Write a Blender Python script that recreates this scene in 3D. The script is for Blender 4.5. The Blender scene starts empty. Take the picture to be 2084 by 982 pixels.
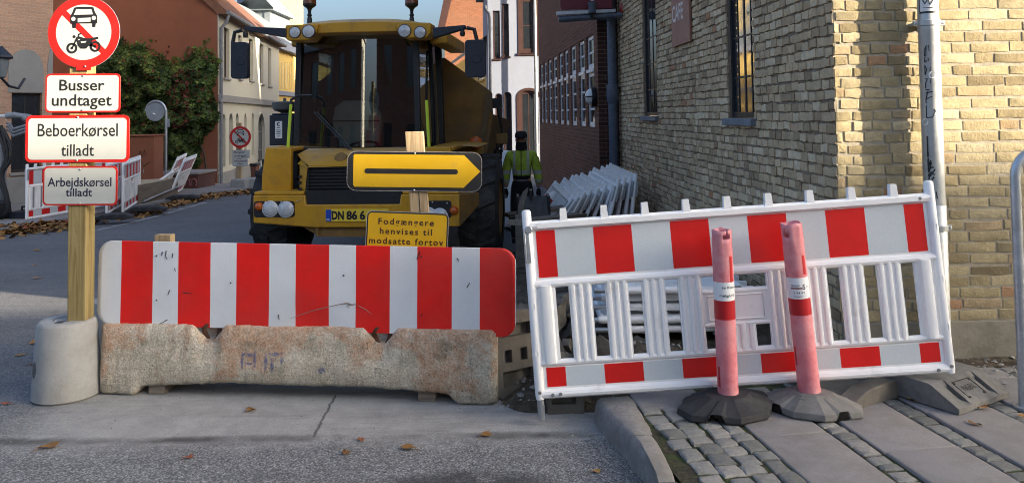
import bpy, bmesh, math, random
from mathutils import Vector, Matrix, noise
R = math.radians
random.seed(7)
sc = bpy.context.scene
col = sc.collection

# ------------------------------------------------------------------ camera
FPX, CX, CY = 1600.0, 1042.0, 168.0
EYE = Vector((0, 0, 1.6))
PITCH, ROLL = R(2.3), R(0.8)
_F = Vector((0, math.cos(PITCH), math.sin(PITCH)))
_U = Vector((0, -math.sin(PITCH), math.cos(PITCH)))
_R = Vector((1, 0, 0))
CR = math.cos(ROLL)*_R - math.sin(ROLL)*_U
CU = math.cos(ROLL)*_U + math.sin(ROLL)*_R
cam_d = bpy.data.cameras.new('camera')
cam = bpy.data.objects.new('camera', cam_d)
col.objects.link(cam)
cm = Matrix((CR, CU, -_F)).transposed().to_4x4()
cm.translation = EYE
cam.matrix_world = cm
cam_d.sensor_width = 36.0
cam_d.lens = 36.0*FPX/2084.0
cam_d.shift_y = -(491.0-CY)/2084.0
cam_d.clip_start = 0.05
cam_d.clip_end = 2000
sc.camera = cam

# ------------------------------------------------------------------ sky, sun, exposure
SUN_EL = R(14.0)
TO_SUN = Vector((0.92*math.cos(SUN_EL), -0.392*math.cos(SUN_EL), math.sin(SUN_EL))).normalized()
world = bpy.data.worlds.new('World')
sc.world = world
world.use_nodes = True
wn = world.node_tree
bg = wn.nodes['Background']
sky = wn.nodes.new('ShaderNodeTexSky')
sky.sky_type = 'NISHITA'
sky.sun_disc = False
sky.sun_elevation = SUN_EL
sky.sun_rotation = math.atan2(TO_SUN.x, TO_SUN.y)
sky.air_density = 0.8
sky.dust_density = 8.0
sky.ozone_density = 2.6
tint = wn.nodes.new('ShaderNodeMix'); tint.data_type = 'RGBA'; tint.blend_type = 'MULTIPLY'
tint.inputs[0].default_value = 1.0; tint.inputs[7].default_value = (1.02, 1.0, .95, 1)
wn.links.new(sky.outputs['Color'], tint.inputs[6])
wn.links.new(tint.outputs[2], bg.inputs['Color'])
bg.inputs['Strength'].default_value = 0.15
sun_d = bpy.data.lights.new('sun', 'SUN')
sun_d.energy = 4.6
sun_d.angle = R(0.5)
sun_d.color = (1.0, 0.86, 0.66)
sun = bpy.data.objects.new('sun', sun_d)
col.objects.link(sun)
sun.rotation_mode = 'QUATERNION'
sun.rotation_quaternion = TO_SUN.to_track_quat('Z', 'Y')
vs = sc.view_settings
vs.view_transform = 'Standard'
vs.look = 'None'
vs.gamma = 1.0
vs.use_curve_mapping = False
vs.exposure = 1.92
sc.render.engine = 'CYCLES'
sc.cycles.use_denoising = True
sc.cycles.max_bounces = 7
sc.cycles.filter_width = 1.0
sc.cycles.transparent_max_bounces = 12
sc.cycles.caustics_reflective = False
sc.cycles.caustics_refractive = False

# ------------------------------------------------------------------ projection helpers
def ray(px, py):
    return _F + CR*((px-CX)/FPX) - CU*((py-CY)/FPX)
def P(px, py, Y):
    d = ray(px, py); return EYE + d*(Y/d.y)
def hit(M, px, py, ly=0.0):
    """local coordinates of the point a photo pixel shows on plane local y=ly of frame M"""
    Mi = M.inverted()
    o = Mi @ EYE; d = (Mi.to_3x3() @ ray(px, py))
    return o + d*((ly-o.y)/d.y)
def gz(x, y):
    z = 0.0
    if y > 5: z = -0.02*(min(y, 45)-5)
    # excavated pit where the worker stands
    if 10.5 < y < 17 and -0.6 < x < 1.15:
        k = min(1, (y-10.5)/.8, (17-y)/.8, (x+.6)/.5, (1.15-x)/.3)
        z -= 0.42*max(0, k)
    return z
def G(px, py, dz=0.0):
    d = ray(px, py); t = 4.0/d.y
    for _ in range(60):
        p = EYE + d*t
        t = (gz(p.x, p.y)+dz-EYE.z)/d.z if d.z < 0 else t
    return EYE + d*t
def frame(p, d):
    d = Vector((d[0], d[1], 0)).normalized()
    y = Vector((-d.y, d.x, 0))
    M = Matrix((d, y, Vector((0, 0, 1)))).transposed().to_4x4()
    M.translation = Vector(p)
    return M
def T(x, y, z): return Matrix.Translation((x, y, z))
def RX(a): return Matrix.Rotation(R(a), 4, 'X')
def RY(a): return Matrix.Rotation(R(a), 4, 'Y')
def RZ(a): return Matrix.Rotation(R(a), 4, 'Z')

# ------------------------------------------------------------------ mesh builder
class MB:
    def __init__(s): s.v = []; s.f = []; s.m = []; s.c = []; s.col = 0.5
    def add(s, vs, fs, m=0, M=None):
        b = len(s.v)
        for p in vs:
            p = Vector(p)
            s.v.append(M @ p if M is not None else p)
        for f in fs:
            s.f.append(tuple(b+i for i in f)); s.m.append(m); s.c.append(s.col)
        return s
    def box(s, x0, x1, y0, y1, z0, z1, m=0, M=None):
        vs = [(x0,y0,z0),(x1,y0,z0),(x1,y1,z0),(x0,y1,z0),(x0,y0,z1),(x1,y0,z1),(x1,y1,z1),(x0,y1,z1)]
        return s.add(vs, [(0,3,2,1),(4,5,6,7),(0,1,5,4),(1,2,6,5),(2,3,7,6),(3,0,4,7)], m, M)
    def prism(s, poly, y0, y1, m=0, M=None, mside=None):
        """poly in (x,z), extruded along y"""
        n = len(poly)
        vs = [(p[0], y0, p[1]) for p in poly] + [(p[0], y1, p[1]) for p in poly]
        s.add(vs, [tuple(range(n)), tuple(range(2*n-1, n-1, -1))], m, M)
        b = len(s.v)-2*n
        for i in range(n):
            j = (i+1) % n
            s.f.append((b+i, b+n+i, b+n+j, b+j)); s.m.append(m if mside is None else mside); s.c.append(s.col)
        return s
    def plate(s, poly, z0, z1, m=0, M=None):
        """poly in (x,y), extruded along z"""
        n = len(poly)
        vs = [(p[0], p[1], z0) for p in poly] + [(p[0], p[1], z1) for p in poly]
        fs = [tuple(range(n-1, -1, -1)), tuple(range(n, 2*n))]
        fs += [(i, (i+1) % n, n+(i+1) % n, n+i) for i in range(n)]
        return s.add(vs, fs, m, M)
    def poly(s, pts, m=0, M=None): return s.add(pts, [tuple(range(len(pts)))], m, M)
    def tube(s, pts, r, n=8, m=0, M=None, caps=True, flat=1.0):
        pts = [Vector(p) for p in pts]; k = len(pts)
        rs = r if isinstance(r, (list, tuple)) else [r]*k
        vs = []; ref = None
        for i, p in enumerate(pts):
            t = (pts[min(i+1, k-1)] - pts[max(i-1, 0)]).normalized()
            if ref is None:
                ref = Vector((0, 0, 1)) if abs(t.z) < .9 else Vector((0, 1, 0))
            a = t.cross(ref).normalized(); b = a.cross(t).normalized(); ref = b
            for j in range(n):
                w = 2*math.pi*j/n
                vs.append(p + a*math.cos(w)*rs[i] + b*math.sin(w)*rs[i]*flat)
        fs = []
        for i in range(k-1):
            for j in range(n):
                j2 = (j+1) % n
                fs.append((i*n+j, i*n+j2, (i+1)*n+j2, (i+1)*n+j))
        if caps:
            fs.append(tuple(range(n-1, -1, -1))); fs.append(tuple((k-1)*n+j for j in range(n)))
        return s.add(vs, fs, m, M)
    def lathe(s, prof, n=24, m=0, M=None, axis='z', caps=True):
        vs = []
        for (r, z) in prof:
            for j in range(n):
                w = 2*math.pi*j/n
                p = (r*math.cos(w), r*math.sin(w), z)
                if axis == 'y': p = (r*math.cos(w), z, r*math.sin(w))
                if axis == 'x': p = (z, r*math.cos(w), r*math.sin(w))
                vs.append(p)
        k = len(prof); fs = []
        for i in range(k-1):
            for j in range(n):
                j2 = (j+1) % n
                fs.append((i*n+j, i*n+j2, (i+1)*n+j2, (i+1)*n+j))
        if caps:
            fs.append(tuple(range(n-1, -1, -1))); fs.append(tuple((k-1)*n+j for j in range(n)))
        return s.add(vs, fs, m, M)
    def ball(s, c, r, n=12, m=0, M=None):
        rx, ry, rz = r if isinstance(r, (tuple, list)) else (r, r, r)
        prof = [(max(1e-4, math.sin(math.pi*i/8)), -math.cos(math.pi*i/8)) for i in range(9)]
        L = T(*c) @ Matrix.Diagonal((rx, ry, rz, 1))
        return s.lathe(prof, n, m, (M @ L) if M is not None else L)
    def ring(s, cx, cz, r0, r1, y0, y1, n=48, m=0, a0=0, a1=360, M=None):
        full = abs(a1-a0) >= 360
        for i in range(n):
            w0 = R(a0+(a1-a0)*i/n); w1 = R(a0+(a1-a0)*(i+1)/n)
            q = [(cx+r0*math.cos(w0), cz+r0*math.sin(w0)), (cx+r1*math.cos(w0), cz+r1*math.sin(w0)),
                 (cx+r1*math.cos(w1), cz+r1*math.sin(w1)), (cx+r0*math.cos(w1), cz+r0*math.sin(w1))]
            vs = [(a, y0, b) for a, b in q] + [(a, y1, b) for a, b in q]
            fs = [(0,1,2,3), (7,6,5,4), (1,5,6,2), (3,7,4,0)]
            s.add(vs, fs, m, M)
        return s
    def build(s, name, mats, parent=None, M=None, bevel=0, seg=2, smooth=True, ang=35, attr=False, merge=True, sub=0):
        me = bpy.data.meshes.new(name)
        me.from_pydata([tuple(p) for p in s.v], [], s.f)
        mats = mats if isinstance(mats, (list, tuple)) else [mats]
        for mm in mats: me.materials.append(mm)
        me.polygons.foreach_set('material_index', s.m)
        if attr:
            ca = me.color_attributes.new('tone', 'FLOAT_COLOR', 'CORNER')
            for p, c in zip(me.polygons, s.c):
                for li in p.loop_indices: ca.data[li].color = (c, c, c, 1) if not isinstance(c, tuple) else (c[0], c[1], c[2] if len(c) > 2 else 0, 1)
        bm = bmesh.new(); bm.from_mesh(me)
        if merge: bmesh.ops.remove_doubles(bm, verts=bm.verts, dist=1e-5)
        bmesh.ops.recalc_face_normals(bm, faces=bm.faces)
        bm.to_mesh(me); bm.free()
        if smooth:
            me.polygons.foreach_set('use_smooth', [True]*len(me.polygons))
            me.set_sharp_from_angle(angle=R(ang))
        o = bpy.data.objects.new(name, me)
        col.objects.link(o)
        if bevel:
            b = o.modifiers.new('bevel', 'BEVEL'); b.width = bevel; b.segments = seg
            b.limit_method = 'ANGLE'; b.angle_limit = R(40); b.harden_normals = False
        if sub:
            d = o.modifiers.new('subdivision', 'SUBSURF'); d.levels = sub; d.render_levels = sub
        if parent: o.parent = parent
        if M is not None: o.matrix_basis = M
        return o

def tag(o, label=None, cat=None, group=None, kind=None):
    if label: o['label'] = label
    if cat: o['category'] = cat
    if group: o['group'] = group
    if kind: o['kind'] = kind
    return o
def thing(name, label, cat, M=None, group=None):
    o = bpy.data.objects.new(name, None); col.objects.link(o)
    o.empty_display_size = .2
    if M is not None: o.matrix_world = M
    return tag(o, label, cat, group)
def dup(root, M, label=None, group=None):
    r = root.copy(); col.objects.link(r); r.matrix_world = M
    if label: r['label'] = label
    if group: r['group'] = group
    for ch in list(root.children):
        c = ch.copy(); col.objects.link(c); c.parent = r; c.matrix_basis = ch.matrix_basis.copy()
        for g in list(ch.children):
            d = g.copy(); col.objects.link(d); d.parent = c; d.matrix_basis = g.matrix_basis.copy()
    return r

# ------------------------------------------------------------------ lettering
_capcache = {}
def text_mesh(body, cap, width=None, offset=0.0, spacing=1.0, extrude=.0006):
    """mesh vertices of a line of text: baseline at z=0, centred on x=0, facing -y"""
    cu = bpy.data.curves.new('txt', 'FONT'); cu.body = body; cu.size = 1.0
    cu.offset = offset; cu.space_character = spacing; cu.resolution_u = 3
    ob = bpy.data.objects.new('txt', cu); col.objects.link(ob)
    me = bpy.data.meshes.new_from_object(ob)
    vs = [Vector(v.co) for v in me.vertices]; fs = [tuple(p.vertices) for p in me.polygons]
    bpy.data.objects.remove(ob); bpy.data.curves.remove(cu); bpy.data.meshes.remove(me)
    x0 = min(v.x for v in vs); x1 = max(v.x for v in vs)
    k = cap/0.727
    kx = width/(x1-x0) if width else k
    return [((v.x-(x0+x1)/2)*kx, 0.0, v.y*k) for v in vs], fs
def lettering(parent, lines, mat, y, name='lettering', M=None):
    """lines: (text, xc, zbase, cap, width, offset)"""
    mb = MB()
    for ln in lines:
        t, xc, zb, cap, w = ln[:5]
        off = ln[5] if len(ln) > 5 else .012
        rot = ln[6] if len(ln) > 6 else 0
        vs, fs = text_mesh(t, cap, w, off, ln[7] if len(ln) > 7 else 1.0)
        mb.add(vs, fs, 0, T(xc, y, zb) @ RY(rot))
    return mb.build(name, mat, parent, M=M, smooth=False, merge=False)
# ------------------------------------------------------------------ materials
class N:
    def __init__(s, name):
        s.mat = bpy.data.materials.new(name); s.mat.use_nodes = True
        s.t = s.mat.node_tree; s.b = s.t.nodes['Principled BSDF']; s.out = s.t.nodes['Material Output']
        s._co = None
    def n(s, typ, **kw):
        x = s.t.nodes.new(typ)
        for k, v in kw.items(): setattr(x, k, v)
        return x
    def l(s, a, b): s.t.links.new(a, b)
    def co(s):
        if s._co is None: s._co = s.n('ShaderNodeTexCoord').outputs['Object']
        return s._co
    def setin(s, sock, v):
        if isinstance(v, bpy.types.NodeSocket): s.l(v, sock)
        elif isinstance(v, (tuple, list)): sock.default_value = (*v, 1)[:4] if sock.type == 'RGBA' else v
        else: sock.default_value = v
    def mapv(s, scale=(1,1,1), loc=(0,0,0), rot=(0,0,0), src=None):
        m = s.n('ShaderNodeMapping'); s.l(src or s.co(), m.inputs[0])
        m.inputs['Scale'].default_value = scale; m.inputs['Location'].default_value = loc; m.inputs['Rotation'].default_value = rot
        return m.outputs[0]
    def noise(s, scale=5, detail=4, rough=.6, vec=None, dist=0):
        x = s.n('ShaderNodeTexNoise'); s.l(vec or s.co(), x.inputs['Vector'])
        x.inputs['Scale'].default_value = scale; x.inputs['Detail'].default_value = detail
        x.inputs['Roughness'].default_value = rough; x.inputs['Distortion'].default_value = dist
        return x.outputs['Fac']
    def voro(s, scale=5, feature='F1', out='Distance', vec=None, rand=1.0):
        x = s.n('ShaderNodeTexVoronoi', feature=feature); s.l(vec or s.co(), x.inputs['Vector'])
        x.inputs['Scale'].default_value = scale; x.inputs['Randomness'].default_value = rand
        return x.outputs[out]
    def ramp(s, fac, stops, interp='LINEAR'):
        x = s.n('ShaderNodeValToRGB'); x.color_ramp.interpolation = interp
        e = x.color_ramp.elements
        while len(e) < len(stops): e.new(.5)
        for i, (p, c) in enumerate(stops):
            e[i].position = p
            if isinstance(c, (int, float)): c = (c, c, c)
            e[i].color = (*c, 1)[:4]
        s.l(fac, x.inputs[0]); return x.outputs['Color']
    def math(s, op, a, b=0.0, c=0.0, clamp=False):
        x = s.n('ShaderNodeMath', operation=op); x.use_clamp = clamp
        for i, v in enumerate((a, b, c)):
            if isinstance(v, bpy.types.NodeSocket): s.l(v, x.inputs[i])
            else: x.inputs[i].default_value = v
        return x.outputs[0]
    def mix(s, fac, a, b, blend='MIX'):
        x = s.n('ShaderNodeMix', data_type='RGBA', blend_type=blend)
        s.setin(x.inputs[0], fac); s.setin(x.inputs[6], a); s.setin(x.inputs[7], b)
        return x.outputs[2]
    def bump(s, h, strength=.5, dist=.01, nrm=None):
        x = s.n('ShaderNodeBump'); x.inputs['Strength'].default_value = strength; x.inputs['Distance'].default_value = dist
        s.l(h, x.inputs['Height'])
        if nrm: s.l(nrm, x.inputs['Normal'])
        s.l(x.outputs[0], s.b.inputs['Normal']); return x.outputs[0]
    def xyz(s, vec=None):
        x = s.n('ShaderNodeSeparateXYZ'); s.l(vec or s.co(), x.inputs[0]); return x.outputs
    def fin(s, color=None, rough=.6, metal=0, spec=None):
        if color is not None: s.setin(s.b.inputs['Base Color'], color)
        s.setin(s.b.inputs['Roughness'], rough); s.setin(s.b.inputs['Metallic'], metal)
        if spec is not None: s.b.inputs['Specular IOR Level'].default_value = spec
        return s.mat

def simple(name, c, rough=.6, metal=0, var=.15, scale=6, bump=0, bscale=60, dirt=None, dscale=3, dlo=.5, dhi=.75, spec=None):
    m = N(name)
    k = m.noise(scale, 5, .65)
    lo = tuple(x*(1-var) for x in c); hi = tuple(min(1, x*(1+var)) for x in c)
    colr = m.ramp(k, [(.3, lo), (.7, hi)])
    if dirt:
        d = m.ramp(m.noise(dscale, 8, .7), [(dlo, 0), (dhi, 1)])
        colr = m.mix(d, colr, dirt)
    if bump: m.bump(m.noise(bscale, 4, .6), bump, .004)
    rr = m.ramp(m.noise(scale*2.3, 4), [(.3, max(0, rough-.1)), (.7, min(1, rough+.12))])
    return m.fin(colr, rr, metal, spec)

def stripes(name, x0, period, redw, red=(.80,.013,.009), white=(.72,.74,.76), half=False, wear=1.0):
    m = N(name)
    x = m.xyz()[0]
    t = m.math('FLOORED_MODULO', m.math('SUBTRACT', x, x0), period)
    f = m.math('LESS_THAN', t, redw)
    cell = m.mix(m.ramp(m.noise(3, 3), [(.35, 0), (.65, 1)]), red, tuple(v*.82 for v in red))
    wcol = m.mix(m.ramp(m.noise(2.2, 5), [(.35, 0), (.7, 1)]), white, (white[0]*.9, white[1]*.9, white[2]*.9))
    c = m.mix(f, wcol, cell)
    # scratches and scuffs
    v = m.mapv((3, 1, 26), rot=(0, .5, 0))
    s1 = m.ramp(m.noise(2.5, 6, .75, v, .6), [(.70, 0), (.75, 1)])
    c = m.mix(m.math('MULTIPLY', s1, .45*wear, clamp=True), c, (.36, .28, .24))
    s2 = m.ramp(m.noise(9, 8, .8, None, 1.5), [(.70, 0), (.74, 1)])
    c = m.mix(m.math('MULTIPLY', s2, .8*wear, clamp=True), c, (.16, .13, .11))
    c = m.mix(1.0, c, m.ramp(m.noise(160, 2, .5), [(.3, .95), (.7, 1.04)]), 'MULTIPLY')
    gr = m.ramp(m.noise(1.4, 6, .7), [(.45, 0), (.8, 1)])
    c = m.mix(m.math('MULTIPLY', gr, .10*wear), c, (.30, .25, .21))
    m.bump(m.noise(1.6, 2), .25, .03)
    return m.fin(c, .42, 0, .4)

def bricktex(name, c1, c2, mortar, bw=.24, rh=.0667, off=.5, bump=.5, stain=.3, plaster=None):
    m = N(name)
    s = m.xyz()
    cx = m.n('ShaderNodeCombineXYZ'); m.l(s[0], cx.inputs[0]); m.l(s[2], cx.inputs[1])
    w = m.n('ShaderNodeTexNoise'); m.l(cx.outputs[0], w.inputs['Vector']); w.inputs['Scale'].default_value = 14; w.inputs['Detail'].default_value = 3
    va = m.n('ShaderNodeVectorMath', operation='MULTIPLY_ADD')
    m.l(w.outputs['Color'], va.inputs[0]); va.inputs[1].default_value = (.016, .012, 0); m.l(cx.outputs[0], va.inputs[2])
    b = m.n('ShaderNodeTexBrick'); m.l(va.outputs[0], b.inputs['Vector'])
    b.offset = off; b.inputs['Scale'].default_value = 1
    b.inputs['Brick Width'].default_value = bw; b.inputs['Row Height'].default_value = rh
    b.inputs['Mortar Size'].default_value = .0065; b.inputs['Mortar Smooth'].default_value = .25
    b.inputs['Bias'].default_value = -.1
    m.setin(b.inputs['Color1'], c1); m.setin(b.inputs['Color2'], c2); m.setin(b.inputs['Mortar'], mortar)
    n2 = m.ramp(m.noise(1.3, 6, .7, cx.outputs[0]), [(.3, 0), (.75, 1)])
    c = m.mix(m.math('MULTIPLY', n2, stain), b.outputs['Color'], tuple(v*.45 for v in c1))
    n3 = m.ramp(m.noise(30, 4, .7, cx.outputs[0]), [(.3, .75), (.7, 1.2)])
    c = m.mix(1.0, c, n3, 'MULTIPLY')
    h = m.math('ADD', m.math('MULTIPLY', b.outputs['Fac'], -1), m.math('MULTIPLY', m.noise(40, 4, .6, cx.outputs[0]), .5))
    m.bump(h, bump, .01)
    return m.fin(c, .9, 0, .2)

def brickgeo(name, lo, mid, hi, odd, stain=(.12,.10,.07), st=.35):
    m = N(name)
    a = m.n('ShaderNodeAttribute', attribute_name='tone')
    sp = m.n('ShaderNodeSeparateColor'); m.l(a.outputs['Color'], sp.inputs[0])
    t = sp.outputs[0]; u = sp.outputs[1]
    c = m.ramp(t, [(0, lo), (.5, mid), (1, hi)])
    c = m.mix(u, c, odd)
    n1 = m.ramp(m.noise(22, 6, .75), [(.25, .70), (.7, 1.18)])
    c = m.mix(1.0, c, n1, 'MULTIPLY')
    n2 = m.ramp(m.noise(1.1, 7, .75), [(.42, 0), (.75, 1)])
    c = m.mix(m.math('MULTIPLY', n2, st), c, stain)
    n3 = m.ramp(m.noise(9, 6, .8, None, .8), [(.60, 0), (.68, 1)])
    c = m.mix(m.math('MULTIPLY', n3, .35), c, (.40, .37, .31))
    m.bump(m.math('ADD', m.noise(70, 5, .7), m.math('MULTIPLY', m.noise(18, 3), 1.2)), .6, .006)
    return m.fin(c, .93, 0, .15)

def wood(name, c, dark, axis='z', ws=1.0):
    m = N(name)
    sc_ = {'z': (22, 22, .9), 'x': (.9, 22, 22), 'y': (22, .9, 22)}[axis]
    v = m.mapv(sc_)
    g = m.noise(2.2*ws, 5, .6, v, .9)
    cc = m.ramp(g, [(.32, dark), (.55, c), (.8, tuple(min(1, x*1.2) for x in c))])
    k = m.voro(5, 'F1', 'Distance', m.mapv((5, 5, 1.3)) if axis == 'z' else None)
    kn = m.ramp(k, [(.0, 1), (.10, 0)])
    cc = m.mix(m.math('MULTIPLY', kn, .6), cc, tuple(x*.35 for x in c))
    d = m.ramp(m.noise(6, 6, .7), [(.5, 0), (.8, 1)])
    cc = m.mix(m.math('MULTIPLY', d, .35), cc, tuple(x*.5 for x in dark))
    m.bump(g, .35, .004)
    return m.fin(cc, .8, 0, .25)

def mat_ground():
    m = N('asphalt')
    co = m.co()
    s = m.xyz()
    # aggregate
    ag = m.n('ShaderNodeTexVoronoi'); m.l(co, ag.inputs['Vector']); ag.inputs['Scale'].default_value = 150
    bw = m.n('ShaderNodeRGBToBW'); m.l(ag.outputs['Color'], bw.inputs[0])
    n = m.noise(240, 3, .6)
    k = m.math('ADD', m.math('MULTIPLY', bw.outputs[0], .75), m.math('MULTIPLY', n, .5))
    coarse = m.ramp(k, [(.2, (.040, .041, .043)), (.5, (.115, .115, .116)), (.75, (.21, .21, .205)), (.95, (.42, .41, .395))])
    fine = m.ramp(k, [(.25, (.060, .062, .068)), (.6, (.125, .127, .134)), (.95, (.26, .26, .26))])
    # the carriageway in front is coarser than the street behind
    dq = m.n('ShaderNodeMapRange'); dq.interpolation_type = 'SMOOTHSTEP'
    yj = m.math('ADD', s[1], m.math('MULTIPLY', m.math('SUBTRACT', m.noise(2.5, 5, .7), .5), .35))
    m.l(yj, dq.inputs[0]); dq.inputs[1].default_value = 3.85; dq.inputs[2].default_value = 4.45
    c = m.mix(dq.outputs[0], coarse, fine)
    big = m.ramp(m.noise(.7, 6, .7), [(.3, .82), (.7, 1.15)])
    c = m.mix(1.0, c, big, 'MULTIPLY')
    # smooth cement apron in front of the barrier
    xx = m.math('ADD', s[0], m.math('MULTIPLY', m.math('SUBTRACT', m.noise(1.7, 5, .7), .5), .9))
    yy = m.math('ADD', s[1], m.math('MULTIPLY', m.math('SUBTRACT', m.noise(3.2, 6, .75), .5), .42))
    def band(v, a, b, w):
        r1 = m.n('ShaderNodeMapRange'); r1.interpolation_type = 'SMOOTHSTEP'; m.l(v, r1.inputs[0]); r1.inputs[1].default_value = a-w; r1.inputs[2].default_value = a+w
        r2 = m.n('ShaderNodeMapRange'); r2.interpolation_type = 'SMOOTHSTEP'; m.l(v, r2.inputs[0]); r2.inputs[1].default_value = b-w; r2.inputs[2].default_value = b+w
        return m.math('MULTIPLY', r1.outputs[0], m.math('SUBTRACT', 1.0, r2.outputs[0]))
    ap = m.math('MULTIPLY', band(yy, 3.94, 4.85, .15), band(xx, -2.6, .75, .25))
    cem = m.ramp(m.noise(5, 8, .75), [(.3, (.27, .265, .25)), (.7, (.44, .43, .405))])
    gr = m.ramp(m.noise(130, 5, .75), [(.3, .70), (.7, 1.25)])
    cem = m.mix(1.0, cem, gr, 'MULTIPLY')
    c = m.mix(m.math('MULTIPLY', ap, .80), c, cem)
    # dark tar seam and stains along the apron's near edge
    y2 = m.math('ADD', s[1], m.math('MULTIPLY', m.math('SUBTRACT', m.noise(4, 5, .7), .5), .09))
    seam = m.math('MULTIPLY', band(y2, 3.96, 4.03, .028), m.ramp(m.noise(1.6, 4), [(.45, 0), (.62, 1)]))
    c = m.mix(m.math('MULTIPLY', seam, .8), c, (.035, .033, .03))
    # joint running away under the barrier
    x2 = m.math('ADD', m.math('ADD', s[0], m.math('MULTIPLY', s[1], .04)), m.math('MULTIPLY', m.math('SUBTRACT', m.noise(9, 4, .7), .5), .05))
    j = m.math('MULTIPLY', band(x2, -.865, -.853, .006), band(s[1], 4.0, 4.6, .03))
    c = m.mix(m.math('MULTIPLY', j, .85), c, (.03, .03, .03))
    oil = m.ramp(m.noise(1.1, 5, .75, m.mapv((1, 1, 1), (3.3, 1.7, 0))), [(.60, 0), (.75, 1)])
    c = m.mix(m.math('MULTIPLY', oil, .55), c, (.045, .045, .048))
    ea = m.math('POWER', m.math('DIVIDE', m.math('ADD', s[0], .20), .42), 2.0)
    eb = m.math('POWER', m.math('DIVIDE', m.math('SUBTRACT', s[1], 3.50), .13), 2.0)
    tar = m.math('MULTIPLY', m.math('SUBTRACT', 1.0, m.math('ADD', ea, eb), clamp=True), m.ramp(m.noise(5, 6, .75), [(.32, .2), (.55, 1.6)]), clamp=True)
    c = m.mix(m.math('MULTIPLY', tar, .75), c, (.030, .030, .032))
    ty = m.ramp(m.noise(1.6, 6, .8, m.mapv((.5, 5.5, 1), rot=(0, 0, .06))), [(.50, 0), (.68, 1)])
    c = m.mix(m.math('MULTIPLY', ty, .32), c, (.05, .05, .052))
    dust = m.ramp(m.noise(2.1, 7, .75), [(.52, 0), (.78, 1)])
    c = m.mix(m.math('MULTIPLY', dust, .22), c, (.24, .22, .19))
    hb = m.math('MULTIPLY', k, m.math('SUBTRACT', 1.0, m.math('MULTIPLY', ap, .85)))
    m.bump(hb, .55, .008)
    return m.fin(c, .88, 0, .3)

def mat_concrete_old():
    """weathered barrier concrete: lichen, orange paint remains and blue spray marks"""
    m = N('weathered_concrete')
    s = m.xyz()
    c = m.ramp(m.noise(7, 8, .75), [(.25, (.33, .285, .21)), (.5, (.60, .535, .42)), (.75, (.78, .72, .61))])
    n1 = m.noise(4.2, 7, .72, None, .4)
    n1b = m.noise(1.1, 2, .5, m.mapv((1, 1, .6), (4.4, 0, 2)))
    zf = m.math('MULTIPLY', m.math('SUBTRACT', s[2], .20), .35)
    o = m.ramp(m.math('ADD', m.math('ADD', m.math('MULTIPLY', n1, .6), m.math('MULTIPLY', n1b, .5)), zf), [(.53, 0), (.58, 1)])
    oc = m.ramp(m.noise(14, 5, .7), [(.3, (.46, .21, .10)), (.7, (.62, .36, .21))])
    c = m.mix(m.math('MULTIPLY', o, m.ramp(m.noise(20, 6, .8), [(.33, .15), (.56, .68)])), c, oc)
    li = m.ramp(m.noise(3.3, 7, .75, m.mapv((1, 1, 1), (1.2, 3, 5))), [(.56, 0), (.66, 1)])
    c = m.mix(m.math('MULTIPLY', li, .6), c, (.15, .14, .085))
    # blue spray marks
    def blob(x, z, rx, rz):
        a = m.math('POWER', m.math('DIVIDE', m.math('SUBTRACT', s[0], x), rx), 2.0)
        b = m.math('POWER', m.math('DIVIDE', m.math('SUBTRACT', s[2], z), rz), 2.0)
        return m.math('SUBTRACT', 1.0, m.math('ADD', a, b), clamp=True)
    bl = blob(1.36, .17, .030, .030)
    for q in ((.89, .215, .016, .075), (.925, .25, .055, .018), (.965, .225, .015, .07), (1.03, .215, .017, .075), (1.08, .255, .06, .016), (1.07, .20, .016, .06), (1.125, .235, .015, .05), (.93, .20, .04, .012)): bl = m.math('MAXIMUM', bl, blob(*q))
    bz = m.ramp(m.math('MULTIPLY', m.math('POWER', bl, .5), m.noise(26, 6, .8)), [(.33, 0), (.50, 1)])
    c = m.mix(m.math('MULTIPLY', bz, .85), c, (.10, .125, .27))
    pits = m.ramp(m.voro(60), [(.05, 0), (.28, 1)])
    c = m.mix(m.ramp(m.noise(6, 4), [(.45, 0), (.6, .8)]), c, m.mix(1.0, c, pits, 'MULTIPLY'))
    h = m.math('ADD', m.math('MULTIPLY', m.noise(30, 8, .8), 1.0), m.math('MULTIPLY', pits, .4))
    vs_ = m.ramp(m.noise(5, 6, .8, m.mapv((5, 1, .6))), [(.52, 0), (.72, .4)])
    c = m.mix(vs_, c, (.13, .115, .085))
    c = m.mix(1.0, c, m.ramp(m.noise(75, 4, .8), [(.3, .62), (.7, 1.3)]), 'MULTIPLY')
    m.bump(h, 1.0, .016)
    return m.fin(c, .95, 0, .1)

def mat_glass(name, tint=(.55, .6, .6), refl=1.0, rough=.02):
    m = N(name)
    t = m.t; t.nodes.remove(m.b)
    tr = m.n('ShaderNodeBsdfTransparent'); m.setin(tr.inputs[0], tint)
    gl = m.n('ShaderNodeBsdfGlossy'); gl.inputs['Roughness'].default_value = rough; m.setin(gl.inputs[0], (.9, .95, 1))
    fr = m.n('ShaderNodeFresnel'); fr.inputs[0].default_value = 1.5
    f2 = m.math('MULTIPLY', fr.outputs[0], refl, clamp=True)
    mx = m.n('ShaderNodeMixShader'); m.l(f2, mx.inputs[0]); m.l(tr.outputs[0], mx.inputs[1]); m.l(gl.outputs[0], mx.inputs[2])
    m.l(mx.outputs[0], m.out.inputs[0])
    return m.mat

def mat_leaf(name, cols):
    m = N(name)
    a = m.n('ShaderNodeAttribute', attribute_name='tone')
    c = m.ramp(a.outputs['Fac'], cols)
    return m.fin(c, .7, 0, .3)

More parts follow.
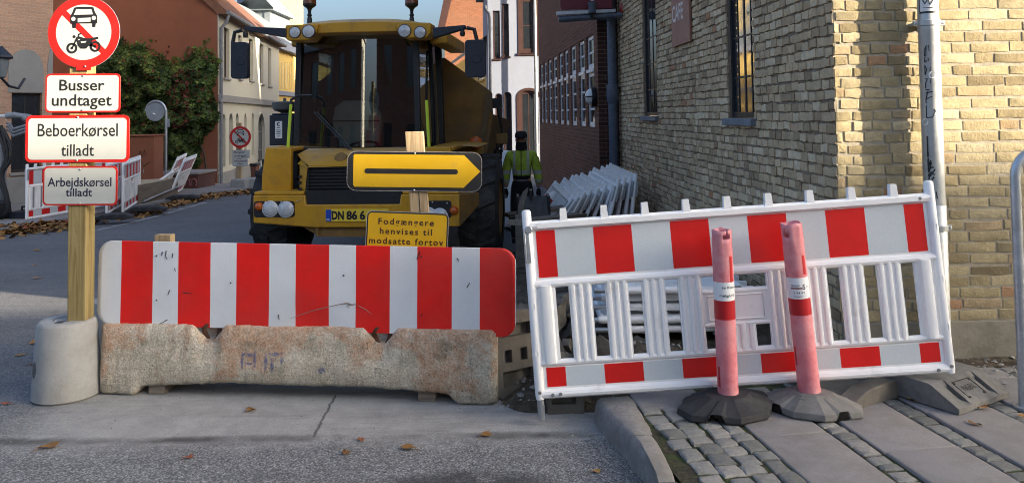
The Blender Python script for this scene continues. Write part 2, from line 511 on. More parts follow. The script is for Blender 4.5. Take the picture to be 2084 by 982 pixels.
M_ = {}
M_['asphalt'] = mat_ground()
M_['old_concrete'] = mat_concrete_old()
M_['concrete'] = simple('cast_concrete', (.285, .285, .275), .85, var=.18, scale=5, bump=.35, bscale=90, dirt=(.18, .17, .14), dscale=4, dlo=.5, dhi=.8)
M_['granite'] = simple('granite_kerb', (.215, .205, .195), .85, var=.28, scale=40, bump=.5, bscale=70, dirt=(.13, .12, .10), dscale=5)
M_['slab'] = simple('paving_slab', (.235, .222, .215), .88, var=.13, scale=130, bump=.25, bscale=160, dirt=(.15, .135, .12), dscale=3.5, dlo=.45, dhi=.8)
def mat_cob():
    m = N('cobblestone')
    a = m.n('ShaderNodeAttribute', attribute_name='tone')
    c = m.ramp(a.outputs['Fac'], [(0, (.14, .142, .13)), (.5, (.205, .205, .19)), (1, (.28, .265, .24))])
    c = m.mix(1.0, c, m.ramp(m.noise(45, 5, .7), [(.3, .75), (.7, 1.2)]), 'MULTIPLY')
    c = m.mix(m.ramp(m.noise(8, 6, .7), [(.5, 0), (.75, .6)]), c, (.11, .115, .085))
    m.bump(m.noise(55, 5, .65), .55, .008)
    return m.fin(c, .8, 0, .35)
M_['cobble'] = mat_cob()
def mat_joint():
    m = N('joint_soil')
    c = m.ramp(m.noise(40, 5, .7), [(.3, (.028, .024, .018)), (.7, (.09, .078, .06))])
    g = m.ramp(m.noise(7, 6, .75), [(.46, 0), (.6, 1)])
    c = m.mix(m.math('MULTIPLY', g, .8), c, (.05, .075, .022))
    m.bump(m.noise(80, 4), .8, .01)
    return m.fin(c, .95, 0, .1)
M_['joint'] = mat_joint()
def mat_dirt():
    m = N('dug_soil')
    c = m.ramp(m.noise(9, 9, .75), [(.3, (.045, .036, .027)), (.52, (.12, .10, .075)), (.75, (.24, .21, .165))])
    st = m.ramp(m.voro(48, 'F1', 'Distance'), [(.15, 1), (.3, 0)])
    c = m.mix(m.math('MULTIPLY', st, m.ramp(m.noise(11, 3), [(.5, 0), (.6, .7)])), c, (.30, .28, .25))
    m.bump(m.math('ADD', m.noise(30, 7, .75), m.noise(9, 4)), 1.0, .03)
    return m.fin(c, .95, 0, .1)
M_['dirt'] = mat_dirt()
M_['wood_green'] = wood('impregnated_timber', (.30, .235, .105), (.19, .135, .05))
M_['wood_pale'] = wood('pale_timber', (.40, .30, .18), (.24, .165, .09))
M_['wood_grey'] = wood('weathered_board', (.23, .19, .15), (.12, .095, .07), 'x')
M_['wood_light'] = wood('fresh_board', (.45, .36, .24), (.3, .22, .13), 'x')
M_['red_sign'] = simple('red_sign_sheeting', (.46, .012, .008), .4, var=.06, scale=4, dirt=(.35, .03, .02), dscale=6, dlo=.6, dhi=.9)
M_['white_sign'] = simple('white_sign_sheeting', (.45, .465, .44), .4, var=.03, scale=3, dirt=(.37, .37, .33), dscale=5, dlo=.55, dhi=.9)
M_['black_sign'] = simple('black_sign_print', (.012, .012, .013), .45, var=.1)
M_['yellow_sign'] = simple('yellow_sign_sheeting', (.55, .33, .008), .4, var=.08, scale=3, dirt=(.42, .26, .04), dscale=7, dlo=.6, dhi=.85)
M_['sign_edge'] = simple('worn_sign_edge', (.30, .28, .27), .5, var=.3, scale=30)
M_['sign_back'] = simple('grey_sign_back', (.30, .34, .38), .5, .2, var=.1)
M_['steel'] = simple('galvanised_steel', (.46, .49, .52), .42, .75, var=.14, scale=22, dirt=(.33, .35, .36), dscale=9)
M_['pipe_zinc'] = simple('zinc_pipe', (.47, .49, .49), .45, .45, var=.12, scale=10, dirt=(.30, .31, .31), dscale=6, dlo=.5, dhi=.8)
M_['rust'] = simple('rusty_iron', (.10, .045, .025), .85, .3, var=.35, scale=20, bump=.4)
M_['bolt'] = simple('bolt_steel', (.6, .6, .58), .3, .9, var=.1)
M_['pvc'] = simple('white_plastic', (.86, .855, .845), .42, var=.03, scale=4, dirt=(.50, .47, .42), dscale=5, dlo=.58, dhi=.85, bump=.05, bscale=40)
M_['strip'] = stripes('reflective_stripes', 0, 1, .5, half=True, wear=.25)
M_['pink'] = simple('faded_pink_plastic', (.66, .19, .215), .5, var=.16, scale=14, dirt=(.66, .33, .34), dscale=7, dlo=.42, dhi=.7, bump=.15, bscale=60)
M_['redband'] = simple('red_reflective_band', (.45, .012, .016), .35, var=.12, scale=20)
M_['paper'] = simple('white_sticker', (.76, .77, .78), .5, var=.05, dirt=(.5, .5, .5), dscale=12, dlo=.6, dhi=.8)
M_['brown_print'] = simple('brown_print', (.22, .06, .05), .5, var=.1)
M_['rubber'] = simple('black_rubber', (.020, .021, .024), .75, var=.35, scale=12, bump=.35, bscale=50, dirt=(.06, .058, .055), dscale=6)
M_['rubber_grey'] = simple('dusty_rubber', (.155, .15, .138), .85, var=.25, scale=14, bump=.45, bscale=60, dirt=(.22, .21, .19), dscale=5)
M_['recycled'] = simple('recycled_plastic', (.135, .12, .098), .8, var=.3, scale=9, bump=.5, bscale=45, dirt=(.15, .135, .11), dscale=5)
M_['dark'] = simple('black_void_paint', (.012, .012, .013), .6, var=.2)
M_['cat_yellow'] = simple('machine_yellow_paint', (.52, .265, .012), .40, var=.10, scale=3, dirt=(.20, .12, .04), dscale=4.5, dlo=.5, dhi=.8, spec=.5)
M_['cat_dirty'] = simple('dirty_machine_paint', (.22, .115, .022), .65, var=.2, scale=4, dirt=(.12, .085, .05), dscale=3, dlo=.42, dhi=.75)
M_['mblack'] = simple('satin_black_paint', (.012, .013, .016), .45, var=.25, scale=10)
M_['navy'] = simple('mirror_housing', (.012, .017, .030), .5, var=.2, scale=12)
M_['tyre'] = simple('tyre_rubber', (.020, .020, .021), .85, var=.4, scale=12, bump=.4, bscale=40, dirt=(.075, .07, .062), dscale=5, dlo=.45, dhi=.8)
M_['lime'] = simple('lime_handrail', (.55, .72, .05), .4, var=.06)
M_['chrome'] = simple('lamp_reflector', (.70, .72, .74), .4, .15, var=.08, scale=30)
M_['lens'] = mat_glass('lamp_lens', (.86, .88, .9), 1.6, .05)
M_['lamp_glass'] = simple('ribbed_lamp_glass', (.50, .52, .54), .12, var=.25, scale=26, spec=.8)
M_['orange'] = simple('orange_lens', (.50, .10, .01), .25, var=.15, scale=20)
M_['screen'] = mat_glass('windscreen_glass', (.46, .53, .54), 5.0, .012)
M_['pane'] = simple('dark_window_pane', (.02, .024, .03), .02, var=.2, scale=3, spec=1.0)
M_['seat'] = simple('seat_fabric', (.50, .48, .42), .8, var=.1)
M_['interior'] = simple('cab_interior', (.045, .05, .052), .7, var=.25, scale=5)
M_['hivis'] = simple('hi_vis_cloth', (.38, .54, .06), .75, var=.14, scale=9, bump=.4, bscale=14)
M_['reflex'] = simple('reflective_tape', (.55, .57, .55), .45, var=.12, scale=30)
M_['cloth'] = simple('dark_workwear', (.014, .015, .019), .85, var=.3, scale=12, bump=.3, bscale=18)
M_['skin'] = simple('skin', (.42, .24, .17), .55, var=.08)
M_['glove'] = simple('black_glove', (.018, .018, .02), .8, var=.2)
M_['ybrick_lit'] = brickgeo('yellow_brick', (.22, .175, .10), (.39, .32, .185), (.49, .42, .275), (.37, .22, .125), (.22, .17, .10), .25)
M_['ybrick_side'] = brickgeo('shade_lifted_yellow_brick', (.31, .215, .135), (.58, .425, .26), (.74, .58, .39), (.46, .23, .13), (.22, .16, .105), .4)  # same brick as the sunlit face, lightened and warmed to offset the shade
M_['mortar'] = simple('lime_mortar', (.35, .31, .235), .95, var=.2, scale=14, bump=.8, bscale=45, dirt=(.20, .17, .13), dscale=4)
M_['mortar_side'] = simple('dark_side_mortar', (.25, .195, .14), .95, var=.22, scale=14, bump=.8, bscale=45, dirt=(.16, .13, .10), dscale=4)  # darker than the mortar of the right face
M_['ytex'] = bricktex('yellow_brick_upper', (.40, .31, .18), (.28, .22, .13), (.28, .25, .2))
M_['plinth'] = simple('rendered_plinth', (.25, .225, .175), .95, var=.2, scale=6, bump=.6, bscale=40, dirt=(.13, .115, .09), dscale=4)
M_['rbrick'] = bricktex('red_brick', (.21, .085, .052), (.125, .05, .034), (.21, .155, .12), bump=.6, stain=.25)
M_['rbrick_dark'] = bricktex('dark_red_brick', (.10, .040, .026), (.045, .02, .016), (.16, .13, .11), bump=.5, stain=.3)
M_['gbrick'] = bricktex('orange_brick', (.25, .105, .058), (.18, .075, .042), (.24, .18, .13), stain=.15)
M_['abrick'] = bricktex('dusty_brick', (.46, .29, .20), (.37, .23, .165), (.42, .33, .26), stain=.15, bump=.4)
M_['terracotta'] = simple('red_brown_render', (.27, .095, .048), .9, var=.08, scale=1.2, bump=.2, bscale=25, dirt=(.21, .075, .040), dscale=1.2, dlo=.4, dhi=.7)
M_['terracotta_dark'] = simple('dark_red_render', (.10, .042, .032), .9, var=.15, scale=3, dirt=(.06, .03, .026), dscale=2)
M_['cream'] = simple('cream_render', (.50, .48, .40), .9, var=.06, scale=1.5, dirt=(.45, .42, .34), dscale=1.5, dlo=.5, dhi=.8)
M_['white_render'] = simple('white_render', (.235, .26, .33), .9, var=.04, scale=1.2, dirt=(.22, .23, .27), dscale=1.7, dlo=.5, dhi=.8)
M_['ochre'] = simple('ochre_render', (.62, .44, .14), .9, var=.06, scale=1.2, dirt=(.5, .36, .13), dscale=1.5)
M_['grey_render'] = simple('grey_render', (.25, .25, .245), .9, var=.12, scale=2, dirt=(.18, .175, .165), dscale=2)
M_['tile'] = simple('clay_roof_tile', (.14, .062, .036), .85, var=.35, scale=9, bump=.5, bscale=12)
M_['slate'] = simple('grey_roofing', (.16, .17, .19), .7, var=.25, scale=8)
M_['lead'] = simple('grey_zinc_sheet', (.15, .175, .195), .8, .0, var=.12, scale=3)
M_['brown_frame'] = simple('dark_brown_joinery', (.045, .018, .014), .5, var=.2)
M_['black_frame'] = simple('black_joinery', (.018, .018, .02), .5, var=.2)
M_['wframe'] = simple('white_joinery', (.66, .67, .68), .5, var=.05, dirt=(.45, .43, .40), dscale=7)
M_['ledge'] = simple('grey_ledge', (.24, .235, .225), .8, var=.12)
M_['bluegrey'] = simple('blue_grey_paint', (.085, .105, .145), .5, .1, var=.2, scale=8, dirt=(.14, .15, .17), dscale=8)
M_['dkred'] = simple('dark_red_sign_face', (.14, .006, .018), .4, var=.1)
M_['cafe'] = simple('terracotta_sign_face', (.30, .135, .095), .6, var=.07, dirt=(.24, .11, .08), dscale=3)
M_['letter_pale'] = simple('pale_lettering', (.62, .56, .52), .6, var=.08)
M_['eu_blue'] = simple('plate_blue', (.01, .06, .40), .4, var=.05)
M_['plate'] = simple('plate_yellow', (.78, .57, .05), .4, var=.06)
M_['ivy'] = mat_leaf('ivy_leaf', [(0, (.018, .032, .010)), (.35, (.045, .078, .018)), (.7, (.12, .16, .025)), (.82, (.14, .04, .02)), (1, (.07, .018, .015))])
M_['leaf'] = mat_leaf('dry_leaf', [(0, (.10, .05, .02)), (.4, (.26, .13, .04)), (.75, (.38, .22, .07)), (1, (.22, .06, .03))])
M_['twig'] = simple('woody_stem', (.06, .045, .03), .9, var=.2)
M_['graffiti'] = simple('black_marker', (.015, .015, .018), .5, var=.1)
M_['chalk'] = simple('pale_spray_paint', (.33, .25, .23), .8, var=.2)
# ------------------------------------------------------------------ the ground
def struct(o): return tag(o, kind='structure')
def grid_sheet(xs, ys, zf):
    mb = MB(); n = len(xs)
    vs = [(x, y, zf(x, y)) for y in ys for x in xs]
    fs = [(j*n+i, j*n+i+1, (j+1)*n+i+1, (j+1)*n+i) for j in range(len(ys)-1) for i in range(n-1)]
    return mb.add(vs, fs)
def span(a, b, st):
    k = max(1, round((b-a)/st)); return [a+(b-a)*i/k for i in range(k+1)]
xs = sorted(set([-400, -200, -100, -60, -40] + span(-30, -2, 2) + span(-2, 4, .25)[1:] + span(4, 30, 3)[1:] + [40, 60, 100, 200, 400]))
ys = sorted(set([-400, -200, -100, -60, -40, -20, -10] + span(-6, 10, .8) + span(10, 18, .25)[1:] + span(18, 45, 3)[1:] + [60, 100, 200, 400]))
struct(grid_sheet(xs, ys, gz).build('street', M_['asphalt']))

# ------------------------------------------------------------------ right pavement, laid in its own frame (kerb line runs slightly across)
MS = frame((0.43, 3.95, 0), (0.9888, 0.1492))     # x across the pavement, y away along it
SZ = 0.12
def wob(p, a, s=3.0, seed=0):
    return a*noise.noise(Vector((p[0]*s+seed, p[1]*s, seed*1.7)))
# bedding
mb = MB()
nx, ny = 34, 30
X0, X1, Y0, Y1 = .12, 4.6, -3.6, .30
vs = [(X0+(X1-X0)*i/nx, Y0+(Y1-Y0)*j/ny, SZ-.012+.006*noise.noise(Vector((i*.9, j*.9, 0)))) for j in range(ny+1) for i in range(nx+1)]
fs = [(j*(nx+1)+i, j*(nx+1)+i+1, (j+1)*(nx+1)+i+1, (j+1)*(nx+1)+i) for j in range(ny) for i in range(nx)]
mb.add(vs, fs)
mb.box(X0, X1, Y0, Y1, -.05, SZ-.04)
struct(mb.build('pavement_bedding', M_['joint'], M=MS))
def stone(mb, x0, x1, y0, y1, z0, z1, jit=.006, inset=.012, dome=.004, rnd=random, nseg=1):
    """a worked stone: jittered outline, rounded shoulder, slightly domed top"""
    cx, cy = (x0+x1)/2, (y0+y1)/2
    out = []
    pts = []
    for (a, b) in ((x0, y0), (cx, y0), (x1, y0), (x1, cy), (x1, y1), (cx, y1), (x0, y1), (x0, cy)):
        pts.append((a+rnd.uniform(-jit, jit), b+rnd.uniform(-jit, jit)))
    # pull the corners in so that they are rounded
    for k in (0, 2, 4, 6):
        a, b = pts[k]; c = .04 if jit > .003 else .0
        pts[k] = (a+(cx-a)*c, b+(cy-b)*c)
    ring0 = [(a, b, z0) for a, b in pts]
    ring1 = [(a, b, z1-inset*.8) for a, b in pts]
    dx, dy = (x1-x0), (y1-y0)
    ring2 = [(cx+(a-cx)*(1-2*inset*.6/dx), cy+(b-cy)*(1-2*inset*.6/dy), z1-inset*.22+rnd.uniform(-.5, .5)*jit*.3) for a, b in pts]
    ring3 = [(cx+(a-cx)*(1-2*inset*2/dx), cy+(b-cy)*(1-2*inset*2/dy), z1+dome*.6+rnd.uniform(-1, 1)*jit*.35) for a, b in pts]
    vs = ring0+ring1+ring2+ring3+[(cx, cy, z1+dome)]
    fs = []
    for r in range(3):
        for i in range(8):
            j = (i+1) % 8
            fs.append((r*8+i, r*8+j, (r+1)*8+j, (r+1)*8+i))
    for i in range(8): fs.append((24+i, 24+(i+1) % 8, 32))
    mb.col = rnd.random()
    mb.add(vs, fs)
rg = random.Random(3)
mb = MB()
# field of setts behind the kerb
rows = [(.195, .30), (.30, .405), (.405, .51), (.51, .605)]
for (a, b) in rows:
    y = -3.4 + rg.uniform(0, .1)
    while y < (-.03 if a < .25 else .04):
        w = rg.uniform(.075, .125)
        off = rg.uniform(-.010, .010)
        stone(mb, a+off+.005, b+off-.005, y, y+w-.009, SZ-.06, SZ+rg.uniform(-.006, .004), .006, .007, .001, rg)
        y += w
# single rows of setts between the slabs
for (a, b) in ((.965, 1.065), (1.435, 1.535), (1.905, 2.005), (2.375, 2.475)):
    y = -3.4
    while y < .18:
        w = rg.uniform(.055, .10)
        stone(mb, a+.005, b-.005, y, y+w-.009, SZ-.06, SZ+rg.uniform(-.006, .001), .005, .008, .0015, rg)
        y += w
struct(mb.build('cobblestones', M_['cobble'], M=MS, attr=True, ang=28))
mb = MB()
for k, (a, b) in enumerate(((.615, .955), (1.075, 1.425), (1.545, 1.895), (2.015, 2.365), (2.485, 2.835), (2.85, 3.2), (3.21, 3.56), (3.57, 3.92), (3.93, 4.28))):
    y = -3.5 + (k*.37 % .62)
    while y < .20:
        L = .62
        y1 = min(y+L, .27)
        dz = rg.uniform(-.003, .003)
        stone(mb, a, b, y, y1-.007, SZ-.06, SZ+dz, .002, .006, 0.0, rg)
        y += L
# one loose slab near the kerb by the dug edge
stone(mb, .20, .56, .015, .25, SZ-.06, SZ+.002, .004, .006, 0, rg)
struct(mb.build('paving_slabs', M_['slab'], M=MS, ang=50))
# granite kerb: worn, tumbled stones
mb = MB()
y = .22
lens = [.50, .47, .52, .50, .50, .5, .5]
for i, L in enumerate(lens):
    n = 7
    for_ring = []
    prof = [(-.022, -.06), (-.006, .04), (.0, SZ-.035), (.010, SZ-.010), (.028, SZ+.001), (.10, SZ+.003), (.165, SZ+.002), (.174, SZ-.006), (.177, -.06)]
    vs = []
    off = rg.uniform(-.008, .008)
    for j in range(n):
        t = j/(n-1)
        yy = y-.006-(L-.012)*t
        e = .014 if j in (0, n-1) else 0
        for (a, b) in prof:
            sh_ = (.085*max(0, .2-yy) if a < .1 else (.02-.10*(.09-yy))); sh_ = max(-.07, min(.06, sh_)); vs.append((a+off+sh_+wob((a, yy), .010, 6, i)+e*(.5 if a < .1 else -.5), yy, b+wob((a, yy), .006, 9, i+9)-(e*.5 if b > .05 else 0)))
    m = len(prof); fs = []
    for j in range(n-1):
        for q in range(m-1):
            fs.append((j*m+q, j*m+q+1, (j+1)*m+q+1, (j+1)*m+q))
    fs.append(tuple(range(m))); fs.append(tuple((n-1)*m+q for q in range(m)))
    mb.add(vs, fs); y -= L
struct(mb.build('granite_kerb', M_['granite'], M=MS, ang=50))

# dug-up ground behind the white fence
def dz(x, y):
    e = min(1, max(0, (y-4.22)/.25))
    h = .055*noise.noise(Vector((x*2.1, y*1.5, 3)))+.035*noise.noise(Vector((x*6, y*5, 8)))+.015*noise.noise(Vector((x*15, y*13, 1)))
    base = .04 + (.055 if x > .5 else .055*max(0, (x+.1)/.6))
    if y > 6: base -= .012*(y-6)
    ed = min(1, max(0, (x+.20)/.25), max(0, (10.4-y)/.5)) 
    return gz(x, y)-.03 + (base+.03+h)*e*max(0, ed)
mb = grid_sheet(span(-.25, 1.97, .045), span(4.20, 10.4, .06), dz)
struct(mb.build('dug_ground', M_['dirt'], ang=80))
mb = grid_sheet(span(1.97, 4.8, .07), span(4.20, 4.75, .05), lambda x, y: SZ-.06+.05*max(0, min(1, (y-4.2)/.2))+.03*noise.noise(Vector((x*5, y*5, 2)))+.012*noise.noise(Vector((x*14, y*14, 2))))
struct(mb.build('broken_paving', M_['dirt'], ang=80))

# ------------------------------------------------------------------ left pavement
kp = [(-260, 520), (-120, 497), (0, 478), (130, 456), (300, 424), (420, 400), (520, 388), (600, 380)]
kw = [G(a, b) for a, b in kp]
mb = MB()
for i in range(len(kw)-1):
    a, b = kw[i], kw[i+1]
    nrm = Vector((-(b-a).y, (b-a).x, 0)).normalized()
    a2, b2 = Vector((a.x-14, a.y+2.5, a.z)), Vector((b.x-14, b.y+2.5, b.z))
    H = .09; k = .13
    a1, b1 = a+nrm*k, b+nrm*k
    mb.add([a-Vector((0,0,.05)), b-Vector((0,0,.05)), b+Vector((0,0,H)), a+Vector((0,0,H)), b1+Vector((0,0,H)), a1+Vector((0,0,H))], [(0,1,2,3), (3,2,4,5)], 1)
    mb.add([a1+Vector((0,0,H)), b1+Vector((0,0,H)), b2+Vector((0,0,H)), a2+Vector((0,0,H))], [(0,1,2,3)], 0)
struct(mb.build('left_pavement', [M_['slab'], M_['granite']]))
# worn white edge line
lp = [(190, 470), (255, 456), (320, 440), (372, 425), (420, 412)]
mb = MB()
for i in range(len(lp)-1):
    a, b = G(*lp[i]), G(*lp[i+1])
    nrm = Vector((-(b-a).y, (b-a).x, 0)).normalized()*.05
    up = Vector((0, 0, .005))
    mb.add([a-nrm+up, b-nrm+up, b+nrm+up, a+nrm+up], [(0,1,2,3)])
struct(mb.build('road_marking', simple('worn_road_paint', (.42, .42, .40), .8, var=.3, scale=8, dirt=(.14, .14, .14), dscale=6, dlo=.4, dhi=.6)))

# ------------------------------------------------------------------ walls with openings
def cuts(u0, u1, vals): return sorted(set([u0, u1]+[v for v in vals if u0 < v < u1]))
def wall_mb(u0, u1, z0, z1, ops=(), depth=.2, y=0.0, mb=None, m=0, mr=0):
    mb = mb or MB()
    us = cuts(u0, u1, [v for o in ops for v in o[:2]]); zs = cuts(z0, z1, [v for o in ops for v in o[2:4]])
    for i in range(len(us)-1):
        for j in range(len(zs)-1):
            uc, zc = (us[i]+us[i+1])/2, (zs[j]+zs[j+1])/2
            if any(o[0] < uc < o[1] and o[2] < zc < o[3] for o in ops): continue
            mb.add([(us[i], y, zs[j]), (us[i+1], y, zs[j]), (us[i+1], y, zs[j+1]), (us[i], y, zs[j+1])], [(0,1,2,3)], m)
    for o in ops:
        a, b, c, d = o[:4]
        a_, b_, c_, d_ = a, b, max(c, z0), min(d, z1)
        mb.add([(a_, y, c_), (a_, y, d_), (a_, y+depth, d_), (a_, y+depth, c_)], [(0,1,2,3)], mr)
        mb.add([(b_, y, c_), (b_, y+depth, c_), (b_, y+depth, d_), (b_, y, d_)], [(0,1,2,3)], mr)
        if d <= z1: mb.add([(a_, y, d_), (b_, y, d_), (b_, y+depth, d_), (a_, y+depth, d_)], [(0,1,2,3)], mr)
        if c >= z0: mb.add([(a_, y, c_), (a_, y+depth, c_), (b_, y+depth, c_), (b_, y, c_)], [(0,1,2,3)], mr)
        if len(o) > 4 and o[4]:           # arched head: spandrels fill the top corners
            r = o[4]; w = (b-a)/2; n = 8
            for sgn in (-1, 1):
                xe = (a+b)/2+sgn*w
                arc = [((a+b)/2+sgn*w*math.cos(math.pi/2*k/n), d-r+r*math.sin(math.pi/2*k/n)) for k in range(n+1)]
                pts = [(xe, d)] + [p for p in reversed(arc)]
                mb.prism(pts, y, y+depth*.98, m)
    return mb
def brick_mb(u0, u1, z0, z1, ops, seed, y=0.0, prot=.009, rough=1.0, pats=((.228, .108, .228, .228), (.228, .228, .108)), podd=.022):
    rnd = random.Random(seed); mb = MB()
    rh = .0667; row = 0
    z = z0
    while z < z1-.03:
        pat = pats[row % 2]
        u = u0 - rnd.uniform(0, .22); k = rnd.randrange(3)
        while u < u1:
            w = pat[k % len(pat)]*rnd.uniform(.93, 1.05); k += 1
            spans = [(max(u, u0), min(u+w, u1))]
            for o in ops:
                if o[2]-.005 < z+.028 < o[3]+.005:
                    ns = []
                    for (a, b) in spans:
                        if b <= o[0] or a >= o[1]: ns.append((a, b)); continue
                        if a < o[0]: ns.append((a, o[0]))
                        if b > o[1]: ns.append((o[1], b))
                    spans = ns
            for (a, b) in spans:
                if b-a < .025: continue
                jz = rnd.uniform(-.004, .004)*rough
                pr = prot*rnd.uniform(.35, 1.15)
                j = lambda s=.0045: rnd.uniform(-s, s)*rough
                e = .010*rnd.uniform(.5, 1.2)
                zb, zt = z+jz, z+.0545+jz+j(.003)
                o4 = [(a+j(.002), zb+j()), (b+j(.002), zb+j()), (b+j(.002), zt+j()), (a+j(.002), zt+j())]
                cx, cz = (a+b)/2, (zb+zt)/2
                xm1, xm2 = a+(b-a)*.35, a+(b-a)*.68
                o8 = [o4[0], (xm1, zb+j()), (xm2, zb+j()), o4[1], o4[2], (xm2, zt+j()), (xm1, zt+j()), o4[3]]
                ring = [(p[0], y+.012, p[1]) for p in o8]
                ring1 = [(p[0]+(cx-p[0])*(e*.15/(b-a)), y-pr*.70, p[1]+(cz-p[1])*.03) for p in o8]
                ring2 = [(p[0]+(cx-p[0])*min(.8, 1.0*e/(b-a)), y-pr+j(.0012), p[1]+(cz-p[1])*.13) for p in o8]
                odd = 1.0 if rnd.random() < podd else (.35 if rnd.random() < podd*2 else 0)
                mb.col = (min(1, max(0, rnd.gauss(.52, .22))), odd)
                fs = [(8*r+i, 8*r+(i+1) % 8, 8*(r+1)+(i+1) % 8, 8*(r+1)+i) for r in range(2) for i in range(8)]
                fs.append(tuple(16+i for i in range(8)))
                mb.add(ring+ring1+ring2, fs)
            u += w+.011
        z += rh; row += 1
    return mb

# ================================================================== yellow brick corner house
CORN = Vector((1.955, 4.76, 0))
dL = Vector((-.036, 1, 0)).normalized()
LEN = 7.85
ML = frame(CORN+dL*LEN, (-dL.x, -dL.y))           # left face: x runs towards the corner
MR = frame(CORN, (1, 0))                           # sunlit face: x runs right
house = thing('brick_house', 'yellow brick corner house with one shaded side and one sunlit side', 'house', T(CORN.x, CORN.y, 0))
hM = T(-CORN.x, -CORN.y, 0)
def win_px(M, x0, x1, ytop, ybot, xt=None):
    a = hit(M, x0, ybot, 0); b = hit(M, x1, ybot, 0)
    return a.x, b.x, min(a.z, b.z)
w1 = win_px(ML, 1483, 1537, 0, 240); w2 = win_px(ML, 1311, 1340, 0, 236)
ops = [(w1[0], w1[1], w1[2], 3.25), (w2[0], w2[1], w2[2], 3.25)]
ZB = 3.75
mb = wall_mb(0, LEN, -.6, ZB, ops, .16, y=.006)
mb.build('mortar_bed', M_['mortar_side'], house, hM @ ML)
brick_mb(0, LEN-.001, -.06*9, ZB, ops, 11, prot=.010, rough=1.25, pats=((.108, .108, .108, .108), (.108, .228, .108, .108, .108)), podd=.012).build('shaded_brickwork', M_['ybrick_side'], house, hM @ ML, attr=True, ang=25, merge=False)
mb = wall_mb(0, 9, -.1, ZB, [], .1, y=.0015)
brick_mb(0, .555, .335, ZB, [], 29, prot=.006, rough=1.3, pats=((.108, .108, .108), (.108, .228, .108, .108)), podd=.03).build('corner_brickwork', M_['ybrick_lit'], house, hM @ MR, attr=True, ang=25, merge=False)
mb.build('mortar_bed', M_['mortar'], house, hM @ MR)
brick_mb(.56, 4.2, .335, ZB, [], 23, prot=.0035).build('sunlit_brickwork', M_['ybrick_lit'], house, hM @ MR, attr=True, ang=25, merge=False)
wall_mb(4.2, 9, -.1, ZB, [], .1, y=-.004).build('far_brickwork', M_['ytex'], house, hM @ MR)
mb = MB(); mb.box(-.0, 9, -.012, .05, -.1, .325); mb.build('plinth', M_['plinth'], house, hM @ MR, bevel=.006)
# upper storey, roof
UH = 8.6
wall_mb(0, LEN, ZB, UH, [(w1[0], w1[1], 4.6, 6.6), (w2[0], w2[1], 4.6, 6.6)], .16, y=0).build('upper_wall', M_['ytex'], house, hM @ ML)
wall_mb(0, 9, ZB, UH, [(1.3, 2.1, 4.6, 6.6), (3.6, 4.4, 4.6, 6.6)], .16, y=0).build('upper_wall', M_['ytex'], house, hM @ MR)
mb = MB()
p0, p1 = CORN+dL*LEN, CORN
mb.prism([(-.35, UH), (9.4, UH), (4.6, UH+4.2)], -.3, LEN, 0)
mb.build('roof', M_['tile'], house, hM @ MR)
def pane_window(name, parent, M, u0, u1, z0, z1, dep, fm, pm, bars=(1, 2), fw=.05, bw=.022, sill=None, sm=None, mull=None):
    """frame with glazing bars, pane and sill: a part with its own sub-parts"""
    mb = MB()
    a, b, c, d = u0+.004, u1-.004, z0+.004, z1-.004
    y0, y1 = dep-.018, dep+.03
    mb.box(a, a+fw, y0, y1, c, d); mb.box(b-fw, b, y0, y1, c, d)
    mb.box(a+fw, b-fw, y0, y1, c, c+fw*1.3); mb.box(a+fw, b-fw, y0, y1, d-fw, d)
    nv, nh = bars
    for i in range(1, nv+1):
        x = a+(b-a)*i/(nv+1); w = bw*(1.8 if (mull and i == mull) else 1)
        mb.box(x-w/2, x+w/2, dep-.010, y1-.006, c+fw*1.3, d-fw)
    for j in range(1, nh+1):
        z = c+(d-c)*j/(nh+1)
        mb.box(a+fw, b-fw, dep-.008, y1-.009, z-bw/2, z+bw/2)
    o = mb.build(name, fm, parent, M)
    mb = MB(); mb.box(a+.01, b-.01, dep-.004, dep, c+.01, d-.01); mb.build('pane', pm, o)
    if sill:
        mb = MB(); mb.prism([(-sill, 0), (0, 0)], 0, 1) if False else None
        mb = MB(); mb.box(u0-.04, u1+.04, -sill, dep-.04, z0-.06, z0-.002); mb.build('sill', sm, o, bevel=.005)
    return o
for (a, b, c) in (w1, w2):
    fr = pane_window('window', house, hM @ ML, a, b, c, 3.24, .05, M_['black_frame'] if c == w1[2] else M_['black_frame'], M_['pane'], (3, 4), .035, .016, .05, M_['slate'], 2)
for (a, b) in ((w1[0], w1[1]), (w2[0], w2[1])):
    pane_window('window', house, hM @ ML, a, b, 4.6, 6.6, .09, M_['black_frame'], M_['pane'], (1, 3), .045, .020, .05, M_['slate'])
for (a, b) in ((1.3, 2.1), (3.6, 4.4)):
    pane_window('window', house, hM @ MR, a, b, 4.6, 6.6, .09, M_['black_frame'], M_['pane'], (1, 3), .045, .020, .05, M_['slate'])

